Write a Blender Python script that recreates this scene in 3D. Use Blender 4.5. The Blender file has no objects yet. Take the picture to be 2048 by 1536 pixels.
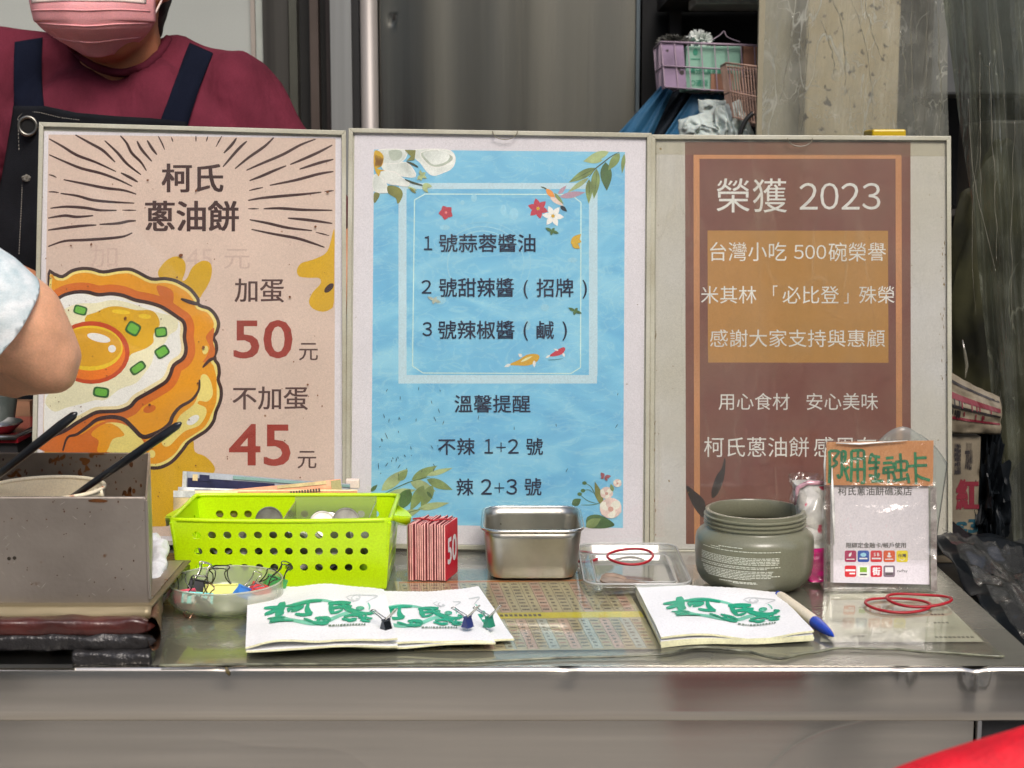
import bpy, bmesh, math, random
from mathutils import Vector, Matrix, noise
from mathutils.geometry import tessellate_polygon
from mathutils.bvhtree import BVHTree
R = math.radians
random.seed(7)
sc = bpy.context.scene
COL = sc.collection

# ---------------------------------------------------------------- camera
T = 0.90                      # height of the counter top
CAMZ = T + 0.3715
PITCH = R(7.6)
F = 3080.0                    # focal length in photo pixels (2048 wide)
cam = bpy.data.cameras.new('camera'); camo = bpy.data.objects.new('camera', cam); COL.objects.link(camo)
cam.sensor_width = 36; cam.lens = F * 36 / 2048; cam.clip_start = 0.02; cam.clip_end = 500
camo.location = (0, 0, CAMZ); camo.rotation_euler = (R(90) - PITCH, 0, 0)
cam.dof.use_dof = True; cam.dof.focus_distance = 1.47; cam.dof.aperture_fstop = 14
sc.camera = camo

# ---------------------------------------------------------------- sky, sun, exposure
SUN_EL, SUN_AZ = 46, 166      # soft overcast sun, behind the photographer
w = bpy.data.worlds.new('World'); sc.world = w; w.use_nodes = True
nt = w.node_tree
sky = nt.nodes.new('ShaderNodeTexSky'); sky.sky_type = 'NISHITA'; sky.sun_disc = False
sky.sun_elevation = R(SUN_EL); sky.sun_rotation = R(SUN_AZ)
sky.air_density = 1.0; sky.dust_density = 4.0; sky.ozone_density = 1.0
nt.links.new(sky.outputs[0], nt.nodes['Background'].inputs[0])
nt.nodes['Background'].inputs[1].default_value = 0.15
sl = bpy.data.lights.new('sun', 'SUN'); so = bpy.data.objects.new('sun', sl); COL.objects.link(so)
sl.energy = 1.5; sl.angle = R(25); sl.color = (1, .97, .94)
d = Vector((math.sin(R(SUN_AZ)) * math.cos(R(SUN_EL)), math.cos(R(SUN_AZ)) * math.cos(R(SUN_EL)), math.sin(R(SUN_EL))))
so.rotation_euler = d.to_track_quat('Z', 'Y').to_euler(); so.location = (0, -3, 5)
sc.view_settings.view_transform = 'Standard'; sc.view_settings.look = 'None'
sc.view_settings.exposure = .34; sc.view_settings.gamma = 1; sc.view_settings.use_curve_mapping = False
sc.render.engine = 'CYCLES'
sc.cycles.max_bounces = 10; sc.cycles.transparent_max_bounces = 24
sc.cycles.caustics_reflective = False; sc.cycles.caustics_refractive = False
sc.cycles.use_denoising = True

# ---------------------------------------------------------------- photo geometry helpers
FW = Vector((0, math.cos(PITCH), -math.sin(PITCH))); UP = Vector((0, math.sin(PITCH), math.cos(PITCH))); RT = Vector((1, 0, 0))
CP = Vector((0, 0, CAMZ))
def ray(px, py): return FW + RT * ((px - 1024) / F) + UP * (-(py - 768) / F)
def on_z(px, py, z):
    r = ray(px, py); return CP + r * ((z - CAMZ) / r.z)
def on_y(px, py, y):
    r = ray(px, py); return CP + r * (y / r.y)
def on_plane(px, py, p0, n):
    r = ray(px, py); return CP + r * ((p0 - CP).dot(n) / r.dot(n))

# ---------------------------------------------------------------- colour and material helpers
def lin(v):
    v /= 255.0
    return v / 12.92 if v <= 0.04045 else ((v + 0.055) / 1.055) ** 2.4
def A(r, g, b, k=.78): return tuple(min(.92, lin(c) / k) for c in (r, g, b))
def C(r, g, b): return tuple(lin(c) for c in (r, g, b))
MATS = {}
def M(name, col, rough=.5, metal=0, var=.08, vs=12, bump=0, bs=150, spec=.5, stretch=None, spots=None, sscale=60,
      samt=.12, aniso=0, arot=0, coat=0, sss=0, var2=None, bdist=.002, rvar=0, coords='Object', detail=5, tanax='Z', grain=.10):
    if name in MATS: return MATS[name]
    m = bpy.data.materials.new(name); m.use_nodes = True; MATS[name] = m
    t = m.node_tree; n = t.nodes; L = t.links; b = n['Principled BSDF']
    b.inputs['Roughness'].default_value = rough; b.inputs['Metallic'].default_value = metal
    b.inputs['Specular IOR Level'].default_value = spec; b.inputs['Coat Weight'].default_value = coat
    b.inputs['Coat Roughness'].default_value = .08
    if sss:
        b.inputs['Subsurface Weight'].default_value = sss; b.inputs['Subsurface Radius'].default_value = (.02, .008, .004)
        b.inputs['Subsurface Scale'].default_value = .5
    if aniso:
        b.inputs['Anisotropic'].default_value = aniso; b.inputs['Anisotropic Rotation'].default_value = arot
        tg = n.new('ShaderNodeTangent'); tg.direction_type = 'RADIAL'; tg.axis = tanax; L.new(tg.outputs[0], b.inputs['Tangent'])
    tc = n.new('ShaderNodeTexCoord'); mp = n.new('ShaderNodeMapping'); L.new(tc.outputs[coords], mp.inputs[0])
    if stretch: mp.inputs['Scale'].default_value = stretch
    nz = n.new('ShaderNodeTexNoise'); nz.inputs['Scale'].default_value = vs; nz.inputs['Detail'].default_value = detail
    L.new(mp.outputs[0], nz.inputs[0])
    mx = n.new('ShaderNodeMix'); mx.data_type = 'RGBA'
    c2 = var2 or tuple(max(0, c * (1 - 2 * var)) for c in col)
    c1 = tuple(min(1, c * (1 + (0 if var2 else var))) for c in col)
    mx.inputs[6].default_value = (*c1, 1); mx.inputs[7].default_value = (*c2, 1)
    rp = n.new('ShaderNodeMapRange'); rp.inputs[1].default_value = .32; rp.inputs[2].default_value = .68
    L.new(nz.outputs[0], rp.inputs[0]); L.new(rp.outputs[0], mx.inputs[0])
    out = mx.outputs[2]
    if rvar:
        r2 = n.new('ShaderNodeMapRange'); r2.inputs[1].default_value = .3; r2.inputs[2].default_value = .7
        r2.inputs[3].default_value = max(.02, rough - rvar); r2.inputs[4].default_value = min(1, rough + rvar)
        L.new(nz.outputs[0], r2.inputs[0]); L.new(r2.outputs[0], b.inputs['Roughness'])
    if spots:
        n2 = n.new('ShaderNodeTexNoise'); n2.inputs['Scale'].default_value = sscale; n2.inputs['Detail'].default_value = 2.5
        L.new(tc.outputs[coords], n2.inputs[0])
        r3 = n.new('ShaderNodeMapRange'); r3.inputs[1].default_value = .78 - samt; r3.inputs[2].default_value = .8 - samt + .02
        L.new(n2.outputs[0], r3.inputs[0])
        m3 = n.new('ShaderNodeMix'); m3.data_type = 'RGBA'; m3.inputs[7].default_value = (*spots, 1)
        L.new(r3.outputs[0], m3.inputs[0]); L.new(out, m3.inputs[6]); out = m3.outputs[2]
    if grain and metal < .3:       # very fine mottling of every real surface
        g1 = n.new('ShaderNodeTexNoise'); g1.inputs['Scale'].default_value = 700; g1.inputs['Detail'].default_value = 2; L.new(mp.outputs[0], g1.inputs[0])
        g2 = n.new('ShaderNodeMapRange'); g2.inputs[1].default_value = .3; g2.inputs[2].default_value = .7; g2.inputs[3].default_value = 1 - grain; g2.inputs[4].default_value = 1 + grain * .6; L.new(g1.outputs[0], g2.inputs[0])
        g3 = n.new('ShaderNodeVectorMath'); g3.operation = 'SCALE'; L.new(out, g3.inputs[0]); L.new(g2.outputs[0], g3.inputs['Scale']); out = g3.outputs[0]
    L.new(out, b.inputs['Base Color'])
    if bump:
        bm_ = n.new('ShaderNodeBump'); bm_.inputs['Strength'].default_value = bump; bm_.inputs['Distance'].default_value = bdist
        n4 = n.new('ShaderNodeTexNoise'); n4.inputs['Scale'].default_value = bs; n4.inputs['Detail'].default_value = 4
        L.new(mp.outputs[0], n4.inputs[0]); L.new(n4.outputs[0], bm_.inputs['Height']); L.new(bm_.outputs[0], b.inputs['Normal'])
    return m

def clear(name, tint=(.96, .97, .95), milky=.06, rough=.08, mcol=(.8, .8, .76), gloss=1.0, bump=0, bs=60, bdist=.003, mvar=0, bstr=None, crease=0, cscale=14):
    """thin clear plastic: see-through, glossy at grazing angles, with a little milkiness"""
    if name in MATS: return MATS[name]
    m = bpy.data.materials.new(name); m.use_nodes = True; MATS[name] = m
    t = m.node_tree; n = t.nodes; L = t.links; n.remove(n['Principled BSDF']); o = n['Material Output']
    tr = n.new('ShaderNodeBsdfTransparent'); tr.inputs[0].default_value = (*tint, 1)
    df = n.new('ShaderNodeBsdfDiffuse'); df.inputs[0].default_value = (*mcol, 1)
    tl = n.new('ShaderNodeBsdfTranslucent'); tl.inputs[0].default_value = (*mcol, 1)
    md = n.new('ShaderNodeMixShader'); md.inputs[0].default_value = .35; L.new(df.outputs[0], md.inputs[1]); L.new(tl.outputs[0], md.inputs[2])
    m1 = n.new('ShaderNodeMixShader'); m1.inputs[0].default_value = milky
    L.new(tr.outputs[0], m1.inputs[1]); L.new(md.outputs[0], m1.inputs[2])
    if mvar:
        tc = n.new('ShaderNodeTexCoord'); nz = n.new('ShaderNodeTexNoise'); nz.inputs['Scale'].default_value = 25; nz.inputs['Detail'].default_value = 6
        L.new(tc.outputs['Object'], nz.inputs[0]); mr = n.new('ShaderNodeMapRange'); mr.inputs[1].default_value = .35; mr.inputs[2].default_value = .7
        mr.inputs[3].default_value = max(0, milky - mvar); mr.inputs[4].default_value = milky + mvar
        L.new(nz.outputs[0], mr.inputs[0]); L.new(mr.outputs[0], m1.inputs[0])
    if crease:      # pale lines in the milkiness: film crease whitening plus painted wrinkle highlights
        tc3 = n.new('ShaderNodeTexCoord'); mp3 = n.new('ShaderNodeMapping'); mp3.inputs['Scale'].default_value = bstr or (1, 1, .4); L.new(tc3.outputs['Object'], mp3.inputs[0])
        acc = m1.inputs[0].links[0].from_socket if m1.inputs[0].is_linked else None
        for sc_, wd_, am_ in ((cscale, .016, 1), (cscale * 2.7, .022, .6)):
            z = n.new('ShaderNodeTexNoise'); z.inputs['Scale'].default_value = sc_; z.inputs['Detail'].default_value = 2; z.inputs['Distortion'].default_value = 1.2; L.new(mp3.outputs[0], z.inputs[0])
            s1 = n.new('ShaderNodeMath'); s1.operation = 'SUBTRACT'; s1.inputs[1].default_value = .5; L.new(z.outputs[0], s1.inputs[0])
            s2 = n.new('ShaderNodeMath'); s2.operation = 'ABSOLUTE'; L.new(s1.outputs[0], s2.inputs[0])
            s3 = n.new('ShaderNodeMapRange'); s3.inputs[1].default_value = wd_; s3.inputs[2].default_value = 0; s3.inputs[3].default_value = 0; s3.inputs[4].default_value = crease * am_; L.new(s2.outputs[0], s3.inputs[0])
            z2 = n.new('ShaderNodeTexNoise'); z2.inputs['Scale'].default_value = sc_ * .5; L.new(tc3.outputs['Object'], z2.inputs[0])
            s4 = n.new('ShaderNodeMapRange'); s4.inputs[1].default_value = .45; s4.inputs[2].default_value = .65; L.new(z2.outputs[0], s4.inputs[0])
            s5 = n.new('ShaderNodeMath'); s5.operation = 'MULTIPLY'; L.new(s3.outputs[0], s5.inputs[0]); L.new(s4.outputs[0], s5.inputs[1])
            s6 = n.new('ShaderNodeMath'); s6.operation = 'ADD'; s6.use_clamp = True; L.new(s5.outputs[0], s6.inputs[0])
            if acc: L.new(acc, s6.inputs[1])
            else: s6.inputs[1].default_value = milky
            acc = s6.outputs[0]
        L.new(acc, m1.inputs[0])
    gl = n.new('ShaderNodeBsdfGlossy'); gl.inputs[1].default_value = rough
    fr = n.new('ShaderNodeLayerWeight'); fr.inputs[0].default_value = .5
    pw = n.new('ShaderNodeMath'); pw.operation = 'POWER'; pw.inputs[1].default_value = 4.5; L.new(fr.outputs['Facing'], pw.inputs[0])
    mt = n.new('ShaderNodeMath'); mt.operation = 'MULTIPLY_ADD'; mt.inputs[1].default_value = .9; mt.inputs[2].default_value = .045 * gloss; mt.use_clamp = True; L.new(pw.outputs[0], mt.inputs[0])
    m2 = n.new('ShaderNodeMixShader'); L.new(mt.outputs[0], m2.inputs[0]); L.new(m1.outputs[0], m2.inputs[1]); L.new(gl.outputs[0], m2.inputs[2])
    if bump:
        bb = n.new('ShaderNodeBump'); bb.inputs['Strength'].default_value = bump; bb.inputs['Distance'].default_value = bdist
        tc2 = n.new('ShaderNodeTexCoord'); n4 = n.new('ShaderNodeTexNoise'); n4.inputs['Scale'].default_value = bs; n4.inputs['Detail'].default_value = 3
        mp2 = n.new('ShaderNodeMapping'); mp2.inputs['Scale'].default_value = bstr or (1, 1, 1); L.new(tc2.outputs['Object'], mp2.inputs[0]); L.new(mp2.outputs[0], n4.inputs[0]); L.new(n4.outputs[0], bb.inputs['Height'])
        for q in (gl, fr, df): L.new(bb.outputs[0], q.inputs['Normal'])
    L.new(m2.outputs[0], o.inputs[0])
    return m

# ---------------------------------------------------------------- object helpers
def tagp(o, label=None, cat=None, group=None, kind=None):
    if label: o['label'] = label
    if cat: o['category'] = cat
    if group: o['group'] = group
    if kind: o['kind'] = kind
    return o
def thing(name, label, cat, loc=(0, 0, 0), group=None, rot=None):
    o = bpy.data.objects.new(name, None); COL.objects.link(o); o.location = loc; o.empty_display_size = .02
    if rot: o.rotation_euler = rot
    return tagp(o, label, cat, group)
def mk(name, vf, mat, parent=None, smooth=False, local=False, label=None, cat=None, group=None, kind=None, solid=0, bev=0, loc=None, rot=None, sub=0):
    me = bpy.data.meshes.new(name)
    if isinstance(vf, bmesh.types.BMesh):
        vf.to_mesh(me); vf.free()
    elif isinstance(vf, bpy.types.Mesh):
        me = vf
    else:
        me.from_pydata([tuple(v) for v in vf[0]], [], vf[1]); me.update()
        if len(vf) > 2:                                   # per face material index
            me.polygons.foreach_set('material_index', vf[2])
    for mm in (mat if isinstance(mat, (list, tuple)) else [mat]): me.materials.append(mm)
    if smooth:
        for p in me.polygons: p.use_smooth = True
        if smooth != 'all':
            try: me.set_sharp_from_angle(angle=R(40))
            except Exception: pass
    o = bpy.data.objects.new(name, me); COL.objects.link(o)
    if loc is not None: o.location = loc
    if rot is not None: o.rotation_euler = rot
    if parent is not None:
        o.parent = parent
        if not local:
            o.matrix_parent_inverse = PARW(parent).inverted()
    if solid:
        s = o.modifiers.new('solidify', 'SOLIDIFY'); s.thickness = solid; s.offset = 0
    if bev:
        s = o.modifiers.new('bevel', 'BEVEL'); s.width = bev; s.segments = 2; s.limit_method = 'ANGLE'
    if sub:
        s = o.modifiers.new('subdivision', 'SUBSURF'); s.levels = sub; s.render_levels = sub
    return tagp(o, label, cat, group, kind)
def PARW(o):
    mloc = Matrix.Translation(o.location) @ o.rotation_euler.to_matrix().to_4x4()
    if o.parent is None: return mloc
    return PARW(o.parent) @ o.matrix_parent_inverse @ mloc
def copy_tree(o, parent=None):
    c = o.copy(); COL.objects.link(c)
    if parent is not None: c.parent = parent
    for ch in list(o.children): copy_tree(ch, c)
    return c
def box(x0, x1, y0, y1, z0, z1):
    v = [(x, y, z) for z in (z0, z1) for y in (y0, y1) for x in (x0, x1)]
    return [Vector(p) for p in v], [(0, 2, 3, 1), (4, 5, 7, 6), (0, 1, 5, 4), (2, 6, 7, 3), (0, 4, 6, 2), (1, 3, 7, 5)]
def join(*parts):
    V, Fc = [], []
    for p in parts:
        k = len(V); V += [Vector(q) for q in p[0]]; Fc += [tuple(i + k for i in f) for f in p[1]]
    return V, Fc
def xf(vf, mat): return [mat @ Vector(v) for v in vf[0]], vf[1]
def lathe(prof, segs=48, cx=0, cy=0, cz=0, sx=1, sy=1):
    V, Fc = [], []
    for r, z in prof:
        for k in range(segs):
            a = 2 * math.pi * k / segs; V.append(Vector((cx + r * sx * math.cos(a), cy + r * sy * math.sin(a), cz + z)))
    for i in range(len(prof) - 1):
        for k in range(segs):
            k2 = (k + 1) % segs; Fc.append((i * segs + k, i * segs + k2, (i + 1) * segs + k2, (i + 1) * segs + k))
    return V, Fc
def tube(pts, rad, segs=8, closed=False, caps=True):
    pts = [Vector(p) for p in pts]; n = len(pts); rr = rad if isinstance(rad, (list, tuple)) else [rad] * n
    V, Fc = [], []; up = None
    for i in range(n):
        if closed: t = pts[(i + 1) % n] - pts[i - 1]
        else: t = pts[min(i + 1, n - 1)] - pts[max(i - 1, 0)]
        t.normalize()
        if up is None:
            up = t.orthogonal().normalized()
        up = (up - t * up.dot(t)); up = up.normalized() if up.length > 1e-6 else t.orthogonal().normalized()
        s = t.cross(up)
        for k in range(segs):
            a = 2 * math.pi * k / segs; V.append(pts[i] + (up * math.cos(a) + s * math.sin(a)) * rr[i])
    m = n if closed else n - 1
    for i in range(m):
        j = (i + 1) % n
        for k in range(segs):
            k2 = (k + 1) % segs; Fc.append((i * segs + k, i * segs + k2, j * segs + k2, j * segs + k))
    if not closed and caps:
        Fc.append(tuple(range(segs))[::-1]); Fc.append(tuple((n - 1) * segs + k for k in range(segs)))
    return V, Fc
def grid(fn, nu, nv):
    V = [Vector(fn(i / nu, j / nv)) for j in range(nv + 1) for i in range(nu + 1)]
    Fc = [(j * (nu + 1) + i, j * (nu + 1) + i + 1, (j + 1) * (nu + 1) + i + 1, (j + 1) * (nu + 1) + i) for j in range(nv) for i in range(nu)]
    return V, Fc
def smoothc(pts, closed=True, k=4):
    """Catmull-Rom refinement of a 2-D outline"""
    n = len(pts); out = []
    for i in range(n if closed else n - 1):
        g = lambda j: pts[j % n] if closed else pts[max(0, min(n - 1, j))]
        p0, p1, p2, p3 = g(i - 1), g(i), g(i + 1), g(i + 2)
        for s in range(k):
            t = s / k
            out.append(tuple(.5 * (2 * p1[c] + (p2[c] - p0[c]) * t + (2 * p0[c] - 5 * p1[c] + 4 * p2[c] - p3[c]) * t * t + (3 * p1[c] - p0[c] - 3 * p2[c] + p3[c]) * t ** 3) for c in range(len(p1))))
    if not closed: out.append(tuple(pts[-1]))
    return out
def inset(poly, dd):
    n = len(poly); ar = sum(poly[i][0] * poly[(i + 1) % n][1] - poly[(i + 1) % n][0] * poly[i][1] for i in range(n))
    s = 1 if ar > 0 else -1; out = []
    for i in range(n):
        a, b = poly[i - 1], poly[(i + 1) % n]; tx, ty = b[0] - a[0], b[1] - a[1]; l = math.hypot(tx, ty) or 1
        out.append((poly[i][0] - s * ty / l * dd, poly[i][1] + s * tx / l * dd))
    return out
def ell(cx, cy, rx, ry, rot=0, n=28):
    c, s = math.cos(R(rot)), math.sin(R(rot)); o = []
    for k in range(n):
        a = 2 * math.pi * k / n; x, y = rx * math.cos(a), ry * math.sin(a); o.append((cx + x * c - y * s, cy + x * s + y * c))
    return o
def leaf(x0, y0, x1, y1, wd, n=8, bend=0):
    L = math.hypot(x1 - x0, y1 - y0); ux, uy = (x1 - x0) / L, (y1 - y0) / L; a, b = [], []
    for k in range(n + 1):
        t = k / n; h = wd * math.sin(math.pi * t ** .8) * .5; o = bend * math.sin(math.pi * t)
        a.append((x0 + ux * L * t - uy * (h + o), y0 + uy * L * t + ux * (h + o)))
        b.append((x0 + ux * L * t - uy * (-h + o), y0 + uy * L * t + ux * (-h + o)))
    return a + b[1:-1][::-1]
# text outlines from the program's own built-in font
_TC = {}
def text2d(s, bold=0.0, res=3):
    key = (s, res)
    if key in _TC: return _TC[key]
    cu = bpy.data.curves.new('t', 'FONT'); cu.body = s; cu.size = 1; cu.resolution_u = res
    o = bpy.data.objects.new('t', cu); COL.objects.link(o)
    dg = bpy.context.evaluated_depsgraph_get(); dg.update()
    me = bpy.data.meshes.new_from_object(o.evaluated_get(dg))
    V = [(v.co.x, v.co.y) for v in me.vertices]; Fc = [tuple(p.vertices) for p in me.polygons]
    bpy.data.objects.remove(o); bpy.data.curves.remove(cu); bpy.data.meshes.remove(me)
    xs = [v[0] for v in V] or [0, 1]; ys = [v[1] for v in V] or [0, 1]
    x0, x1, y0, y1 = min(xs), max(xs), min(ys), max(ys)
    V = [((x - x0) / max(1e-6, x1 - x0), (y - y0) / max(1e-6, y1 - y0)) for x, y in V]
    _TC[key] = (V, Fc); return _TC[key]
class Art:
    """flat print laid on a surface; f(a, b, lift) gives the point in space"""
    def __init__(s, f, parent, step=.00002): s.f = f; s.parent = parent; s.step = step; s.buf = None; s.layer = 1; s.base = None
    def begin(s):
        s.buf = ([], [], []); s.mats = []
        if s.base: s.layer = s.base
    def add(s, V2, Fc, mat, layer=None):
        if layer is None: layer = s.layer; s.layer += 1
        lift = layer * s.step
        if s.buf is None: s.begin()
        if mat not in s.mats: s.mats.append(mat)
        k = len(s.buf[0]); s.buf[0].extend(s.f(a, b, lift) for a, b in V2)
        s.buf[1].extend(tuple(i + k for i in f) for f in Fc); s.buf[2].extend([s.mats.index(mat)] * len(Fc))
    def poly(s, pts, mat, layer=None, smooth=0):
        if smooth: pts = smoothc(pts, True, smooth)
        tr = tessellate_polygon([[Vector((p[0], p[1], 0)) for p in pts]])
        s.add(pts, [tuple(t) for t in tr], mat, layer)
    def stroke(s, pts, wd, mat, layer=None, taper=True, k=4):
        pts = smoothc(pts, False, k) if len(pts) > 2 else [pts[0], ((pts[0][0] + pts[1][0]) / 2, (pts[0][1] + pts[1][1]) / 2), pts[1]]
        n = len(pts); V, Fc = [], []
        for i, p in enumerate(pts):
            a, b = pts[max(0, i - 1)], pts[min(n - 1, i + 1)]; tx, ty = b[0] - a[0], b[1] - a[1]; l = math.hypot(tx, ty) or 1
            t = i / (n - 1); h = wd * .5 * ((.25 + .75 * math.sin(math.pi * (.06 + .88 * t))) if taper else 1)
            V += [(p[0] - ty / l * h, p[1] + tx / l * h), (p[0] + ty / l * h, p[1] - tx / l * h)]
        for i in range(n - 1): Fc.append((2 * i, 2 * i + 1, 2 * i + 3, 2 * i + 2))
        s.add(V, Fc, mat, layer)
    def rect(s, x0, y0, x1, y1, mat, layer=None, n=1):
        V = [(x0 + (x1 - x0) * i / n, y) for y in (y0, y1) for i in range(n + 1)]
        s.add(V, [(i, i + 1, n + 2 + i, n + 1 + i) for i in range(n)], mat, layer)
    def text(s, t, x0, y0, x1, y1, mat, bold=0.0, layer=None, slant=0):
        """fills the box x0..x1 (left to right), y0 (top) .. y1 (bottom)"""
        V, Fc = text2d(t)
        if layer is None: layer = s.layer; s.layer += 1
        h = abs(y1 - y0) * bold * 1.1; g = 1 if y1 > y0 else -1
        sh = [(0, 0)] if bold <= 0 else [(-h, -h * .6), (h, h * .6), (-h, h * .6), (h, -h * .6), (0, 0)]
        for k, (dx, dy) in enumerate(sh):         # weight: the glyph set a hair to each side
            s.add([(x0 + h + (x1 - x0 - 2 * h) * u + slant * v + dx, y1 - h * .6 * g + (y0 - y1 + 1.2 * h * g) * v + dy) for u, v in V], Fc, mat, layer + k * .18)
    def end(s, name, label=None):
        if s.buf is None: return
        o = mk(name, s.buf, s.mats, s.parent, label=label); s.buf = None
        return o
    def line(s, name, t, bx, mat, bold=0.0, layer=None):
        if t.strip('0123456789+') == '' and bold < .018:     # figures set one by one in the lighter face
            s.begin(); n = len(t); x0, y0, x1, y1 = bx; p = (x1 - x0 + (x1 - x0) * .16 / n) / n; h_ = y1 - y0
            for k, ch in enumerate(t):
                a, b = x0 + p * k, x0 + p * k + p * .86
                if ch == '+': s.text('＋', a + p * .06, y0 + h_ * .24, b - p * .02, y1 - h_ * .10, mat, bold, layer)
                else: s.text(chr(ord(ch) + 0xFEE0), a + (p * .12 if ch == '1' else 0), y0, b - (p * .06 if ch == '1' else 0), y1, mat, bold, layer)
            return s.end(name)
        s.begin(); s.text(t, *bx, mat, bold, layer); return s.end(name)
def fbm(x, y=0, z=0, s=1): return noise.noise(Vector((x * s, y * s, z * s)))
def ridge(x, y=0, z=0): return 1 - abs(noise.noise(Vector((x, y, z)))) * 2.4

def blob(segs, voxel=.006, smooth=6, disp=None, cutz=None):
    """one continuous skin around tapered limbs: (p0, r0, p1, r1[, (sx, sy, sz)])"""
    bm = bmesh.new()
    for s in segs:
        p0, r0, p1, r1 = Vector(s[0]), s[1], Vector(s[2]), s[3]; sq = s[4] if len(s) > 4 else (1, 1, 1)
        L = (p1 - p0).length; n = max(1, int(L / (min(r0, r1) * .3)) + 1)
        for i in range(n + 1):
            t = i / n; r = r0 + (r1 - r0) * t
            bmesh.ops.create_icosphere(bm, subdivisions=2, radius=1, matrix=Matrix.Translation(p0.lerp(p1, t)) @ Matrix.Diagonal((r * sq[0], r * sq[1], r * sq[2], 1)))
    me = bpy.data.meshes.new('b'); bm.to_mesh(me); bm.free()
    o = bpy.data.objects.new('b', me); COL.objects.link(o)
    rm = o.modifiers.new('r', 'REMESH'); rm.mode = 'VOXEL'; rm.voxel_size = voxel
    sm = o.modifiers.new('s', 'SMOOTH'); sm.factor = .6; sm.iterations = smooth
    dg = bpy.context.evaluated_depsgraph_get(); dg.update()
    out = bpy.data.meshes.new_from_object(o.evaluated_get(dg)); bpy.data.objects.remove(o)
    if disp:
        ns = [v.normal.copy() for v in out.vertices]
        for v, nn in zip(out.vertices, ns): v.co += nn * disp(v.co)
    if cutz:
        bm = bmesh.new(); bm.from_mesh(out); bmesh.ops.bisect_plane(bm, geom=bm.verts[:] + bm.edges[:] + bm.faces[:], plane_co=cutz[0], plane_no=cutz[1], clear_outer=True)
        bm.to_mesh(out); bm.free()
    return out
# ================================================================ SETTING
def struct(name, vf, mat, **k): return mk(name, vf, mat, kind='structure', **k)
concrete = M('concrete', (.42, .39, .34), .85, var=.12, vs=3, bump=.4, bs=40)
struct('ground', ([(-60, -60, 0), (60, -60, 0), (60, 60, 0), (-60, 60, 0)], [(0, 1, 2, 3)]), M('asphalt', (.26, .245, .22), .85, var=.15, vs=2, bump=.4, bs=80))
struct('pavement', box(-8, 8, -1.6, 4.2, 0, .012), concrete)
# stall shell: side walls, back wall, ceiling and front awning
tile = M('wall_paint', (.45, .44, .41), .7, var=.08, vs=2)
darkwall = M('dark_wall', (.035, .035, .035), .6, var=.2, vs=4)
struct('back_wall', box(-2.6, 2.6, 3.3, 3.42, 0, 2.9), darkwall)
struct('wall_left', box(-2.6, -2.48, .9, 3.3, 0, 2.9), tile)
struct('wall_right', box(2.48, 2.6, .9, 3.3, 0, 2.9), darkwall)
struct('ceiling', box(-2.6, 2.6, 1.7, 3.3, 2.9, 3.0), M('ceiling_paint', (.40, .39, .37), .8))
# street across the way, seen only as soft reflections in the steel
fac = M('facade_render', (.62, .54, .43), .8, var=.1, vs=1)
facd = M('facade_dark', (.05, .05, .055), .3)
t_ = thing('shop_building', 'beige rendered shop building across the street with dark openings', 'building', (0, -9, 0))
mk('wall', box(-14, 14, -13, -9, 0, 6.5), fac, t_)
for x0, x1 in ((-12, -9.6), (-7, -5.8), (2.6, 3.9), (4.9, 6.9), (9, 12)):
    mk('shutter_opening', box(x0, x1, -9.0, -8.95, .05, 3.0), facd, t_)

pm_ = M('post_paint', (.03, .032, .035), .4)  # unseen posts added to put dark bands into the apron's reflection
for k, (x, y, r_, lab) in enumerate(((.79, -1.35, .06, 'dark post added out of view for reflections, middle of three'), (-1.28, -1.5, .07, 'dark post added out of view for reflections at the left'), (1.36, -1.45, .17, 'thick dark post added out of view for reflections at the right'))):
    mk('reflection_post', lathe([(r_, .012), (r_, 3.2), (.001, 3.2)], 24, x, y, 0), pm_, smooth=True, label=lab, cat='post')

# ================================================================ COUNTER
YF = on_z(1024, 1335, T).y                       # front edge
XR = on_z(2048, 1292, T).x                       # right end of the top
steel_top = M('worktop_steel', (.34, .33, .275), .27, .55, var=.22, vs=9, bump=.12, bs=300, stretch=(.35, 1, 1), rvar=.08, spots=(.12, .11, .08), sscale=90, samt=.06)
steel_apron = M('brushed_steel', (.62, .58, .515), .17, .97, var=.05, vs=90, stretch=(.03, 1, 1), aniso=.88, arot=.25, rvar=.03, tanax='Z')
ctr = thing('steel_counter', 'long stainless steel stall counter running across the whole front', 'counter', (0, YF, 0))
YB = 1.62
XL = -1.5
XA = 1.2
def wtop(u, v):
    x = XL + (XR - XL) * u; y = YF + .004 + (YB - YF - .004) * v
    return (x, y, T + .0006 * fbm(x * 6, y * 6))
mk('worktop', grid(wtop, 160, 40), steel_top, ctr, smooth='all')
mk('worktop_core', box(XL, XR, YF + .012, YB, T - .03, T - .0018), M('dark_steel', (.12, .12, .12), .4, 1), ctr)
# apron with rolled top edge, slightly dented
prof = [(.012, -.0006), (.004, 0.0), (.0015, -.0006), (0, -.0024), (-.0006, -.006), (-.0008, -.02), (-.0004, -.0415), (.002, -.0432), (.012, -.0435)]
def apr(u, v):
    x = XL + (XA - XL) * u; k = v * (len(prof) - 1); i = min(len(prof) - 2, int(k)); f = k - i
    py = prof[i][0] + (prof[i + 1][0] - prof[i][0]) * f; pz = prof[i][1] + (prof[i + 1][1] - prof[i][1]) * f
    dent = 0
    for dx, am in ((.356, .0022), (.041, .0009), (.3, .0006), (-.22, .0006)):
        dent += am * math.exp(-((x - dx) / .006) ** 2) * (1 if v < .55 else .2)
    return (x, YF + py + .0005 * fbm(x * 5, pz * 15) + dent * .8, T + pz - dent)
mk('apron', grid(apr, 600, 24), steel_apron, ctr, smooth='all')
XS = on_z(1955, 1470, T - .06).x * .985
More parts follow.
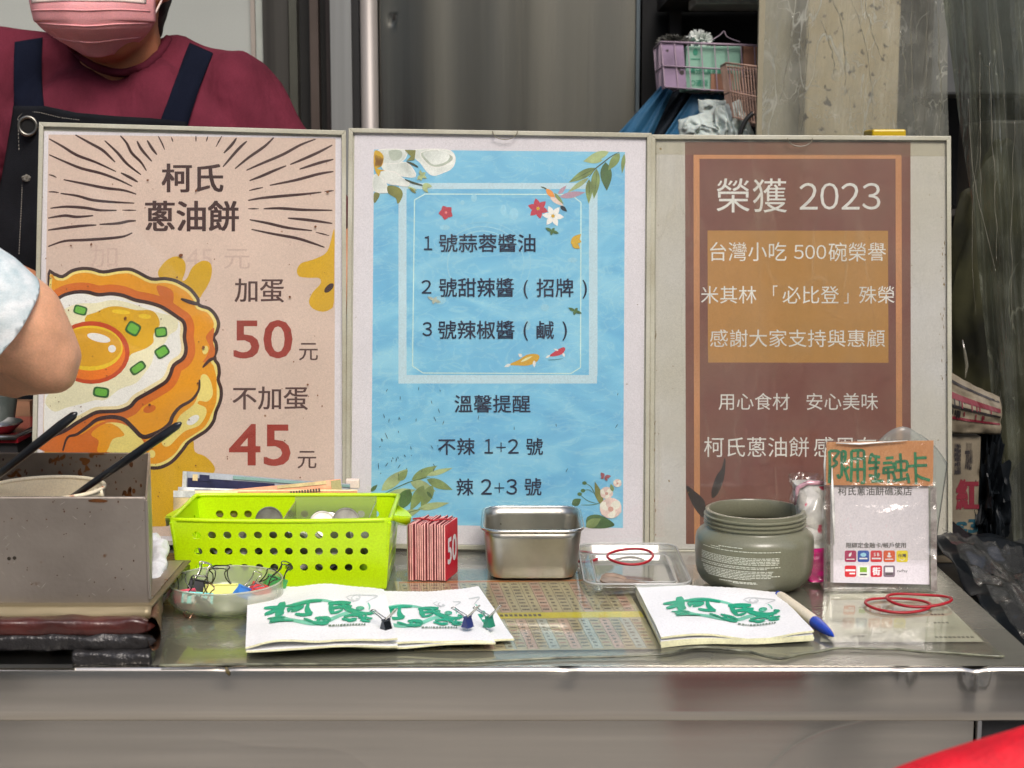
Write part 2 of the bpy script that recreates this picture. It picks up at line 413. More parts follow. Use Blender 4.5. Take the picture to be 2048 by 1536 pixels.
def low(x0, x1):
    return lambda u, v: (x0 + (x1 - x0) * u, YF + .010 + .0012 * fbm((x0 + (x1 - x0) * u) * 4, v * 6, 3), T - .044 - v * .68)
mk('lower_panel', grid(low(XL, XS), 160, 60), steel_apron, ctr, smooth='all')
mk('panel_trim', box(XS + .0015, XS + .0045, YF + .004, YF + .010, T - .75, T - .044), M('trim_bright', (.7, .7, .7), .25, 1), ctr)
mk('side_panel', box(XS + .006, XA, YF + .012, YF + .018, T - .75, T - .044), M('dark_gloss', (.03, .03, .032), .25), ctr)
for x in (XL + .05, XR - .06, XA - .06):
    mk('leg', box(x, x + .04, YF + .03, YF + .07, .012, T - .05), steel_apron, ctr)
# small stain and marks on the apron
mk('grease_drip', tube([on_y(452, 1334, YF - .0012), on_y(455, 1344, YF - .0014), on_y(459, 1351, YF - .0012)], [.0008, .0016, .0006], 8), M('drip', (.12, .09, .03), .4), ctr, smooth='all')

# ================================================================ MENU SIGNS
LEAN = PITCH
N = Vector((0, -math.cos(PITCH), math.sin(PITCH)))          # signs lean back, square to the view
P0 = CP + FW * 1.55
acry = clear('acrylic_sheet', (.97, .97, .95), milky=.012, rough=.05, gloss=.8, bump=.04, bs=14, bdist=.004, mvar=.01)
acry_edge = M('acrylic_edge', (.50, .49, .40), .25, var=.1, vs=14, var2=(.38, .36, .27), spots=(.20, .17, .10), sscale=90, samt=.02, bump=.15, bs=60)
acry_back = M('acrylic_back', (.66, .65, .57), .3, var=.12, vs=9, spots=(.35, .28, .15), sscale=160, samt=.04)
ink_brown = M('ink_dark_brown', A(56, 28, 30), .45); ink_grey = M('ink_grey_brown', A(76, 50, 50), .45)
def sign(label, corners, paper, mats, depth=0):
    """corners in px: TL TR BR BL of the holder; paper: the four corners of the sheet in it"""
    p0 = CP + FW * (1.55 + depth)
    f = lambda a, b, l: on_plane(a, b, p0 + N * l, N)
    c = [f(a, b, 0) for a, b in corners]
    base = (c[2] + c[3]) / 2
    root = thing('menu_sign', label, 'sign', (base.x, base.y, T))
    def slab(cs, l0, l1):
        v = [f(a, b, l0) for a, b in cs] + [f(a, b, l1) for a, b in cs]
        return v, [(0, 1, 2, 3), (7, 6, 5, 4), (0, 4, 5, 1), (1, 5, 6, 2), (2, 6, 7, 3), (3, 7, 4, 0)]
    mk('back_sheet', slab(corners, -.003, -.0008), acry_back, root)
    # clear rim around the sheet
    e = 9; (ax, ay), (bx, by), (cx, cy), (dx, dy) = corners
    inn = [(ax + e, ay + e), (bx - e, by + e), (cx - e, cy - e), (dx + e, dy - e)]
    for i in range(4):
        j = (i + 1) % 4
        mk('rim', slab([corners[i], corners[j], inn[j], inn[i]], -.0004, .0042), acry_edge, root, bev=.0006)
    # stand foot behind
    b0, b1 = f(dx + 20, dy, -.004), f(cx - 20, cy, -.004)
    foot = [(b0.x, b0.y, T + .0022), (b1.x, b1.y, T + .0022), (b1.x, b1.y + .07, T + .0022), (b0.x, b0.y + .07, T + .0022)]
    mk('foot_plate', (foot, [(0, 1, 2, 3)]), acry, root, solid=.002)
    art = Art(f, root)
    art.begin(); art.poly(paper, mats['paper'], 1); art.end('paper_sheet')
    art.layer = 3; art.step = .00002
    return root, art, f, inn, slab
papw = M('paper_white', A(206, 202, 212), .6, var=.03, vs=8, spots=(.30, .25, .2), sscale=170, samt=.035, bump=.08, bs=12)
papc = M('paper_cream', A(196, 195, 196), .6, var=.06, vs=5, var2=A(184, 180, 168), spots=(.30, .22, .1), sscale=150, samt=.04, bump=.08, bs=12)

# ---------------------------------------------------------------- sign 1: pancake price poster
S1 = [(78, 244), (692, 261), (694, 1096), (60, 1086)]
r1, art, f1, in1, slab1 = sign('pale pink price poster with fried egg pancake drawing in a clear stand',
        S1, [(88, 262), (684, 274), (685, 1088), (71, 1078)], {'paper': papw})
pink = M('poster_pink', A(200, 178, 168), .55, var=.04, vs=10, spots=A(140, 105, 80), sscale=130, samt=.03)
art.begin(); art.poly([(97, 269), (671, 277), (668, 1078), (82, 1068)], pink); art.end('poster_print')
ghost = M('ghost_ink', A(190, 166, 158), .55)
art.begin()
art.text('加', 180, 490, 235, 535, ghost, .0); art.text('45', 372, 497, 425, 537, ghost); art.text('元', 448, 498, 500, 538, ghost); tagp(art.end('ghost_lettering'), kind='stuff')
rays = [[(290,95),(370,140),(460,190),(510,235),(545,270)],[(122,120),(210,170),(300,225),(420,270),(550,330)],[(122,222),(230,270),(330,310),(450,340),(560,380),(655,425)],
[(120,350),(145,356),(170,368)],[(215,382),(330,405),(480,435),(600,450),(680,475)],[(118,460),(150,460),(185,465)],[(195,470),(300,485),(400,512),(530,525),(668,532)],
[(130,565),(230,555),(350,562),(450,578),(555,578)],[(590,577),(680,578)],[(115,628),(220,612),(300,620),(405,612)],[(115,705),(220,690),(330,678),(425,672)],
[(445,668),(560,662),(630,648),(678,645)],[(115,810),(220,775),(350,768),(500,758),(600,745),(655,722)],[(582,338),(640,368),(690,397)],[(478,132),(560,210),(620,280),(710,350)],
[(578,100),(620,150),(650,210),(710,270),(745,325)],[(685,135),(715,190),(780,265)],[(750,130),(780,180),(812,222)],[(820,102),(845,150),(862,190)],[(905,110),(915,140)],
[(1062,102),(1062,138)],[(1138,105),(1128,138)],[(1228,102),(1190,172)],[(1322,115),(1290,160),(1240,212)],[(1388,135),(1330,190),(1235,300)],[(1560,112),(1500,170),(1400,240),(1312,312)],
[(1828,122),(1730,160),(1620,220),(1480,280),(1385,322)],[(1935,160),(1850,205),(1750,250),(1665,285)],[(1640,293),(1560,325),(1480,360),(1405,388)],[(1942,252),(1850,275),(1725,315)],
[(1942,330),(1850,345),(1700,385),(1535,418)],[(1492,432),(1450,440),(1402,452)],[(1865,462),(1750,475),(1600,488),(1480,500),(1395,515)],[(1945,452),(1885,458)],[(1395,568),(1465,568)],
[(1495,568),(1600,565),(1750,575),(1935,578)],[(1650,628),(1780,640),(1935,662)],[(1405,638),(1520,660),(1650,690),(1805,708)],[(1828,718),(1915,740)],[(1418,700),(1550,728),(1700,755),(1800,785),(1885,815)]]
art.begin(); ly = art.layer; art.layer += 1
for r in rays:
    L = math.hypot(r[-1][0] - r[0][0], r[-1][1] - r[0][1])
    art.stroke([(60 + x / 3.2, 240 + y / 3.2) for x, y in r], (9 if L < 100 else 16) / 3.2 * 1.15, ink_brown, ly)
art.end('ray_print')
art.line('lettering', '柯氏', (323, 327, 447, 385), ink_brown, .022, 6)
art.line('lettering', '蔥油餅', (290, 401, 478, 463), ink_brown, .022, 6)
q = lambda P: [(60 + x / 3.2, 500 + y / 3.2) for x, y in P]
K = dict(blobc=M('ink_mustard', A(196, 154, 18), .5, var=.05), dark=M('ink_outline', A(50, 24, 26), .5), cream=M('ink_cream', A(234, 204, 120), .5), oran=M('ink_amber', A(212, 142, 8), .5, var=.05),
         brn=M('ink_toast', A(196, 100, 26), .5), peach=M('ink_peach', A(236, 206, 165), .5), white=M('ink_eggwhite', A(224, 222, 238), .5, var=.03), beige=M('ink_beige', A(226, 216, 186), .5),
         yel=M('ink_yellow', A(206, 158, 18), .5), hl=M('ink_highlight', A(222, 186, 34), .5), rim=M('ink_rust', A(182, 64, 20), .5), yo=M('ink_yolk', A(220, 112, 22), .5),
         yd=M('ink_yolk_top', A(206, 152, 18), .5), wh=M('ink_white', A(250, 246, 232), .5), gd=M('ink_green_dark', A(36, 88, 42), .5), gl=M('ink_green', A(98, 168, 62), .5))
art.begin()
art.poly(q([(820,160),(850,90),(900,50),(950,42),(990,75),(995,130),(975,195),(1005,180),(1040,110),(1100,70),(1150,80),(1165,130),(1150,200),(1110,270),(1060,315),(900,260)]), K['blobc'], smooth=4)
art.poly(q([(1948,-135),(1915,-20),(1880,30),(1800,65),(1735,85),(1708,130),(1725,170),(1790,178),(1850,180),(1860,215),(1810,270),(1785,330),(1810,375),(1870,395),(1920,380),(1945,335),(1947,100)]), K['blobc'], smooth=3)
art.poly(ell(658, 576, 12, 6, -45), K['dark'])
art.poly(q([(700,1380),(900,1360),(1000,1240),(1045,1215),(1055,1290),(1120,1320),(1170,1370),(1180,1420),(1100,1500),(1050,1700),(760,1770),(650,1600)]), K['blobc'], smooth=3)
outer = [(108,150),(160,145),(205,160),(260,125),(330,108),(400,112),(470,130),(560,115),(640,112),(700,135),(780,175),(860,172),(930,185),(990,215),(1040,250),(1085,310),(1090,345),(1150,365),(1195,410),(1218,470),(1205,530),(1185,560),(1200,590),(1205,640),(1190,690),(1215,730),(1222,790),(1215,830),(1232,880),(1235,930),(1225,980),(1200,1040),(1185,1100),(1140,1160),(1080,1200),(1020,1240),(990,1280),(930,1350),(880,1385),(820,1405),(745,1405),(600,1400),(300,1400),(60,1400),(62,1200),(75,900),(90,500)]
outer = smoothc(outer, True, 3)
def clipx(P, x0=100): return [(max(x0 - .02 * max(0, y - 300) if y > 300 else x0, x), y) for x, y in P]
art.poly(q(clipx(outer, 112)), K['dark'])
art.poly(q(clipx(inset(outer, 22), 112)), K['cream'])
art.poly(q(clipx([(x - (3 if y > 400 else 0), y) for x, y in inset(outer, 38)], 112)), K['oran'])
egg = smoothc([(100,355),(150,320),(210,280),(290,258),(370,258),(440,275),(520,268),(600,280),(680,310),(760,325),(840,350),(900,385),(950,420),(990,450),(1005,500),(1000,560),(1010,620),(1005,670),(980,710),(930,745),(910,800),(880,850),(820,890),(760,925),(690,965),(650,1010),(580,1040),(500,1045),(430,1050),(370,1080),(300,1120),(240,1160),(170,1190),(70,1205),(70,900),(90,600)], True, 3)
art.poly(q(clipx(inset(egg, -48), 112)), K['brn'])
# lower folded lobe
art.poly(q([(1085,800),(1120,790),(1165,740),(1190,800),(1195,900),(1190,980),(1160,1050),(1120,1130),(1050,1180),(980,1230),(930,1300),(870,1340),(760,1350),(745,1230),(800,1180),(880,1150),(920,1060),(1000,1000),(1075,920)]), K['oran'], smooth=3)
art.poly(q([(1095,805),(1130,800),(1160,850),(1170,925),(1135,970),(1085,965),(1075,985),(1125,1010),(1125,1060),(1080,1125),(1000,1155),(950,1195),(890,1255),(850,1250),(850,1215),(920,1140),(960,1060),(1050,985),(1080,900)]), K['cream'], smooth=3)
art.poly(q(ell(1043, 1088, 46, 24, -35)), K['wh']); art.poly(q(ell(780, 1305, 22, 26)), K['cream'])
art.poly(q(ell(1122, 640, 18, 28, 15)), K['cream']); art.poly(q(ell(765, 1017, 42, 24, -18)), K['brn'])
art.poly(q([(810,230),(900,250),(920,300),(900,380),(850,330)]), K['brn'], smooth=4)
art.poly(q([(1180,500),(1150,520),(1125,560),(1150,620),(1130,680),(1105,720),(1170,690),(1185,640),(1170,580)]), K['brn'], smooth=3)
art.poly(q([(100,1290),(100,1215),(240,1190),(330,1180),(420,1120),(520,1090),(620,1110),(730,1210),(745,1290)]), K['brn'], smooth=3)
art.poly(q([(480,1290),(520,1200),(600,1190),(560,1130),(480,1110),(560,1105),(640,1135),(700,1190),(735,1290)]), K['cream'], smooth=3)
art.poly(q([(430,1290),(440,1220),(390,1180),(450,1125),(520,1110),(590,1160),(600,1190),(530,1210),(490,1290)]), K['oran'], smooth=3)
for st, wd in (([(1085,830),(1080,895),(1035,960),(960,1005),(915,1060),(895,1110),(850,1150),(790,1180),(720,1195),(660,1140),(600,1085),(520,1068),(430,1085),(370,1130),(300,1180),(240,1200),(210,1285)], 24),
               ([(965,312),(1030,335),(1095,352)], 22), ([(1105,752),(1150,705),(1195,690)], 18), ([(112,340),(150,320),(205,285)], 2)):
    art.stroke(q(st), wd / 2.7, K['dark'])
art.poly(q(clipx(egg, 112)), K['dark'])
art.poly(q(clipx(inset(egg, 24), 100)), K['peach'])
art.poly(q(clipx([(x - 8, y - 10) for x, y in inset(egg, 34)], 100)), K['white'])
art.poly(q([(165,430),(200,390),(300,345),(420,340),(520,320),(600,330),(700,360),(800,395),(900,420),(945,450),(940,510),(890,545),(860,600),(800,650),(780,720),(740,780),(680,850),(600,880),(560,900),(480,960),(420,960),(330,985),(230,1010),(160,1035),(110,1000),(98,960),(130,900),(165,800)]), K['beige'], smooth=3)
art.poly(q([(350,440),(420,400),(500,365),(580,362),(680,385),(770,385),(815,420),(830,480),(790,540),(790,590),(740,630),(650,665),(600,700),(400,600)]), K['yel'], smooth=3)
art.poly(q(ell(582, 396, 60, 14, 6)), K['hl']); art.poly(q(ell(735, 425, 40, 15, 5)), K['hl'])
art.poly(q(ell(392, 656, 246, 201)), K['rim']); art.poly(q(ell(388, 660, 222, 172)), K['yo'])
art.poly(q(ell(386, 628, 208, 144)), K['hl']); art.poly(q(ell(380, 622, 205, 124)), K['yd'])
art.poly(q(ell(440, 562, 76, 26, 14)), K['wh']); art.poly(q(ell(525, 632, 25, 24)), K['wh'])
for cx, cy, a, b, ro in ((322,385,44,30,15),(200,437,40,27,10),(660,503,46,42,30),(838,525,40,33,-5),(845,652,46,36,-32),(690,755,54,30,-35),(455,910,52,33,8)):
    def rr(a, b): return [(cx + x * math.cos(R(ro)) - y * math.sin(R(ro)), cy + x * math.sin(R(ro)) + y * math.cos(R(ro))) for x, y in [(a*sx*(abs(math.cos(t))**.5)*(1 if math.cos(t)>0 else -1), b*(abs(math.sin(t))**.5)*(1 if math.sin(t)>0 else -1)) for t in [k*math.pi/12+.01 for k in range(24)] for sx in (1,)]]
    ly = art.layer; art.poly(q(rr(a, b)), K['gd']); art.poly(q(rr(a * .74, b * .68)), K['gl'])
art.end('pancake_drawing')
art.begin(); rs = random.Random(31)
splat = M('sauce_splatter', A(112, 62, 30), .4)
for k in range(150):                          # dried sauce spots, thick towards the lower left
    x = 85 + 580 * rs.random() ** 1.7; y = 1000 - 640 * rs.random() ** 1.5; r_ = rs.uniform(.5, 1.5) if rs.random() < .85 else rs.uniform(1.6, 3.2)
    art.poly(ell(x, y, r_, r_ * rs.uniform(.6, 1.5), rs.uniform(0, 90), 8), splat, 110)
tagp(art.end('sauce_spots'), kind='stuff')
red_ink = M('ink_brick_red', A(146, 50, 40), .5)
art.line('lettering', '加蛋', (469, 557, 568, 605), ink_grey, .012, 6)
art.line('price_lettering', '50', (467, 640, 585, 717), red_ink, .02, 6)
art.line('lettering', '元', (598, 686, 636, 721), ink_grey, .008, 6)
art.line('lettering', '不加蛋', (465, 773, 616, 820), ink_grey, .012, 6)
art.line('price_lettering', '45', (458, 848, 581, 932), red_ink, .02, 6)
art.line('lettering', '元', (595, 902, 633, 937), ink_grey, .008, 6)
mk('front_sheet', slab1(in1, .0052, .0056), acry, r1)

# ---------------------------------------------------------------- sign 2: blue sauce list
S2 = [(697, 256), (1303, 266), (1298, 1104), (690, 1096)]
r2, art, f2, in2, slab2 = sign('sky blue sauce list with white magnolia and leaf corners, in clear stand, middle sign',
        S2, [(709, 265), (1292, 274), (1285, 1094), (702, 1086)], {'paper': papw}, -.002)
def watery():
    m = M('poster_blue', A(106, 172, 212), .5, var=0, vs=6); t = m.node_tree; n = t.nodes; L = t.links
    tc = n.new('ShaderNodeTexCoord'); mp = n.new('ShaderNodeMapping'); mp.inputs['Scale'].default_value = (1, 1, 2.2); L.new(tc.outputs['Object'], mp.inputs[0])
    nz = n.new('ShaderNodeTexNoise'); nz.inputs['Scale'].default_value = 9; nz.inputs['Detail'].default_value = 6; nz.inputs['Distortion'].default_value = 2.2; L.new(mp.outputs[0], nz.inputs[0])
    cr = n.new('ShaderNodeValToRGB'); e = cr.color_ramp.elements
    e[0].position = .3; e[0].color = (*A(98, 165, 208), 1); e[1].position = .72; e[1].color = (*A(134, 192, 220), 1)
    x = e.new(.5); x.color = (*A(112, 178, 214), 1); L.new(nz.outputs[0], cr.inputs[0])
    wv = n.new('ShaderNodeTexNoise'); wv.inputs['Scale'].default_value = 16; wv.inputs['Detail'].default_value = 3; wv.inputs['Distortion'].default_value = 3; L.new(mp.outputs[0], wv.inputs[0])
    c2 = n.new('ShaderNodeValToRGB'); e = c2.color_ramp.elements; e[0].position = .47; e[0].color = (0, 0, 0, 1); e[1].position = .50; e[1].color = (.22, .22, .22, 1); x = e.new(.53); x.color = (0, 0, 0, 1)
    L.new(wv.outputs[0], c2.inputs[0]); mx = n.new('ShaderNodeMix'); mx.data_type = 'RGBA'; mx.inputs[7].default_value = (*A(178, 214, 230), 1)
    L.new(c2.outputs[0], mx.inputs[0]); L.new(cr.outputs[0], mx.inputs[6]); L.new(mx.outputs[2], n['Principled BSDF'].inputs['Base Color'])
    return m
blue = watery(); pale = M('ink_pale_blue', A(178, 205, 228), .5, var=.03); line_i = M('ink_line_white', A(190, 222, 240), .5); faint = M('ink_faint_blue', A(142, 194, 220), .5); navy = M('ink_navy', A(12, 24, 58), .5)
art.begin(); art.poly([(748, 299), (1250, 304), (1246, 1056), (742, 1048)], blue); art.end('poster_print')
art.base = 5; art.begin(); ly = art.layer; art.layer += 1
art.rect(798, 366, 1195, 378, pale, ly); art.rect(797, 378.1, 813, 750, pale, ly); art.rect(1178, 378.1, 1195, 752, pale, ly); art.rect(797, 750.1, 1194, 767, pale, ly)
art.stroke([(850, 388), (1140, 389)], 2.2, line_i, taper=False); 
art.base = 12
fr = [(850, 388), (1142, 389), (1162, 405), (1161, 735), (1142, 747), (846, 746), (825, 732), (829, 400), (850, 388)]
for i in range(1, 8): art.stroke([fr[i], fr[i + 1]], 2.2, line_i, taper=False)
art.end('border_print')
for tx, bx in (('1', (845, 472, 866, 500)),  ('號蒜蓉醬油', (878, 468, 1071, 504)), ('2', (843, 560, 863, 587)), ('號甜辣醬', (878, 556, 1028, 594)), ('(', (1047, 560, 1056, 597)), ('招牌', (1073, 557, 1147, 594)), (')', (1165, 560, 1174, 597)),
               ('3', (845, 644, 864, 672)), ('號辣椒醬', (876, 641, 1029, 678)), ('(', (1047, 643, 1056, 681)), ('鹹', (1073, 642, 1108, 678)), (')', (1125, 643, 1134, 681)),
               ('溫馨提醒', (909, 790, 1061, 825)), ('不辣', (876, 876, 950, 910)), ('1+2', (966, 878, 1037, 907)), ('號', (1052, 876, 1086, 910)),
               ('辣', (913, 957, 947, 991)), ('2+3', (962, 958, 1034, 989)), ('號', (1049, 956, 1083, 991))):
    art.line('lettering', tx, bx, navy, .009 if ord(tx[0]) > 255 else .006, 40)
PW = M('ink_petal_white', A(212, 220, 218), .5, var=.14, vs=45); PW2 = M('ink_petal_shade', A(168, 178, 168), .5, var=.1, vs=60); PE = M('ink_petal_edge', A(236, 240, 236), .5)
OL = M('ink_olive', A(120, 122, 66), .5, var=.15, vs=50); LG = M('ink_leaf', A(128, 148, 92), .5, var=.2, vs=60); LG2 = M('ink_leaf_pale', A(160, 176, 128), .5, var=.15, vs=60); DG = M('ink_leaf_dark', A(74, 104, 62), .5, var=.2, vs=60)
GO = M('ink_gold', A(196, 158, 44), .5); RD = M('ink_crimson', A(176, 60, 78), .5); PK = M('ink_blush', A(226, 196, 190), .5, var=.1, vs=60); DK = M('ink_twig', A(60, 70, 56), .5)
z7 = lambda P: [(740 + x / 9.31, 290 + y / 9.31) for x, y in P]
art.begin()
def petal(P, m1=PW, edge=True):
    if edge: art.poly(z7(smoothc(inset(smoothc(P, True, 3), -16), True, 1)), PE)
    art.poly(z7(smoothc(P, True, 3)), m1)
petal([(840,95),(1400,90),(1560,180),(1570,330),(1500,440),(1350,510),(1180,560),(1060,480),(950,330),(860,250),(820,170)])
petal([(950,150),(1250,100),(1500,190),(1530,280),(1350,390),(1180,400),(1050,320)], PW2)
art.poly(z7(smoothc([(990,140),(1300,105),(1480,190),(1420,310),(1200,370),(1080,290)], True, 3)), PW)
petal([(170,100),(640,95),(670,200),(600,290),(480,350),(260,350),(180,250)])
art.poly(z7(smoothc([(350,110),(560,100),(600,190),(540,270),(400,280)], True, 3)), PW2)
petal([(230,370),(500,350),(660,330),(780,430),(840,580),(600,570),(460,490),(300,480)])
petal([(170,500),(330,490),(480,530),(600,620),(720,700),(690,760),(520,740),(380,720),(240,640)])
petal([(78,570),(190,600),(300,730),(330,850),(300,880),(78,850)])
art.poly(z7(smoothc([(330,760),(480,770),(580,830),(610,930),(560,1050),(510,1090),(480,990),(340,900)], True, 3)), OL)
art.poly(z7(smoothc([(76,890),(180,910),(150,1000),(76,1080)], True, 3)), OL)
art.poly(z7(smoothc([(78,130),(160,110),(250,200),(240,340),(200,400),(78,420)], True, 3)), GO)
for a in range(7): art.stroke(z7([(90 + a * 18, 400), (110 + a * 20, 300), (90 + a * 26, 170 + 12 * a)]), 2.2, M('ink_stamen', A(120, 84, 30), .5))
art.poly(z7([(640,90),(850,95),(830,280),(680,290),(760,210)]), OL)
art.poly(z7(smoothc([(80,430),(160,450),(290,480),(200,490),(160,590)], True, 2)), GO)
art.stroke(z7([(650, 640), (800, 700), (980, 750)]), 4, DK); art.poly(z7(leaf(980, 740, 1160, 770, 90)), LG2); art.poly(z7(leaf(980, 760, 1080, 890, 80)), LG2)
art.poly(z7(leaf(700, 780, 880, 850, 50)), LG2); art.poly(z7(leaf(740, 800, 860, 900, 50)), OL)
for dx, dy in ((-70, 90), (0, 110), (110, 60), (90, -50), (-20, -100)): art.poly(z7(leaf(950, 560, 950 + dx, 560 + dy, 60)), LG2)
art.stroke(z7([(680, 310), (790, 350), (900, 410)]), 4, DK)
art.end('magnolia_print')
z8 = lambda P: [(1040 + x / 7.31, 290 + y / 7.31) for x, y in P]
art.begin()
art.stroke(z8([(1450,105),(1330,170),(1200,270),(1100,350),(1010,470)]), 2.4, DK)
for P, m_ in ((leaf(1300,100,930,235,120), LG2), (leaf(1210,225,920,235,80), LG2), (leaf(1100,335,712,548,120), LG), (leaf(1005,480,690,700,70), LG2), (leaf(1010,500,1005,860,100), LG), (leaf(1120,345,1080,790,130), LG),
              (leaf(1250,250,1270,670,170), DG), (leaf(1455,120,1290,370,120), LG), (leaf(1525,130,1490,420,60), LG)):
    art.poly(z8(P), m_)
for a, b, c_, d_ in ((1090,345,740,530),(1125,360,1085,760),(1008,510,1008,830),(1255,270,1268,640)): art.stroke(z8([(a, b), ((a + c_) / 2 + 5, (b + d_) / 2), (c_, d_)]), 1.2, DG)
art.end('leaf_sprig_print')
art.begin()
art.stroke(z8([(305, 612), (370, 635), (430, 690)]), 3, DK); art.poly(z8(leaf(380, 640, 520, 790, 80)), M('ink_orange', A(222, 140, 60), .5)); art.poly(z8(leaf(440, 760, 640, 890, 70)), PK)
art.poly(z8(leaf(500, 700, 640, 870, 50)), LG); art.poly(z8(leaf(560, 720, 680, 590, 60)), M('ink_mauve', A(170, 140, 160), .5)); art.poly(z8(leaf(580, 760, 960, 690, 90)), M('ink_mauve', A(170, 140, 160), .5))
art.poly(z8(leaf(590, 890, 690, 975, 60)), M('ink_black', A(20, 34, 48), .5))
art.end('hummingbird_print')
art.begin()
def flower(cx, cy, r, n, m_, wd, a0=0, ctr=None):
    for k in range(n):
        a = a0 + 2 * math.pi * k / n; art.poly(leaf(cx + r * .12 * math.cos(a), cy + r * .12 * math.sin(a), cx + r * math.cos(a), cy + r * math.sin(a), wd), m_)
    art.poly(ell(cx, cy, r * .16, r * .16, 0, 10), ctr or GO)
flower(1076, 417, 21, 6, RD, 12, .3); flower(1106, 432, 22, 6, M('ink_lily', A(232, 222, 220), .5), 11, .1); flower(892, 425, 15, 5, RD, 13, .5, M('ink_pinkc', A(226, 130, 130), .5))
art.poly(leaf(1142, 488, 1162, 468, 14), GO); art.poly(leaf(1144, 486, 1160, 497, 12), GO); art.poly(leaf(1150, 480, 1163, 484, 10), GO)
for cx, cy in ((868, 600), (1150, 622), (1104, 462)):
    for k in range(4): art.poly(leaf(cx, cy, cx + 14 * math.cos(k * 1.7), cy + 10 * math.sin(k * 1.7 + .5), 6), DG if cy > 610 or cy < 470 else PW2)
art.layer = 8
for cx, cy, rx, ry in ((925, 405, 4, 5), (948, 396, 6, 8), (1007, 420, 6, 11), (1028, 428, 9, 12), (970, 430, 7, 4), (890, 455, 10, 5), (1145, 520, 10, 5), (1090, 615, 8, 7), (1055, 650, 6, 10), (880, 600, 12, 9)):
    art.poly(ell(cx, cy, rx, ry), faint, 9)
for k in range(3):
    P = [(965 + (70 + 13 * k) * math.cos(t), 528 + (66 + 9 * k) * math.sin(t)) for t in [2.2 + k + j * .35 for j in range(11)]]; art.stroke(P, 3.5 - k, faint, 10 + k)
art.end('small_flower_print')
z6 = lambda P: [(690 + x / 3.303, 680 + y / 3.303) for x, y in P]
art.begin()
gold = M('ink_koi_gold', A(204, 158, 44), .5); kr = M('ink_koi_red', A(186, 52, 72), .5)
art.poly(z6(leaf(1170, 110, 1145, 92, 22)), PE); art.poly(z6(smoothc([(1085,162),(1150,130),(1200,98),(1260,92),(1285,110),(1265,145),(1210,168),(1140,168)], True, 3)), gold); art.poly(z6(leaf(1160,145,1240,105,16)), M('ink_koi_lt', A(246, 226, 170), .5))
art.poly(z6(leaf(1095, 160, 1052, 178, 20)), PE); art.poly(z6(leaf(1250, 135, 1250, 182, 20)), PE)
art.poly(z6(smoothc([(1350,105),(1395,70),(1440,48),(1455,60),(1435,92),(1390,106)], True, 3)), kr); art.poly(z6(leaf(1355, 100, 1325, 120, 14)), PE); art.poly(z6(leaf(1440, 85, 1450, 112, 16)), PE); art.poly(z6(leaf(1410,70,1378,58,12)), PE); art.stroke(z6([(1340,132),(1390,130),(1440,122)]), 2, M('ink_teal', A(80, 140, 160), .5))
art.end('koi_print')
art.begin()
for P, m_ in ((leaf(240,995,415,850,75), LG2), (leaf(350,930,415,860,50), LG), (leaf(440,925,610,830,62), LG), (leaf(540,895,712,845,36), LG2), (leaf(540,920,712,990,60), LG), (leaf(430,935,600,1000,70), LG2),
              (leaf(280,1020,470,990,50), LG2), (leaf(430,985,350,1130,90), DG), (leaf(520,960,430,1130,70), LG), (leaf(580,960,500,1110,70), LG), (leaf(350,1170,500,1120,50), LG2), (leaf(480,1115,690,1075,46), LG2), (leaf(310,1170,420,1225,50), LG2), (leaf(170,1000,215,955,26), DG), (leaf(540,1000,580,1050,20), DG)):
    art.poly(z6(P), m_)
art.stroke(z6([(200,1050),(330,980),(450,930),(560,905)]), 1.6, DG); art.stroke(z6([(330,1165),(420,1140),(520,1110)]), 1.6, DG)
art.end('leaf_sprig_print')
art.begin()
art.poly(z6(leaf(1500,1090,1560,1050,50)), DG); art.poly(z6(smoothc([(1600,1170),(1680,1155),(1780,1215),(1740,1240),(1660,1245),(1600,1235)], True, 3)), DG)
art.poly(z6(leaf(1590,1235,1690,1180,60)), LG); art.stroke(z6([(1580,945),(1625,970),(1665,1050),(1690,1090)]), 1.6, DG); art.stroke(z6([(1550,1020),(1600,1060),(1660,1080)]), 1.4, DG); art.stroke(z6([(1560,1090),(1640,1088),(1700,1070)]), 1.4, DG); art.stroke(z6([(1570,995),(1610,990),(1640,1010)]), 1.2, DG)
art.poly(z6(leaf(1700,1095,1650,935,46)), OL)
for x, y in ((1582,945),(1550,1018),(1572,995)): art.poly(z6(ell(x, y, 15, 12)), DG)
for cx, cy, r in ((1728,1010,42),(1800,945,28),(1755,1110,72)):
    xl = 1826
    cl = lambda P: [(min(x, xl), y) for x, y in P]
    art.poly(z6(cl(ell(cx, cy, r, r * .95))), PK)
    for k in range(6):
        a = k * 1.05 + .4; art.poly(z6(cl(ell(cx + r * .55 * math.cos(a), cy + r * .45 * math.sin(a), r * .5, r * .38, a * 57))), (PK, M('ink_rose2', A(238, 218, 208), .5))[k % 2])
    art.poly(z6(cl(ell(cx, cy + r * .1, r * .26, r * .24))), M('ink_rose3', A(196, 150, 140), .5))
art.poly(z6(leaf(1770, 1000, 1755, 950, 26)), LG)
for P in (leaf(1712,905,1690,875,26), leaf(1715,905,1758,898,24), leaf(1715,908,1735,930,16), leaf(1712,908,1688,912,14)): art.poly(z6(P), M('ink_butterfly', A(150, 84, 92), .5))
art.end('rose_print')
art.begin()
rs = random.Random(3)
for k in range(46):                          # dark scuffs along the lower half of the sheet
    x = rs.uniform(752, 900) if rs.random() < .75 else rs.uniform(900, 1240); y = rs.uniform(770, 950); a = rs.uniform(.9, 2.2); L = rs.uniform(2, 10) * (1 if rs.random() < .8 else 1.6)
    art.stroke([(x, y), (x + L * math.cos(a), y + L * math.sin(a))], 1.3, navy, 46)
art.end('scuff_marks')
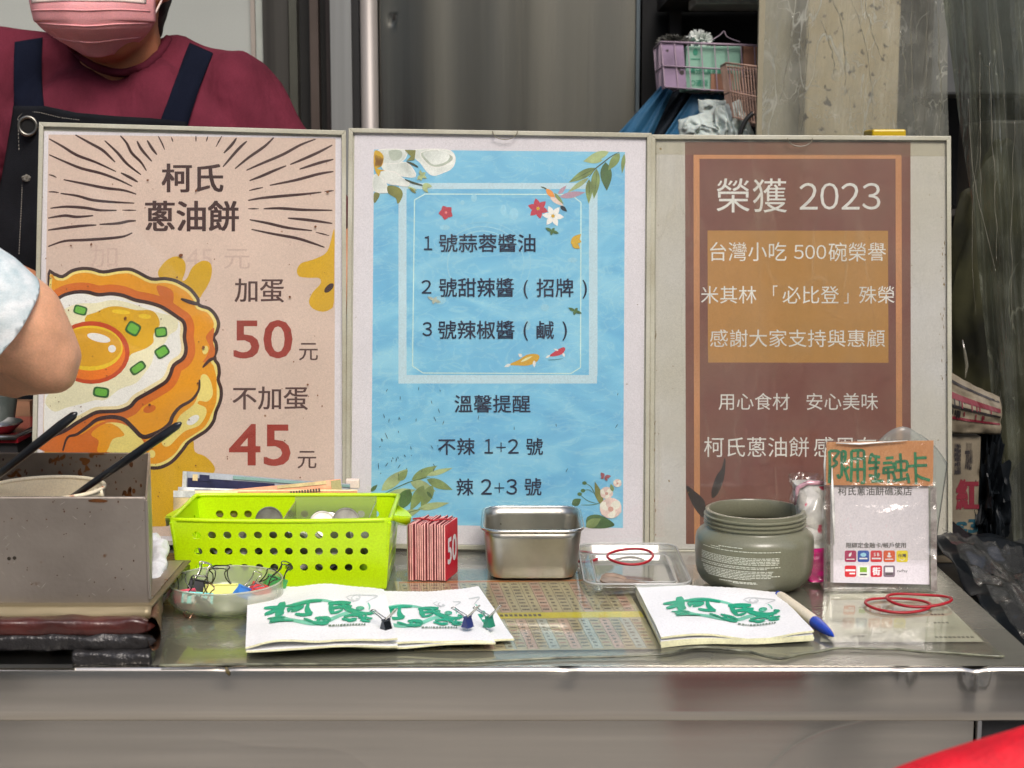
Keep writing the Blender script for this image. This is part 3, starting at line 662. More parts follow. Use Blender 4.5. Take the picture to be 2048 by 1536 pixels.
mk('front_sheet', slab2(in2, .0052, .0056), acry, r2)

# ---------------------------------------------------------------- sign 3: brown award poster
S3 = [(1302, 269), (1902, 272), (1905, 1111), (1299, 1109)]
r3, art, f3, in3, slab3 = sign('brown and gold award poster headed 2023 on yellowed white sheet, in clear stand at right',
        S3, [(1313, 282), (1892, 284), (1895, 1100), (1309, 1098)], {'paper': papc}, .001)
brown = M('poster_brown', A(116, 74, 70), .5, var=.05, vs=6, var2=A(120, 80, 68)); bor = M('ink_tan_border', A(190, 134, 94), .5); tan = M('ink_tan_panel', A(178, 130, 76), .5, var=.1, vs=8, var2=A(168, 124, 66)); cw = M('ink_cream_white', A(250, 232, 218), .5)
art.begin(); art.poly([(1370, 284), (1821, 284), (1822, 1090), (1372, 1088)], brown); art.end('poster_print')
art.begin(); ly = art.layer; art.layer += 1
art.rect(1387, 309.5, 1803, 317.5, bor, ly); art.poly([(1387, 317.6), (1399, 317.6), (1400, 1088), (1388.5, 1088)], bor, ly); art.poly([(1791, 317.6), (1803, 317.6), (1805, 1089), (1793, 1089)], bor, ly); art.end('border_print')
art.begin(); art.poly([(1415, 461), (1776, 461.5), (1777, 725.5), (1416, 725)], tan); art.end('panel_print')
for tx, bx in (('榮獲', (1433, 357, 1574, 425)), ('2023', (1599, 366, 1760, 419)), ('台灣小吃', (1420, 484, 1573, 522)), ('500', (1588, 490, 1652, 518)), ('碗榮譽', (1657, 485, 1772, 523)),
               ('米其林', (1402, 572, 1513, 607)), ('「', (1546, 571, 1555, 592)), ('必比登', (1565, 572, 1678, 607)), ('」', (1688, 586, 1697, 607)), ('殊榮', (1718, 572, 1789, 607)),
               ('感謝大家支持與惠顧', (1420, 659, 1770, 694)), ('用心食材', (1437, 786, 1579, 820)), ('安心美味', (1613, 786, 1756, 820)), ('柯氏蔥油餅', (1408, 874, 1618, 914)), ('感恩有', (1628, 874, 1752, 914)), ('你', (1760, 874, 1797, 914))):
    art.line('lettering', tx, bx, cw, -.004 if tx == '2023' else .0, 8)
bk = M('ink_charcoal', A(48, 42, 46), .5)
art.begin()
art.poly([(1290 + x / 3.303, 680 + y / 3.303) for x, y in smoothc([(527,775),(532,830),(520,920),(485,1010),(445,1045),(440,990),(470,900),(505,850)], True, 3)], bk)
art.poly([(1290 + x / 3.303, 680 + y / 3.303) for x, y in smoothc([(272,960),(330,1000),(385,1050),(400,1100),(388,1175),(330,1115),(288,1030)], True, 3)], bk)
art.poly(leaf(1476, 1000, 1466, 1010, 5), bk); art.end('bamboo_leaf_print')
art.begin(); rs = random.Random(37)
for k in range(60):
    x = rs.uniform(1310, 1900) if rs.random() < .5 else rs.choice((rs.uniform(1303, 1320), rs.uniform(1880, 1900))); y = rs.uniform(285, 1095); r_ = rs.uniform(.4, 1.2)
    art.poly(ell(x, y, r_, r_ * rs.uniform(.6, 1.5), 0, 7), M('grime', A(120, 98, 56), .6), 30)
for (x0, y0, x1, y1) in ((1880, 470, 1896, 760), (1303, 620, 1312, 1090)):
    for k in range(26): x = rs.uniform(x0, x1); y = rs.uniform(y0, y1); art.stroke([(x, y), (x + rs.uniform(-1, 1), y + rs.uniform(2, 9))], 1.6, M('grime', A(120, 98, 56), .6), 31)
tagp(art.end('grime_marks'), kind='stuff')
tape = clear('tape', (.98, .97, .92), milky=.10, rough=.12, mcol=(.75, .72, .6))
art.begin(); art.poly([(1304, 284), (1896, 286), (1896, 313), (1304, 309)], tape, 14); art.end('adhesive_tape')
mk('front_sheet', slab3(in3, .0052, .0056), clear('acrylic_glossy', (.97, .97, .95), milky=.015, rough=.10, gloss=1.8, bump=.12, bs=10, bdist=.006, mvar=.03, mcol=(.75, .68, .5), crease=.10, cscale=7, bstr=(1, 1, .15)), r3)  # warm milky haze and upright streaks painted in as soft glare
# half round thumb notches in the top rims
for rr_, ff, (cx, cy) in ((r3, f3, (1600, 276)), (r2, f2, (1010, 262))):
    mk('thumb_notch', tube([ff(cx + 25 * math.cos(a), cy + 17 * math.sin(a), .0062) for a in [math.pi * k / 12 for k in range(13)]], .0005, 6), M('notch_line', (.16, .14, .09), .3), rr_)
# ================================================================ THINGS ON THE COUNTER
def ctr_px(px, py, z=T): return on_z(px, py, z)
# ---------------------------------------------------------------- soft clear desk mat with sheets beneath
mat_clear = clear('desk_mat_vinyl', (.93, .94, .88), milky=.14, rough=.07, mcol=(.55, .54, .42), gloss=1.0, bump=.15, bs=9, bdist=.004, mvar=.05)
t_ = thing('price_chart', 'beige lottery style number chart with yellow middle band lying under the clear mat', 'paper sheet', ctr_px(1050, 1230, T + .001))
cq = [ctr_px(788, 1163, T + .0016), ctr_px(1240, 1157, T + .0016), ctr_px(1328, 1298, T + .0016), ctr_px(829, 1303, T + .0016)]
def quadf(c, z=None):
    def f(a, b, l):
        p = c[0].lerp(c[1], a).lerp(c[3].lerp(c[2], a), b); return Vector((p.x, p.y, p.z + l))
    return f
art = Art(quadf(cq), t_, .00008)
ch = [M('chart_sand', A(176, 164, 132), .6, var=.1, vs=30), M('chart_rose', A(190, 158, 142), .6, var=.1, vs=30), M('chart_sky', A(168, 174, 168), .6, var=.1, vs=30)]
inkc = M('chart_ink', A(84, 72, 66), .6); inkr = M('chart_red', A(150, 96, 84), .6)
art.begin(); art.poly([(0, 0), (1, 0), (1, 1), (0, 1)], ch[0]); art.end('sheet')
art.begin(); rs = random.Random(5)
for c in range(22):
    x0 = .02 + c * .0436; m_ = ch[0] if c % 2 else (ch[1] if c > 4 and (c // 2) % 2 else ch[2])
    art.rect(x0, .04, x0 + .0425, .50, ch[1] if c % 4 == 1 else ch[0], 2); art.rect(x0, .60, x0 + .0425, .985, m_, 2)
    art.rect(x0 - .0012, .04, x0 + .0006, .50, inkc, 3); art.rect(x0 - .0012, .60, x0 + .0006, .985, inkc, 3)
art.rect(.02, .01, .98, .035, M('chart_orange', A(190, 110, 50), .6), 2)
art.rect(.0, .51, 1.0, .59, M('chart_yellow', A(206, 190, 20), .5), 4)
art.end('column_print')
art.begin()
for c in range(22):
    x0 = .026 + c * .0436
    for y0, y1, nr in ((.05, .49, 9), (.61, .975, 9)):
        for r in range(nr):
            y = y0 + (y1 - y0) * (r + .3) / nr
            if c % 2: segs_ = [(x0, x0 + rs.uniform(.026, .032))]
            else: segs_ = [(x0 + .006, x0 + rs.uniform(.016, .024))]
            for a, b in segs_:
                k = a
                while k < b:
                    d_ = rs.uniform(.003, .007); art.rect(k, y, min(b, k + d_), y + (y1 - y0) / nr * .42, inkr if (c % 4 == 1 and r % 2) else inkc, 5); k += d_ + .0014
art.end('figures_print')
art.begin()
for k in range(9): art.rect(.40 + k * .02, .535, .413 + k * .02, .565, inkc, 6)
art.end('band_print')
t_ = thing('paper_sheet', 'white printed sheet under the clear mat at the right end of the counter', 'paper sheet', ctr_px(1800, 1230, T + .001))
pq = [ctr_px(1660, 1188, T + .0015), ctr_px(1870, 1186, T + .0015), ctr_px(1968, 1284, T + .0015), ctr_px(1640, 1284, T + .0015)]
art = Art(quadf(pq), t_, .00008)
art.begin(); art.poly([(0, 0), (1, 0), (1, 1), (0, 1)], M('sheet_grey', A(178, 176, 160), .6, var=.2, vs=22, bump=.1)); art.end('sheet')
art.begin()
for (x, y, n_) in ((.72, .9, 9), (.2, .88, 3), (.80, .45, 4), (.78, .62, 4)):
    for k in range(n_): art.rect(x + k * .028, y, x + k * .028 + .02, y + .03, M('sheet_ink', A(96, 96, 88), .6), 3)
art.end('print_line')
def matf(u, v):
    fr = [(318, 1329), (480, 1327), (660, 1326), (900, 1322), (1180, 1312), (1320, 1310), (1400, 1299), (1480, 1302), (1560, 1315), (1620, 1303), (1680, 1294), (1780, 1296), (1860, 1302), (2008, 1311)]
    bk_ = [(372, 1130), (1790, 1128)]
    k = u * (len(fr) - 1); i = min(len(fr) - 2, int(k)); t = k - i; t = t * t * (3 - 2 * t)
    fx = fr[i][0] + (fr[i + 1][0] - fr[i][0]) * (k - i); fy = fr[i][1] + (fr[i + 1][1] - fr[i][1]) * t
    a = on_z(fx, fy, T + .003); b = on_z(372 + (1800 - 372) * (fx - 318) / (2008 - 318), 1130, T + .003)
    p = a.lerp(b, v); lift = .0028 * math.exp(-((fx - 1400) / 90) ** 2) * max(0, 1 - v * 5)
    return (p.x, p.y, T + .0030 + .0004 * fbm(p.x * 9, p.y * 9, 2) + lift)
m_ = mk('desk_mat', grid(matf, 170, 24), mat_clear, smooth='all', label='thick clear vinyl desk mat with a wavy front edge spread over the steel counter', cat='desk mat')
pts = [matf(u / 169, 0) for u in range(170)]
mk('mat_edge', tube([(p[0], p[1] - .0003, p[2] - .0007) for p in pts], .0011, 6), M('vinyl_edge', (.20, .205, .14), .2, var=.4, vs=60), m_, smooth='all')

# ---------------------------------------------------------------- green basket
ZM = T + .0036
lime = M('lime_plastic', A(176, 210, 6), .32, var=.05, vs=8, spots=A(70, 90, 10), sscale=190, samt=.02, sss=.08)
lime_in = lime
b0 = on_z(358, 1178, ZM); b1 = on_z(770, 1178, ZM); yfb = b0.y
ztop = on_y(564, 1041, yfb - .003).z
tl, trr = on_z(347, 1040, ztop), on_z(783, 1043, ztop)
bl_, br_ = on_z(350, 984, ztop), on_z(768, 988, ztop)
dep = bl_.y - tl.y
DEP = max(.075, min(.11, dep))
cxb = (b0.x + b1.x) / 2; wt = (trr.x - tl.x) / 2; wb = (b1.x - b0.x) / 2; hb = ztop - ZM
bas = thing('plastic_basket', 'lime green plastic basket with rows of round holes holding coins', 'basket', (cxb, tl.y + DEP / 2, ZM))
def holed(P00, P10, P11, P01, nc, nr, mu, mv0, mv1, rad):
    """flat panel (bilinear) pierced by nc x nr round holes; rad in metres"""
    P = lambda u, v: P00.lerp(P10, u).lerp(P01.lerp(P11, u), v)
    W = (P10 - P00).length; H = (P01 - P00).length
    us = [0, mu] + [mu + (1 - 2 * mu) * (i + 1) / nc for i in range(nc)] + [1]; vs_ = [0, mv0] + [mv0 + (mv1 - mv0) * (j + 1) / nr for j in range(nr)] + [1]
    V, Fc = [], []; cache = {}
    def vid(u, v):
        k = (round(u, 6), round(v, 6))
        if k not in cache: cache[k] = len(V); V.append(P(u, v))
        return cache[k]
    for i in range(len(us) - 1):
        for j in range(len(vs_) - 1):
            u0, u1, v0, v1 = us[i], us[i + 1], vs_[j], vs_[j + 1]
            hole = 1 <= i <= nc and 1 <= j <= nr
            if not hole:
                # match the mid-edge vertices of pierced neighbours
                Fc.append((vid(u0, v0), vid(u1, v0), vid(u1, v1), vid(u0, v1))); continue
            cu, cv = (u0 + u1) / 2, (v0 + v1) / 2; ring = []; sq = []
            for k in range(16):
                a = 2 * math.pi * (k + .5) / 16 - math.pi / 4 * 0
                ring.append(vid(cu + rad / W * math.cos(a), cv + rad / H * math.sin(a)))
            cs = [vid(u1, v1), vid(u0, v1), vid(u0, v0), vid(u1, v0)]
            for qd in range(4):      # quadrant from angle qd*90 .. +90, corner cs[qd]
                rr = [ring[(qd * 4 + k) % 16] for k in range(4)]
                for k in range(3): Fc.append((cs[qd], rr[k + 1], rr[k]))
                nx = ring[(qd * 4 + 4) % 16]; Fc.append((cs[qd], cs[(qd + 1) % 4], nx, rr[3]))
    return V, Fc
yf, yb = tl.y, tl.y + DEP; fl = .004
q00, q10, q11, q01 = Vector((cxb - wb, yf + fl, ZM)), Vector((cxb + wb, yf + fl, ZM)), Vector((cxb + wt, yf, ztop)), Vector((cxb - wt, yf, ztop))
r00, r10, r11, r01 = Vector((cxb - wb, yb - fl, ZM)), Vector((cxb + wb, yb - fl, ZM)), Vector((cxb + wt, yb, ztop)), Vector((cxb - wt, yb, ztop))
mk('front_wall', holed(q00, q10, q11, q01, 12, 3, .075, .19, .90, .0036), lime, bas, solid=.0022)
mk('back_wall', holed(r00, r10, r11, r01, 12, 3, .075, .12, .83, .0036), lime, bas, solid=.0022)
mk('side_wall', holed(q00, r00, r01, q01, 5, 3, .12, .12, .83, .0036), lime, bas, solid=.0022)
mk('side_wall', holed(q10, r10, r11, q11, 5, 3, .12, .12, .83, .0036), lime, bas, solid=.0022)
mk('base', ([q00, q10, r10, r00], [(0, 1, 2, 3)]), lime, bas, solid=.0022)
rimp = []
for a, b in ((q01, q11), (q11, r11), (r11, r01), (r01, q01)):
    dv = (b - a).normalized()
    for k in range(7): rimp.append(a.lerp(b, .03 + .94 * k / 6) + Vector((0, 0, -.0006 * math.sin(math.pi * k / 6) * 2 if a is q01 else 0)))
mk('rim', tube(rimp, .0021, 8, closed=True), lime, bas, smooth='all')
mk('corner_rib', tube([q00 + Vector((-.001, -.001, .028)), q01 + Vector((0, -.001, -.002))], .0018, 6), lime, bas)
mk('corner_rib', tube([q10 + Vector((.001, -.001, .028)), q11 + Vector((0, -.001, -.002))], .0018, 6), lime, bas)
for sx in (-1, 1):
    ym = (yf + yb) / 2 - .006
    cx_ = cxb + sx * wt; P = smoothc([(0, -.026), (.007, -.018), (.0145, -.007), (.0155, .003), (.011, .013), (.004, .021), (0, .026)], False, 3)
    V = [Vector((cx_ + sx * x, ym + y, ztop - .0015 - x * .35)) for x, y in P] + [Vector((cx_ + sx * x * .9, ym + y, ztop - .012 - x * .3 + abs(y) * .25)) for x, y in P]; n = len(P)
    Fc = [tuple(range(n))] + [(i, i + 1, n + i + 1, n + i) for i in range(n - 1)]
    mk('handle', (V, Fc), lime, bas, solid=.0018, smooth=True)
# small clear tray in the basket
ct = thing('clear_tray', 'small clear plastic tray of coins inside the green basket', 'tray', (cxb + .012, yf + DEP * .5, ZM + .03))
cb = clear('clear_box', (.9, .92, .86), milky=.28, rough=.2, mcol=(.55, .58, .42))
x0, x1, y0, y1, zz0, zz1 = cxb + .0, cxb + wt - .020, yf + .016, yb - .016, ZM + .028, ztop + .0015
for nm, vf in (('side', box(x0, x1, y1, y1 + .001, zz0, zz1)), ('side', box(x0, x1, y0, y0 + .001, zz0, zz1 - .008)), ('side', box(x0, x0 + .001, y0 + .001, y1, zz0, zz1 - .004)), ('side', box(x1 - .001, x1, y0 + .001, y1, zz0, zz1 - .004)), ('bottom', box(x0, x1, y0, y1, zz0 - .001, zz0))):
    mk(nm, vf, cb, ct)
# coins
silver = M('coin_silver', (.40, .39, .35), .3, 1, var=.25, vs=60); bronze = M('coin_bronze', (.36, .24, .17), .38, 1, var=.3, vs=60)
def coin_mesh(r, h): return lathe([(0, 0), (r * .97, 0), (r, h * .15), (r, h * .85), (r * .97, h), (r * .90, h), (r * .87, h * .88), (0, h * .88)], 28)
c_proto = mk('coin', coin_mesh(.0130, .0019), silver, local=True, label='silver coin lying among others in the green basket', cat='coin', group='coins heaped in the green basket')
rs = random.Random(11); first = True
def place(o, loc, rot): o.location = loc; o.rotation_euler = rot
for k in range(58):
    o = c_proto if first else copy_tree(c_proto); first = False
    u = rs.uniform(.08, .92)
    if k % 3 == 0:      # leaning on the front wall, seen through the holes
        place(o, (cxb + (u - .5) * 2 * (wb - .012), yf + .012 + rs.uniform(0, .006), ZM + rs.uniform(.012, .042)), (R(rs.uniform(60, 85)), R(rs.uniform(-20, 20)), rs.uniform(-.3, .3)))
    elif k % 3 == 1:
        place(o, (cxb + (u - .5) * 2 * (wb - .014), yf + rs.uniform(.018, DEP - .018), ZM + rs.uniform(.005, .022)), (R(rs.uniform(-35, 35)), R(rs.uniform(-35, 35)), 0))
    else:
        place(o, (cxb + rs.uniform(-.85, .85) * (wb - .012), yf + rs.uniform(.02, .04), ZM + rs.uniform(.020, .044)), (R(rs.uniform(30, 80)), R(rs.uniform(-30, 30)), 0))
for x, z, lean, wh in ((-.02, .008, 78, 'leftmost of those showing over the front rim of the green basket'), (.030, .004, 70, 'just left inside the clear tray in the green basket'), (.052, .007, 74, 'rightmost of those showing over the front rim of the green basket'), (.036, .003, 60, 'lying flatter behind another in the clear tray')):
    o = copy_tree(c_proto); place(o, (cxb + x, yf + DEP * .55, ztop - .0115 + z - .004), (R(lean), 0, .2)); o.location.z -= .0065; o['label'] = 'silver coin ' + wh; o['group'] = 'coins standing in the basket tray'

# ---------------------------------------------------------------- banknotes behind the basket
def note(label, pxs, y, mats, group=None, shade=0):
    """a folded banknote standing on its long edge; pxs = four corners in the picture at depth y"""
    c = [on_y(a, b, y) for a, b in pxs]
    root = thing('banknote', label, 'banknote', ((c[0].x + c[1].x) / 2, y, c[3].z), group)
    def g(u, v):
        p = c[0].lerp(c[1], u).lerp(c[3].lerp(c[2], u), v); return (p.x, p.y + .0012 * math.sin(u * 7 + y * 900), p.z)
    mk('paper', grid(g, 16, 4), mats[0], root, smooth='all', solid=.0006)
    art = Art(lambda a, b, l: Vector(g(a, b)) + Vector((0, -l, 0)), root, .0002)
    art.layer = 3; art.begin()
    for (a0, a1, v0, v1, mm) in mats[1]: art.rect(a0, v0, a1, v1, mm, n=12)
    art.end('note_print')
nb = M('note_blue_grey', A(140, 146, 152), .6, var=.12, vs=60); nn = M('note_navy', A(44, 46, 78), .5, var=.2, vs=90); nr = M('note_red', A(226, 156, 120), .6, var=.12, vs=80); nc_ = M('note_cream', A(234, 198, 150), .6, var=.1, vs=60); ng = M('note_silver', A(205, 208, 204), .35, var=.15, vs=120)
yn = yb + .003
note('grey blue banknote with a broad navy band, rearmost behind the green basket', [(366, 942), (700, 968), (700, 1030), (362, 1030)], yn + .012, (nb, [(.03, .55, .14, .40, nn), (0, .025, 0, 1, ng), (.06, .09, .05, .2, nc_), (.10, .16, .05, .2, nn), (.3, 1, .02, .10, M('note_teal', A(130, 164, 160), .6))]))
note('grey green banknote edge between the navy banded note and the orange notes', [(356, 974), (690, 984), (690, 1030), (352, 1030)], yn + .008, (ng, [(.1, .9, .05, .14, nb), (.12, .7, .2, .26, nc_)]))
note('orange red banknote rising to the right behind the green basket', [(400, 986), (681, 958), (690, 1030), (400, 1030)], yn + .005, (nr, [(.02, .45, .3, .6, nc_), (.93, 1, .02, .8, M('note_green', A(184, 176, 128), .6)), (.55, .9, .0, .10, nc_)] + [(.60 + k * .02, .612 + k * .02, .22 - k * .003, .32 - k * .003, inkc) for k in range(13)]))
note('cream coloured banknote stack edge just above the basket rim', [(347, 981), (715, 979), (715, 1034), (347, 1034)], yn + .002, (nc_, [(.0, .12, .0, .25, ng), (.35, 1, .04, .3, nr)]))
mk('eraser_block', box(on_y(688, 970, yn + .002).x, on_y(716, 970, yn + .002).x, yn + .016, yn + .024, on_y(700, 984, yn).z, on_y(700, 966, yn).z), M('pale_pink', A(232, 204, 190), .6), label='small pale pink block behind the right end of the basket', cat='block', bev=.001)

# ---------------------------------------------------------------- round dish of binder clips
dc = on_z(452, 1210, ZM); dr = 111 / F * (dc - CP).length
dish = thing('round_dish', 'shallow round clear plastic dish full of coloured binder clips', 'dish', (dc.x, dc.y, ZM))
dcl = clear('dish_plastic', (.93, .95, .88), milky=.34, rough=.18, mcol=(.72, .73, .62), gloss=1.2)
mk('bowl', lathe([(.001, .001), (dr * .80, .001), (dr * .93, .0035), (dr, .009), (dr * 1.0, .0215), (dr * .985, .0225), (dr * .97, .0215), (dr * .965, .009), (dr * .90, .0045), (0.001, .0025)], 64, dc.x, dc.y, ZM), dcl, dish, smooth=True)
mk('rim', tube([(dc.x + dr * .988 * math.cos(a), dc.y + dr * .988 * math.sin(a), ZM + .0225) for a in [k * math.pi / 32 for k in range(64)]], .0008, 6, closed=True), clear('dish_rim', (.9, .92, .85), milky=.6, mcol=(.82, .82, .72)), dish, smooth='all')
wire = M('nickel_wire', (.62, .60, .55), .18, 1)
wire_d = M('dark_wire', (.12, .12, .11), .25, 1)
def clip(label, colm, loc, rot, w=.019, wirem=None, ang=(25, 150), s=1.0, striped=None):
    r = thing('binder_clip', label, 'binder clip', loc, rot=rot)
    h, bk_ = .009 * s, .0075 * s; ww = w * s / 2
    V = [(-ww, -bk_ / 2, 0), (ww, -bk_ / 2, 0), (ww, bk_ / 2, 0), (-ww, bk_ / 2, 0), (-ww, -.0006, h), (ww, -.0006, h), (ww, .0006, h), (-ww, .0006, h)]
    mk('body', (V, [(0, 1, 2, 3), (0, 4, 5, 1), (3, 2, 6, 7), (1, 5, 6, 2), (0, 3, 7, 4)]), colm, r, local=True, solid=.0005)
    for sgn in (-1, 1):
        mk('spine_roll', tube([(-ww, sgn * .0009, h), (ww, sgn * .0009, h)], .0009 * s, 8), colm, r, local=True, smooth=True)
    if striped:
        for k in range(4): mk('stripe', box(-ww + (k * 2 + .5) * w * s / 8, -ww + (k * 2 + 1.4) * w * s / 8, -bk_ / 2 - .0012, -bk_ / 2 + .0, .0008, h * .8), striped, r, local=True)
    for sgn, an in zip((-1, 1), ang):
        a = R(an); L = .0165 * s; u = Vector((0, -math.cos(a), math.sin(a)))
        b_ = Vector((0, sgn * .0009, h))
        P = [(-ww * .62, 0), (-ww * .40, L * .35), (-ww * .36, L * .72), (-ww * .5, L * .9), (-ww * .35, L), (ww * .35, L), (ww * .5, L * .9), (ww * .36, L * .72), (ww * .40, L * .35), (ww * .62, 0)]
        mk('wire_handle', tube(smoothc([tuple(b_ + Vector((x, 0, 0)) + u * y) for x, y in P], False, 3), .00055 * s, 6), wirem or wire, r, local=True, smooth='all')
    return r
cm = lambda n_, c: M('clip_' + n_, c, .35)
dz = ZM + .006
clip('pink binder clip at the left edge of the round dish', cm('pink', A(226, 90, 110)), (dc.x - dr * .72, dc.y - .004, dz), (R(20), 0, R(30)), wirem=wire_d)
clip('white and turquoise striped binder clip in the left of the round dish', cm('turquoise', A(110, 214, 214)), (dc.x - dr * .42, dc.y - dr * .42, dz + .001), (R(-15), R(6), R(8)), w=.026, wirem=wire_d, ang=(60, 115), striped=cm('stripe_white', A(236, 240, 236)))
clip('black binder clip with silver handles standing in the round dish', cm('black', (.02, .02, .02)), (dc.x - dr * .50, dc.y + .006, dz + .005), (R(-10), R(18), R(20)), wirem=wire, ang=(70, 100))
clip('pale yellow binder clip in the middle of the round dish', cm('yellow', A(240, 226, 130)), (dc.x - dr * .06, dc.y - dr * .10, dz + .004), (R(-12), R(-3), R(-6)), w=.030, ang=(60, 92), wirem=wire_d)
clip('dark binder clip with a brown wire handle between the striped and yellow clips', cm('black', (.02, .02, .02)), (dc.x - dr * .22, dc.y - dr * .52, dz), (R(50), R(20), R(-48)), wirem=M('copper_wire', (.5, .3, .2), .25, 1), ang=(10, 165))
clip('blue binder clip leaning right in the round dish', cm('blue', A(60, 126, 206)), (dc.x + dr * .34, dc.y - dr * .25, dz + .004), (R(10), R(28), R(52)), wirem=wire, ang=(80, 30))
clip('red binder clip at the right of the round dish, half behind the bags', cm('red', A(206, 66, 70)), (dc.x + dr * .58, dc.y - dr * .05, dz + .004), (R(5), R(25), R(40)), wirem=wire_d, ang=(75, 40))
clip('green binder clip lying at the back right of the round dish', cm('green', A(60, 140, 70)), (dc.x + dr * .80, dc.y + .014, dz + .006), (R(5), R(25), R(30)), wirem=wire_d, ang=(80, 60))

# ---------------------------------------------------------------- stacks of printed paper bags
bagp = M('bag_paper', A(246, 247, 238, .80), .55, var=.03, vs=14, var2=A(236, 238, 232, .80), bump=.12, bs=40)
bage = M('bag_edge', A(248, 232, 190, .9), .6, var=.1, vs=80); bg1 = M('bag_green', A(10, 146, 112), .5, var=.06, vs=60); bg2 = M('bag_green_pale', A(110, 186, 160), .5, var=.1, vs=60); bg3 = M('bag_grey_print', A(198, 202, 202, .86), .5)
bgd = M('bag_small_print', A(84, 110, 92), .5)
def bag(label, corners, z, seed, group, printed=True, wave=.0012, full=True):
    c = [on_z(x, y, z) for x, y in corners]
    root = thing('paper_bag', label, 'paper bag', (sum((p.x for p in c)) / 4, sum((p.y for p in c)) / 4, z), group)
    def f(a, b, l):
        p = c[0].lerp(c[1], a).lerp(c[3].lerp(c[2], a), b)
        wv = wave * (math.sin(a * 7 + seed) * b * .8 + 1.2 * noise.noise(Vector((a * 3.2, b * 3.2, seed)))) + wave * .9 * (1 - b) * math.sin(a * 5 + seed * 2) + wave * 1.2
        return Vector((p.x, p.y, p.z + max(0, wv) + l))
    nu, nv = 44, 22
    def g(u, v):
        p = f(u, v, .0016)
        if v == 0: p.y += .0011 * (1 if round(u * nu) % 2 else 0)
        return p
    def gb(u, v): p = f(u, v, 0); return p
    top = grid(g, nu, nv); bot = grid(gb, nu, nv); k = len(top[0]); V = top[0] + bot[0]; Fc = list(top[1]) + [tuple(i + k for i in q_[::-1]) for q_ in bot[1]]; mi = [0] * len(Fc)
    def side(ids):
        for a, b in zip(ids[:-1], ids[1:]): Fc.append((a, b, b + k, a + k)); mi.append(1)
    row = nu + 1
    side([i for i in range(nu, -1, -1)]); side([nv * row + i for i in range(row)]); side([j * row for j in range(nv + 1)]); side([j * row + nu for j in range(nv, -1, -1)])
    mk('bag_paper', (V, Fc, mi), [bagp, bage], root, smooth=True)
    if printed:
        art = Art(lambda a, b, l: f(a, b, .0016 + .00025 + l), root, .00006)
        art.begin()
        Q = [(1270, 1180), (1554, 1190), (1627, 1293), (1322, 1302)]
        def ab(x, y):            # tracing of the brush print -> position on the bag
            x, y = 1260 + x / 4.655, 1160 + y / 4.655; a = b = .5
            for _ in range(12):
                px = Q[0][0] * (1 - a) * (1 - b) + Q[1][0] * a * (1 - b) + Q[2][0] * a * b + Q[3][0] * (1 - a) * b
                py = Q[0][1] * (1 - a) * (1 - b) + Q[1][1] * a * (1 - b) + Q[2][1] * a * b + Q[3][1] * (1 - a) * b
                b += (y - py) / 112; a += (x - px - 62 * ((y - py) / 112)) / 290
            return a, b
        def ns(pts, wd, m_, layer):
            pts = smoothc([pts[0], ((pts[0][0] + pts[1][0]) / 2, (pts[0][1] + pts[1][1]) / 2 + 1), pts[1]] if len(pts) == 2 else pts, False, 6); n = len(pts); V, Fc = [], []
            for i, p in enumerate(pts):
                a, b = pts[max(0, i - 1)], pts[min(n - 1, i + 1)]; tx, ty = b[0] - a[0], b[1] - a[1]; l = math.hypot(tx, ty) or 1; t = i / (n - 1); h = wd * .5 * (.35 + .65 * math.sin(math.pi * (.08 + .8 * t)))
                V += [ab(p[0] - ty / l * h, p[1] + tx / l * h), ab(p[0] + ty / l * h, p[1] - tx / l * h)]
            art.add(V, [(2 * i, 2 * i + 1, 2 * i + 3, 2 * i + 2) for i in range(n - 1)], m_, layer)
        def ov(cx, cy, rx, ry, m_, layer): art.poly([ab(x, y) for x, y in ell(cx, cy, rx, ry, 0, 18)], m_, layer)
        for P, w_ in (([(510,420),(640,465),(800,490),(950,480),(1080,430),(1200,390)], 44), ([(560,308),(700,285),(850,290),(980,312)], 26), ([(1290,300),(1320,330),(1330,365)], 14)): ns(P, w_, bg2, 1)
        for P, w_ in (([(1062,262),(1120,240),(1250,240),(1355,244),(1310,275),(1270,300)], 12), ([(1070,262),(1110,285),(1160,300)], 9)): ns(P, w_, bg3, 2)
        ov(1160, 270, 46, 28, bg3, 3); ov(1158, 268, 30, 17, bagp, 4); ov(1175, 276, 14, 8, bg3, 5)
        art.end('pale_print'); art.begin()
        for P, w_ in (([(316,345),(400,338),(505,330)], 24), ([(462,280),(474,340),(484,420)], 62), ([(345,398),(405,378),(455,358)], 30), ([(484,362),(525,402)], 24), ([(503,326),(620,318),(740,300),(850,300)], 23),
                      ([(728,308),(735,360),(768,395),(805,408)], 34), ([(806,408),(720,414),(640,404)], 22), ([(540,352),(620,350),(698,340)], 22), ([(552,350),(575,382)], 22), ([(590,380),(650,368),(694,346)], 18)): ns(P, w_ * 1.35, bg1, 8)
        art.end('brush_lettering'); art.begin()
        for P, w_ in (([(922,326),(1020,318),(1135,318)], 32), ([(950,322),(968,365),(1005,410)], 40), ([(1000,410),(1050,400),(1090,382)], 22), ([(960,368),(1060,356),(1160,350)], 28), ([(1058,318),(1100,360),(1180,395),(1290,422),(1380,412)], 36), ([(1380,412),(1392,395),(1345,384)], 20)): ns(P, w_ * 1.15, bg1, 9)
        ov(1245, 366, 40, 22, bg1, 10); ns([(1215,365),(1275,362)], 7, bg2, 11); ns([(1215,380),(1275,378)], 7, bg2, 11); ns([(1243,352),(1247,392)], 6, bg2, 11)
        art.end('brush_lettering'); art.begin()
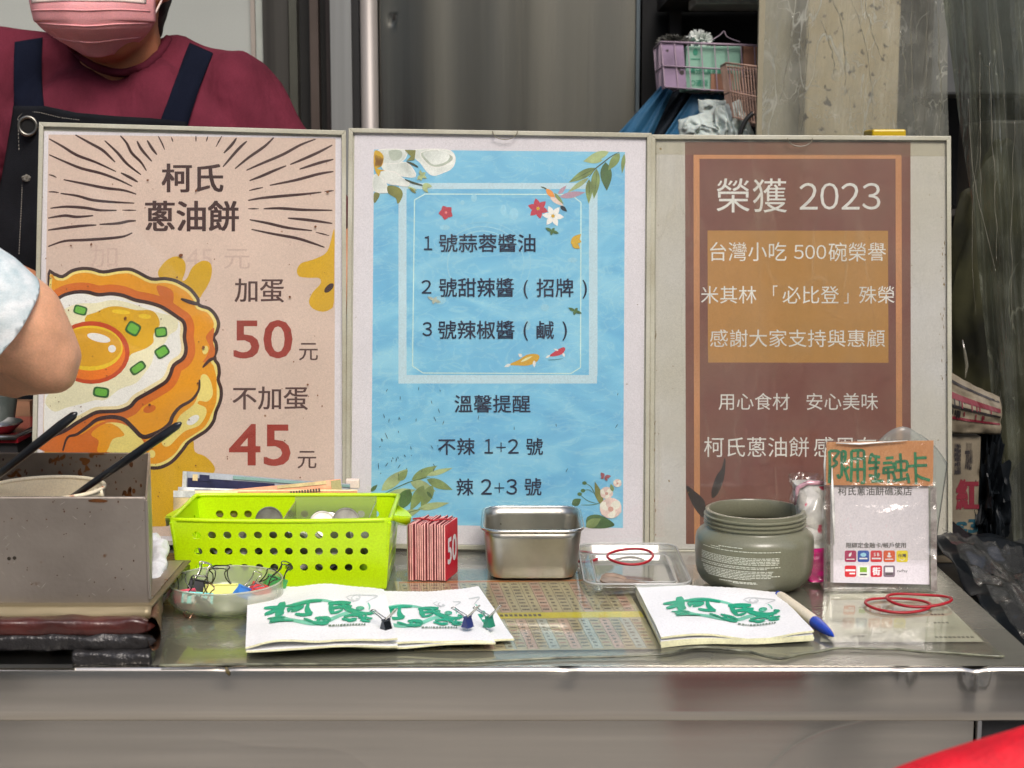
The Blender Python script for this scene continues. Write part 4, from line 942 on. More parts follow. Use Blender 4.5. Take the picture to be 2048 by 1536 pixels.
        for P, w_ in (([(392,440),(470,434),(560,432)], 16), ([(425,460),(480,458),(560,464)], 30), ([(432,488),(540,474),(660,480)], 18), ([(470,436),(500,486)], 24), ([(745,452),(790,468),(850,486)], 20), ([(885,432),(898,498)], 30), ([(850,446),(960,450),(1008,478)], 28),
                      ([(850,492),(940,498),(1002,492)], 28), ([(946,440),(952,498)], 22), ([(1125,452),(1200,440),(1285,446)], 24), ([(1175,484),(1262,476)], 26), ([(1288,438),(1332,494)], 20), ([(1268,462),(1404,462)], 18), ([(1332,432),(1342,494)], 22), ([(1296,482),(1396,488)], 16), ([(1112,466),(1222,482)], 18)): ns(P, w_ * 1.1, bg1, 12)
        art.end('brush_lettering'); art.begin(); rs = random.Random(2); x = 1010
        while x < 1365:
            w_ = rs.uniform(10, 26); art.poly([ab(x, 511), ab(x + w_, 511), ab(x + w_, 524), ab(x, 524)], bgd, 14); x += w_ + 9
        art.end('small_lettering')
    return root
G1 = 'white bags with green brush print stacked at the front'
zb = ZM
LB = [(497, 1175), (768, 1190), (795, 1288), (491, 1300)]
RB = [(690, 1191), (925, 1188), (985, 1288), (682, 1294)]
XB = [(770, 1192), (957, 1181), (1028, 1287), (800, 1296)]
off = lambda P, dx, dy: [(x + dx, y + dy) for x, y in P]
bag('lowest white paper bag of the middle stack, its right corner reaching the number chart', XB, zb, 1.0, G1)
bag('white paper bag under the right part of the left pair of bags', off(RB, 6, 6), zb + .0022, 2.3, G1, printed=False)
bag('white paper bag with green print held under three binder clips', RB, zb + .0044, 3.4, G1)
bag('plain lower bag of the leftmost bag stack, only its edge showing', off(LB, 1, 7), zb + .0050, 4.1, G1, printed=False)
bag('leftmost white paper bag with full green brush print', LB, zb + .0078, 5.2, G1, wave=.0028)
RR = [(1270, 1178), (1554, 1188), (1627, 1276), (1322, 1288)]
low_ = lambda P, z, zt: [(x, y + (zt - z) * 2450) for x, y in P]
nm = ['lowest', 'second lowest', 'middle', 'second from top']
for k in range(4):
    bag(f'{nm[k]} white bag of the right hand stack, seen as a cream edge', low_(off([(RR[0][0] + 1.5, RR[0][1] + 3 - k), (RR[1][0], RR[1][1]), RR[2], RR[3]], 1.2 * math.sin(k * 2), 0), zb + k * .0010, zb + .0040), zb + k * .0010, 6 + k * .1, 'bags in the right hand stack', printed=False)
bag('top white paper bag with green brush print, beside the blue tipped pen', RR, zb + .0040, 6.5, 'bags in the right hand stack', wave=.0026)
# clips lying on the bags
for (px, py, cmn, lab, rz) in ((772, 1256, 'smoke', 'grey metal binder clip on the bags, leftmost of three', 38), (935, 1250, 'navy', 'dark blue binder clip on the bags, middle of three', 42), (978, 1242, 'teal', 'green binder clip on the bags, rightmost of three', 42)):
    p = on_z(px, py, zb + .013)
    c = {'smoke': M('clip_smoke', (.10, .11, .12), .25, 1), 'navy': M('clip_navy', A(40, 50, 100), .3), 'teal': M('clip_teal', A(40, 120, 96), .3)}[cmn]
    clip(lab, c, (p.x, p.y, zb + (.0115 if px < 960 else .0085)), (R(0), R(0), R(rz + 12)), w=.008, s=.92, ang=(46, 160))

# ---------------------------------------------------------------- deck of red number cards
d0 = on_z(815, 1160, ZM); d1 = on_z(893, 1162, ZM)
hgt = on_y(812, 1047, d0.y).z - ZM
dv = Vector((.27, .96, 0)).normalized(); Lc = .036
wv_ = (d1 - d0); wv_.z = 0; nC = 16
card_red = M('card_red', A(190, 26, 46), .35, var=.08, vs=40); card_edge = M('card_edge', A(214, 160, 152), .5, var=.12, vs=120); card_edge2 = M('card_edge_dark', A(120, 50, 56), .5, var=.2, vs=100)
rs = random.Random(4)
for k in range(nC):
    o0 = d0 + wv_ * (k / nC); th = wv_ * (1 / nC * .62); o0 = o0 + dv * rs.uniform(-.0020, .0016); hh = hgt + rs.uniform(-.0012, .0012)
    last = k == nC - 1
    root = thing('number_card', 'red number card with white 50, right hand face of the deck' if last else 'thin red and pink number card standing within the banded deck', 'card', (o0.x, o0.y, ZM), 'number cards banded in a deck')
    P = [o0, o0 + th, o0 + th + dv * Lc, o0 + dv * Lc]; V = P + [p + Vector((0, 0, hh)) for p in P]
    mk('card_core', (V, [(3, 2, 1, 0), (4, 5, 6, 7), (0, 1, 5, 4), (1, 2, 6, 5), (2, 3, 7, 6), (3, 0, 4, 7)], [0, 0, 0, 1, 0, 1]), [card_edge, card_red] if k else [M('card_grey', A(120, 116, 96), .5), card_red], root, bev=.0004)
    s0 = o0 + th * 1.02; th2 = wv_ * (1 / nC * .16)
    P = [s0, s0 + th2, s0 + th2 + dv * Lc, s0 + dv * Lc]; V = P + [p + Vector((0, 0, hh - .0003)) for p in P]
    mk('laminate', (V, [(3, 2, 1, 0), (4, 5, 6, 7), (0, 1, 5, 4), (1, 2, 6, 5), (2, 3, 7, 6), (3, 0, 4, 7)]), card_red if last else card_edge2, root)
    if last:
        sp = s0 + th2; art = Art(lambda a, b, l: sp + dv * (Lc * a) + Vector((0, 0, hh * (1 - b))) + Vector((dv.y, -dv.x, 0)) * (.0002 + l), root)
        art.line('lettering', '50', (.14, .26, .90, .74), cw, .03)
band = M('rubber_red', A(150, 18, 32), .4, var=.08, vs=60)
pb = [d0 + dv * .012 + wv_ * .04, d0 + dv * .012 + wv_ * 1.02]
mk('rubber_band', tube([p + Vector((0, 0, hgt + .0016 + .0004 * math.sin(i * 1.9))) + dv * .003 * math.sin(i * .9) for i, p in enumerate([pb[0].lerp(pb[1], k / 10) for k in range(11)])], .0009, 6), band, smooth='all', label='red rubber band stretched over the top of the number cards', cat='rubber band')

# ---------------------------------------------------------------- steel tub
s0 = on_z(988, 1160, ZM); s1 = on_z(1146, 1160, ZM)
tz = on_y(1065, 1063, s0.y - .004).z - ZM
tf0, tf1 = on_z(960, 1064, ZM + tz), on_z(1171, 1064, ZM + tz)
tb0 = on_z(965, 1012, ZM + tz)
cx_, Wt = (tf0.x + tf1.x) / 2, (tf1.x - tf0.x) / 2; Dt = max(.04, min(.055, (tb0.y - tf0.y) / 2)); cy_ = tf0.y + Dt
Wb, Db = (s1.x - s0.x) / 2 + .004, Dt - .006
def rrect(w_, d_, r_, n=6):
    P = []
    for sx, sy, a0 in ((1, 1, 0), (-1, 1, 90), (-1, -1, 180), (1, -1, 270)):
        for k in range(n + 1):
            a = R(a0 + 90 * k / n); P.append((sx * (w_ - r_) + r_ * math.cos(a), sy * (d_ - r_) + r_ * math.sin(a)))
    return P
def loft(rings, close_first=True, cx=0, cy=0, cz=0):
    V, Fc = [], []; n = len(rings[0][0])
    for P, z in rings: V += [Vector((cx + x, cy + y, cz + z)) for x, y in P]
    for i in range(len(rings) - 1):
        for k in range(n): k2 = (k + 1) % n; Fc.append((i * n + k, i * n + k2, (i + 1) * n + k2, (i + 1) * n + k))
    if close_first: Fc.append(tuple(range(n))[::-1])
    return V, Fc
steel_s = M('satin_steel', (.52, .50, .44), .32, 1, var=.10, vs=30, bump=.05, bs=300, spots=(.12, .10, .07), sscale=120, samt=.03)
tub = thing('steel_tub', 'empty rectangular stainless steel tub with a rolled rim in the middle of the counter', 'tub', (cx_, cy_, ZM))
prof_ = [(Wb - .006, Db - .006, .010, 0), (Wb - .001, Db - .001, .014, .002), (Wb + .0012, Db + .0012, .016, .007)]
for k in range(1, 6): t = k / 5; prof_.append((Wb + .0012 + (Wt - .003 - Wb - .0012) * t, Db + .0012 + (Dt - .003 - Db - .0012) * t, .017, .007 + (tz - .007) * t))
mk('body', loft([(rrect(a, b, c), z) for a, b, c, z in prof_], True, cx_, cy_, ZM), steel_s, tub, smooth=True, solid=.0009)
mk('rim', tube([(cx_ + x, cy_ + y, ZM + tz) for x, y in rrect(Wt - .0015, Dt - .0015, .018, 8)], .0016, 8, closed=True), M('rim_steel', (.66, .66, .62), .2, 1), tub, smooth='all')

# ---------------------------------------------------------------- clear lid, coins and red bands
lc = on_z(1283, 1150, ZM)
l0, l1 = on_z(1168, 1194, ZM), on_z(1390, 1200, ZM); lb = on_z(1180, 1108, ZM)
lw = (l1.x - l0.x) / 2; ld = (lb.y - l0.y) / 2
lcx, lcy = (l0.x + l1.x) / 2, l0.y + ld
lid = thing('container_lid', 'clear rectangular plastic lid lying rim up between the steel tub and the jar', 'lid', (lcx, lcy, ZM), )
lidm = clear('lid_plastic', (.95, .96, .94), milky=.16, rough=.08, mcol=(.75, .74, .70), gloss=1.3, mvar=.06)
mk('tray', loft([(rrect(lw * .70, ld * .62, .004), .001), (rrect(lw * .73, ld * .65, .005), .0055), (rrect(lw * .80, ld * .74, .008), .0060), (rrect(lw * .92, ld * .9, .014), .0030), (rrect(lw * .97, ld * .95, .016), .0100), (rrect(lw, ld, .018), .0110), (rrect(lw, ld, .018), .0080)], True, lcx, lcy, ZM), lidm, lid, smooth=True, solid=.0008)
mk('rim', tube([(lcx + x, lcy + y, ZM + .0112) for x, y in rrect(lw * .985, ld * .975, .017, 8)], .0009, 6, closed=True), clear('lid_rim', (.92, .93, .92), milky=.5, mcol=(.85, .84, .82), gloss=1.5), lid, smooth='all')
mk('inner_rim', tube([(lcx + x, lcy + y, ZM + .0066) for x, y in rrect(lw * .74, ld * .66, .006, 6)], .0006, 6, closed=True), MATS['lid_rim'], lid, smooth='all')
for (px, py, lab, dz_) in ((1228, 1160, 'dark bronze coin in the clear lid, the left one', .007), (1266, 1165, 'bronze coin leaning in the clear lid, the right one', .006)):
    p = on_z(px, py, ZM + .007)
    o = mk('coin', coin_mesh(.0118, .0020), bronze, local=True, label=lab, cat='coin'); place(o, (p.x, p.y, ZM + dz_), (R(8 if px < 1240 else -6), R(6), 0))
o = mk('coin', coin_mesh(.0118, .0020), bronze, local=True, label='dark coin beneath the left one in the clear lid', cat='coin'); p = on_z(1226, 1164, ZM + .0095); place(o, (p.x, p.y, ZM + .0093), (R(2), R(4), 0))
def band_loop(label, cx, cy, rx, ry, z, rot=0, wob=.0006, seed=0, th=.0013, group=None, rz=0):
    P = []
    for k in range(48):
        a = 2 * math.pi * k / 48; r_ = 1 + .05 * math.sin(2 * a + seed) + .03 * math.sin(3 * a + seed)
        x, y = rx * r_ * math.cos(a), ry * r_ * math.sin(a)
        P.append((cx + x * math.cos(rot) - y * math.sin(rot), cy + x * math.sin(rot) + y * math.cos(rot), z + wob * math.sin(2 * a + seed) + wob + rz * y))
    return mk('rubber_band', tube(P, th, 6, closed=True), band, smooth='all', label=label, cat='rubber band', group=group)
p = on_z(1260, 1111, ZM + .014); band_loop('red rubber band resting on the back of the clear lid', p.x, p.y, .0215, .0215, ZM + .0125, rz=.1)
p = on_z(1176, 1116, ZM); band_loop('red rubber band flat on the counter behind the steel tub', p.x - .004, p.y, .014, .022, ZM + .0012, seed=2)
p = on_z(1795, 1213, ZM); band_loop('left red rubber band of the overlapping pair on the mat', p.x - .0005, p.y - .0005, .0265, .0235, ZM + .0012, seed=1.0, rot=-.2)
p = on_z(1838, 1208, ZM); band_loop('right red rubber band of the overlapping pair on the mat', p.x - .001, p.y, .0268, .021, ZM + .0030, seed=2.2, rot=.1, wob=.0010)

# ---------------------------------------------------------------- grey green jar
jc = on_z(1507, 1167, ZM); jd = (jc - CP).length; k_ = jd / F; jr = 115 * k_; nr_ = 97 * k_
jh = on_y(1507, 1017, jc.y).z - ZM
jarm = M('jar_plastic', A(104, 104, 86), .30, coat=.25, var=.04, vs=10, bump=.03, bs=60, spots=A(96, 94, 76), sscale=130, samt=.02)
jar = thing('plastic_jar', 'open grey green wide mouth plastic jar with fine white print', 'jar', (jc.x, jc.y, ZM))
P = [(0.001, 0), (jr * .66, 0), (jr * .80, .0018), (jr * .90, .006), (jr * .965, .012), (jr * .99, .020), (jr, .030), (jr * .998, jh * .60), (jr * .985, jh * .665), (jr * .94, jh * .715), (jr * .90, jh * .735), (jr * .885, jh * .75), (nr_ * 1.0, jh * .765), (nr_ * .985, jh * .785)]
for k in range(3):
    z = jh * (.80 + .055 * k); P += [(nr_ * .985, z), (nr_ * 1.02, z + jh * .012), (nr_ * 1.02, z + jh * .026), (nr_ * .985, z + jh * .038)]
P += [(nr_ * .985, jh * .965), (nr_ * .99, jh * .992), (nr_ * .97, jh), (nr_ * .92, jh), (nr_ * .905, jh * .985), (nr_ * .91, jh * .80), (nr_ * .97, jh * .74), (jr * .94, jh * .66), (jr * .95, .02), (jr * .7, .004), (.001, .003)]
mk('body', lathe(P, 96, jc.x, jc.y, ZM), jarm, jar, smooth=True)
white_i = M('jar_print', A(200, 202, 186), .5)
def jar_f(a, b, l):       # a: px-like offset angle, b: height
    th = -math.pi / 2 + a; r_ = jr * 1.0 + .0003 + l; return Vector((jc.x + r_ * math.cos(th), jc.y + r_ * math.sin(th), ZM + b))
art = Art(jar_f, jar); art.begin(); rs = random.Random(9)
rows = [(.640, -.78, -.35, 1), (.62, -.95, -.75, 1), (.595, -1.15, .28, 1), (.515, -1.2, .26, 0), (.495, -1.2, .26, 0), (.475, -1.2, .26, 0), (.455, -1.2, .26, 0), (.435, -1.2, .24, 0), (.40, -1.2, .28, 0), (.38, -1.2, .05, 0), (.345, -1.15, .17, 0), (.325, -1.15, .15, 0), (.305, -1.1, .13, 0), (.285, -1.1, .28, 0), (.265, -1.05, .12, 0), (.245, -1.0, -.2, 0), (.205, -.75, -.12, 0), (.19, -.5, -.1, 0)]
for hz, a0, a1, bold_ in rows:
    a = a0
    while a < a1:
        w_ = rs.uniform(.02, .09); n_ = max(1, int(w_ / .03)); z_ = jh * hz
        art.rect(a, z_, min(a1, a + w_), z_ + .00062, white_i, 1, n=n_); a += w_ + .012
art.end('small_print')

# ---------------------------------------------------------------- card stand with payment notice
h0 = on_z(1648, 1180, ZM); h1 = on_z(1871, 1184, ZM); yh = (h0.y + h1.y) / 2
NH = Vector((0, -math.cos(R(10)), math.sin(R(10)))); PH = Vector((0, yh, ZM))
fh = lambda a, b, l: on_plane(a, b, PH + NH * l, NH)
cs_ = thing('card_stand', 'clear tabletop stand with a payment notice and hand written cardboard strip on top', 'sign stand', ((h0.x + h1.x) / 2, yh, ZM))
def slabh(c, l0, l1):
    v = [fh(a, b, l0) for a, b in c] + [fh(a, b, l1) for a, b in c]
    return v, [(3, 2, 1, 0), (4, 5, 6, 7), (0, 1, 5, 4), (1, 2, 6, 5), (2, 3, 7, 6), (3, 0, 4, 7)]
acr2 = clear('stand_acrylic', (.95, .95, .93), milky=.10, rough=.04, mcol=(.75, .72, .68), gloss=1.8, bump=.2, bs=40)
mk('back_plate', slabh([(1650, 972), (1868, 972), (1872, 1183), (1648, 1181)], -.003, -.001), acr2, cs_)
mk('side_edge', slabh([(1861, 975), (1873, 975), (1874, 1182), (1862, 1182)], -.002, .004), M('edge_bright', (.55, .52, .48), .1, 0, var=.5, vs=90, coat=1, bump=.4, bs=120, var2=(.18, .14, .13)), cs_)
mk('side_edge', slabh([(1660, 972), (1666, 972), (1667, 1182), (1660, 1182)], .001, .004), acr2, cs_)
mk('side_edge', slabh([(1647, 884), (1652, 884), (1653, 1182), (1647, 1182)], .000, .004), acr2, cs_)
fp = [fh(1648, 1181, .004), fh(1872, 1183, .004), fh(1872, 1183, .004) + Vector((0, .035, .0)), fh(1648, 1181, .004) + Vector((0, .035, .0))]
for p in fp: p.z = ZM + .0018
mk('foot_plate', (fp, [(0, 1, 2, 3)]), acr2, cs_, solid=.002)
art = Art(fh, cs_, .00006); art.layer = 2
art.begin(); art.poly([(1660, 968), (1857, 970), (1859, 1169), (1661, 1165)], M('notice_paper', A(206, 200, 205), .5, var=.05, vs=14, bump=.05), 2); art.end('notice_paper')
ik = M('notice_ink', A(72, 70, 66), .5)
art.line('lettering', '柯氏蔥油餅礁溪店', (1676, 974, 1824, 991), ik, .012, 4)
art.line('lettering', '限綁定金融卡/帳戶使用', (1692, 1085, 1812, 1096), ik, .02, 4)
def rsq(x0, y0, x1, y1, r_=3.5):
    return [(x0 + (r_ if i in (0, 3) else (x1 - x0) - r_) + r_ * math.cos(a), y0 + (r_ if i < 2 else (y1 - y0) - r_) + r_ * math.sin(a)) for i, a0 in ((0, 180), (1, 270), (2, 0), (3, 90)) for a in [R(a0 + 30 * k) for k in range(4)]]
icw = M('icon_white', A(236, 226, 226), .5)
cols = [A(156, 34, 78), A(44, 78, 156), A(198, 52, 56), A(206, 84, 40), A(222, 200, 34), A(196, 42, 50), A(226, 226, 214), A(192, 40, 56), A(120, 104, 116)]
for i in range(9):
    cx_i = 1701 + (i if i < 5 else i - 5) * 25.8; cy_i = 1112.5 if i < 5 else 1142.5
    art.begin(); art.poly(rsq(cx_i - 11.5, cy_i - 11.5, cx_i + 11.5, cy_i + 11.5), M('icon_ink' + 'abcdefghi'[i], cols[i], .5), 4)
    if i == 0: art.poly(leaf(cx_i - 3, cy_i + 1, cx_i + 2, cy_i - 8, 5), icw, 5)
    if i == 1: art.poly(ell(cx_i, cy_i - 3, 6, 4), M('icon_sky', A(150, 200, 230), .5), 5); art.rect(cx_i - 8, cy_i + 3, cx_i + 8, cy_i + 6, icw, 5)
    if i == 2: art.text('S B', cx_i - 5, cy_i - 7, cx_i + 6, cy_i, icw, .02, 5); art.rect(cx_i - 9, cy_i + 3, cx_i + 9, cy_i + 6, icw, 5)
    if i == 3: art.poly(ell(cx_i, cy_i - 5, 2.4, 2.6), icw, 5); art.poly(ell(cx_i, cy_i, 4.5, 2.2), icw, 5)
    if i in (0, 3): art.rect(cx_i - 8, cy_i + 5, cx_i + 8, cy_i + 7, icw, 5)
    if i == 4: art.text('台灣', cx_i - 8, cy_i - 5, cx_i + 8, cy_i + 2, ik, .03, 5); art.stroke([(cx_i - 6, cy_i + 5), (cx_i, cy_i + 8), (cx_i + 6, cy_i + 5)], 1.5, icw, 5)
    if i == 5: art.rect(cx_i - 10, cy_i - 4, cx_i + 10, cy_i, icw, 5); art.rect(cx_i - 2, cy_i + 3, cx_i + 9, cy_i + 6, icw, 5)
    if i == 6: art.rect(cx_i - 7, cy_i - 8, cx_i + 7, cy_i + 2, M('icon_lime', A(126, 170, 50), .5), 5); art.rect(cx_i - 7, cy_i + 5, cx_i + 7, cy_i + 8, ik, 5)
    if i == 7: art.text('街', cx_i - 8, cy_i - 8, cx_i + 8, cy_i + 8, icw, .04, 5)
    if i == 8: art.rect(cx_i - 8, cy_i - 8, cx_i + 8, cy_i + 2, icw, 5); art.rect(cx_i - 7, cy_i + 4, cx_i + 7, cy_i + 7, ik, 5)
    art.end('payment_icon')
art.line('lettering', 'twPay', (1794, 1139, 1815, 1146), ik, .0, 4)
card = M('cardboard', A(176, 124, 78), .55, var=.10, vs=14, bump=.1, bs=60, var2=A(172, 112, 62)); grn = M('marker_green', A(34, 112, 70), .5, var=.2, vs=60)
mk('cardboard_strip', slabh([(1653, 884), (1867, 881), (1866, 972), (1652, 970)], .0012, .0032), card, cs_)
art2 = Art(lambda a, b, l: fh(1630 + a / 4.519, 860 + b / 4.518, .0036 + l), cs_, .00006); art2.begin()
S_ = [[(130,190),(135,300),(130,480)],[(130,190),(215,195),(165,270)],[(165,270),(200,300),(150,340)],[(240,190),(240,420)],[(240,195),(275,200),(270,290)],[(240,245),(270,245)],[(240,290),(270,290)],[(235,420),(215,430),(205,400)],[(255,330),(300,460)],[(305,330),(265,370)],
      [(330,190),(330,350),(325,470)],[(330,190),(430,185),(445,250),(445,460),(415,470)],[(335,260),(440,260)],[(335,360),(440,355)],[(390,190),(385,350),(390,470)],
      [(490,300),(510,220),(530,235),(590,245)],[(480,295),(590,295)],[(485,350),(580,340)],[(550,250),(545,460)],[(485,410),(530,420)],[(510,465),(620,460)],[(580,390),(560,440)],
      [(640,255),(710,250)],[(615,300),(700,295)],[(615,345),(720,335)],[(620,345),(620,400)],[(700,295),(720,340)],[(630,385),(720,380)],[(660,345),(665,480)],[(700,380),(725,450)],
      [(770,210),(780,455)],[(725,290),(725,370)],[(725,290),(830,285),(825,370)],[(725,365),(825,365)],[(700,462),(830,440)],[(830,390),(850,480)],
      [(905,200),(910,330),(915,490)],[(910,255),(1010,250)],[(840,328),(1015,318)],[(920,405),(960,430),(1040,455)]]
for st in S_: art2.stroke(st if len(st) > 2 else [st[0], ((st[0][0]+st[1][0])/2 + 3, (st[0][1]+st[1][1])/2 - 2), st[1]], 26, grn, taper=False, layer=1)
art2.end('hand_lettering')
filmm = clear('stretch_film', (.97, .97, .95), milky=.05, rough=.06, gloss=2.2, bump=.7, bs=55, bdist=.004)
def film(u, v):
    a, b = 1648 + (1872 - 1648) * u, 878 + (1120 - 878) * v; return fh(a, b, .0052 + .0012 * ridge(u * 3, v * 5, 1) * (1 if .04 < u < .96 else 1.8))
mk('wrapping_film', grid(film, 40, 40), filmm, cs_, smooth='all')
crease = M('film_crease', (.85, .82, .76), .12, var=.2, vs=60, coat=1)
mk('film_crease', tube([fh(x, y, .0066) for x, y in ((1664, 935), (1665, 990), (1667, 1040), (1668, 1090))], [.0004, .0016, .0013, .0003], 6), crease, cs_, smooth='all')
mk('film_crease', tube([fh(x, y, .006) for x, y in ((1672, 886), (1720, 888), (1760, 885), (1815, 881))], [.0005, .0012, .0008, .0004], 6), crease, cs_, smooth='all')
mk('film_crease', tube([fh(x, y, .006) for x, y in ((1651, 895), (1649, 930), (1650, 970))], [.0003, .0010, .0004], 6), crease, cs_, smooth='all')

# ---------------------------------------------------------------- pen
pa, pb_ = on_z(1557, 1188, ZM + .006), on_z(1668, 1273, ZM + .004)
pen = thing('ballpoint_pen', 'white stick pen with blue tip and plug lying beside the right bag stack', 'pen', (pa.x, pa.y, ZM))
mk('barrel', tube([pa.lerp(pb_, t) for t in (.03, .1, .35, .62, .68)], [.0034, .0042, .0048, .0050, .0048], 16), M('pen_white', A(216, 205, 182), .4, var=.04), pen, smooth=True)
mk('tip', tube([pa.lerp(pb_, t) for t in (.675, .70, .82, .93, .98, 1.0)], [.0050, .0052, .0044, .0028, .0012, .0006], 16), M('pen_blue', A(24, 62, 170), .25), pen, smooth=True)
mk('plug', tube([pa.lerp(pb_, t) for t in (-.01, .03)], [.0026, .0034], 12), M('pen_blue', A(24, 62, 170), .25), pen, smooth=True)

# ---------------------------------------------------------------- wrapped tissue pack and clear scoop film
pk = thing('tissue_pack', 'pink and white tissue pack in wrinkled clear wrap between jar and card stand', 'tissue pack', (on_z(1625, 1165, ZM).x, yh + .02, ZM))
ypk = yh + .020
pcol = M('pack_white', A(206, 204, 200), .4, var=.1, vs=30, spots=A(190, 60, 90), sscale=55, samt=.14, coat=.6, bump=.5, bs=40, bdist=.004); ppk = M('pack_pink', A(226, 20, 128), .3, coat=.6, bump=.5, bs=60, var=.25, vs=30)
Lp = [on_y(x, y, ypk) for x, y in ((1592, 968), (1655, 962), (1658, 1164), (1612, 1164))]
def packf(c, y_, dpt, z0, z1):
    def g(u, v):
        a = u * 2 * math.pi; p = c[0].lerp(c[1], .5).lerp(c[3].lerp(c[2], .5), z0 + (z1 - z0) * v)
        hw = ((c[1] - c[0]).length * (1 - (z0 + (z1 - z0) * v)) + (c[2] - c[3]).length * (z0 + (z1 - z0) * v)) / 2
        sx = math.copysign(abs(math.cos(a)) ** .6, math.cos(a)); sy = math.copysign(abs(math.sin(a)) ** .6, math.sin(a))
        n_ = 1 + .12 * noise.noise(Vector((u * 9, v * 6, 3)))
        return (p.x + hw * sx * n_, y_ + dpt * sy * n_ + dpt, p.z)
    return g
mk('pack_body', grid(packf(Lp, ypk, .016, .04, .66), 40, 24), pcol, pk, smooth='all')
mk('pink_band', grid(packf(Lp, ypk, .0162, .661, 1.0), 40, 14), ppk, pk, smooth='all')
mk('clear_wrap', grid(lambda u, v: Vector(packf(Lp, ypk, .019, 0, 1.0)(u, v)) + Vector((-.004 * (1 - v), -.003, .002)) + Vector((1, 1, 0)) * .004 * ridge(u * 7, v * 4, 2), 60, 40), filmm, pk, smooth='all')
mk('gathered_top', tube([on_y(x, y, ypk) for x, y in ((1590, 1010), (1596, 975), (1615, 966), (1650, 966))], [.001, .0022, .0026, .002], 8), M('gather_pink', A(196, 150, 160), .25, coat=1, var=.4, vs=80, bump=.8, bs=90), pk, smooth='all')
ysc = ypk + .030
scm = clear('scoop_plastic', (.90, .93, .90), milky=.35, rough=.2, mcol=(.62, .64, .60), gloss=.8)
ap = on_y(1792, 850, ysc); bl2 = on_y(1690, 960, ysc); br2 = on_y(1905, 935, ysc)
def scoop(u, v):
    P = smoothc([(1700, 950), (1735, 905), (1770, 862), (1800, 849), (1830, 862), (1868, 890), (1902, 932)], False, 8); k = u * (len(P) - 1); i = min(len(P) - 2, int(k)); x = P[i][0] + (P[i + 1][0] - P[i][0]) * (k - i); y = P[i][1] + (P[i + 1][1] - P[i][1]) * (k - i)
    p = on_y(x, y, ysc); q_ = on_y(1700 + u * 170, 1150, ysc); r_ = p.lerp(q_, v); return (r_.x, ysc + .012 - .024 * math.sin(math.pi * u) * (1 - .3 * v), r_.z)
mk('plastic_sheet', grid(scoop, 36, 20), scm, smooth='all', solid=.0008, label='frosted clear plastic hood standing behind the card stand, its rounded top over the award poster', cat='plastic hood')
ye = on_plane(1773, 262, CP + FW * 1.56, N)
mk('yellow_lid', box(on_y(1740, 262, ye.y + .03).x, on_y(1808, 262, ye.y + .03).x, ye.y + .02, ye.y + .06, on_y(1773, 290, ye.y + .03).z, on_y(1773, 259, ye.y + .03).z), M('yellow_plastic', A(170, 142, 16), .35), label='yellow plastic lid peeping over the top of the award poster', cat='lid', bev=.002)
zyl = on_y(1773, 290, ye.y + .03).z
mk('lid_jar', lathe([(.001, 0), (.016, 0), (.017, .004), (.017, zyl - T - .01), (.014, zyl - T)], 24, on_y(1773, 262, ye.y + .03).x, ye.y + .04, T), clear('bottle_clear', milky=.3), bpy.data.objects['yellow_lid'], smooth=True)
# ================================================================ SAUCE STATION AT LEFT
y0b, y1b = 1.185, 1.315
zb0 = on_y(150, 1207, y0b).z; zf = on_y(150, 996, y0b).z; xr = on_y(295, 1100, y0b).x; zr = on_y(150, 905, y1b).z; xrr = on_y(300, 940, y1b).x
xl = -.62
oily = M('oily_steel', (.40, .35, .30), .42, .75, var=.16, vs=10, spots=(.20, .10, .05), sscale=55, samt=.10, bump=.12, bs=260, rvar=.08)
oily_d = M('oily_steel_dark', (.30, .25, .20), .42, .7, var=.2, vs=12, spots=(.16, .06, .015), sscale=75, samt=.16, bump=.15, bs=120, rvar=.1)
sb = thing('steel_box', 'oil spotted stainless steel box with a high back plate at the left end', 'steel box', (xr - .06, y0b, zb0))
mk('front_plate', box(xl, xr, y0b - .001, y0b + .001, zb0, zf), oily, sb, bev=.0008)
mk('back_plate', box(xl, xrr, y1b - .001, y1b + .001, zb0, zr), oily_d, sb, bev=.0008)
V = [Vector((xr, y0b + .001, zb0)), Vector((xrr, y1b - .001, zb0)), Vector((xrr, y1b - .001, zr)), Vector((xr, y0b + .001, zf))]
mk('side_plate', (V, [(0, 1, 2, 3)]), oily, sb, solid=.0015)
mk('base', box(xl, xr, y0b + .001, y1b - .001, zb0, zb0 + .002), oily, sb)
mk('folded_edge', tube([(xl, y0b, zf), (xr - .001, y0b, zf)], .0013, 8), oily, sb, smooth=True)
mk('folded_edge', tube([(xr, y0b, zb0 + .004), (xr, y0b, zf - .002)], .0016, 8), oily, sb, smooth=True)
mk('rivet', lathe([(.0001, .0004), (.0012, .0003), (.0015, 0)], 12), M('rivet_dark', (.05, .04, .03), .4, .5), sb, loc=(0, 0, 0)).matrix_parent_inverse = Matrix()
bpy.data.objects['rivet'].matrix_parent_inverse = PARW(sb).inverted(); rp_ = on_y(18, 1117, y0b - .0014); bpy.data.objects['rivet'].location = rp_; bpy.data.objects['rivet'].rotation_euler = (R(90), 0, 0)
rv2 = bpy.data.objects['rivet'].copy(); COL.objects.link(rv2); rv2.location = on_y(29, 1116, y0b - .0014)
art = Art(lambda a, b, l: on_y(a, b, y1b - .0011 - l), sb, .0001); rs = random.Random(41); art.begin()
sauce_m = M('dried_sauce', (.10, .035, .008), .35, var=.3, vs=90)
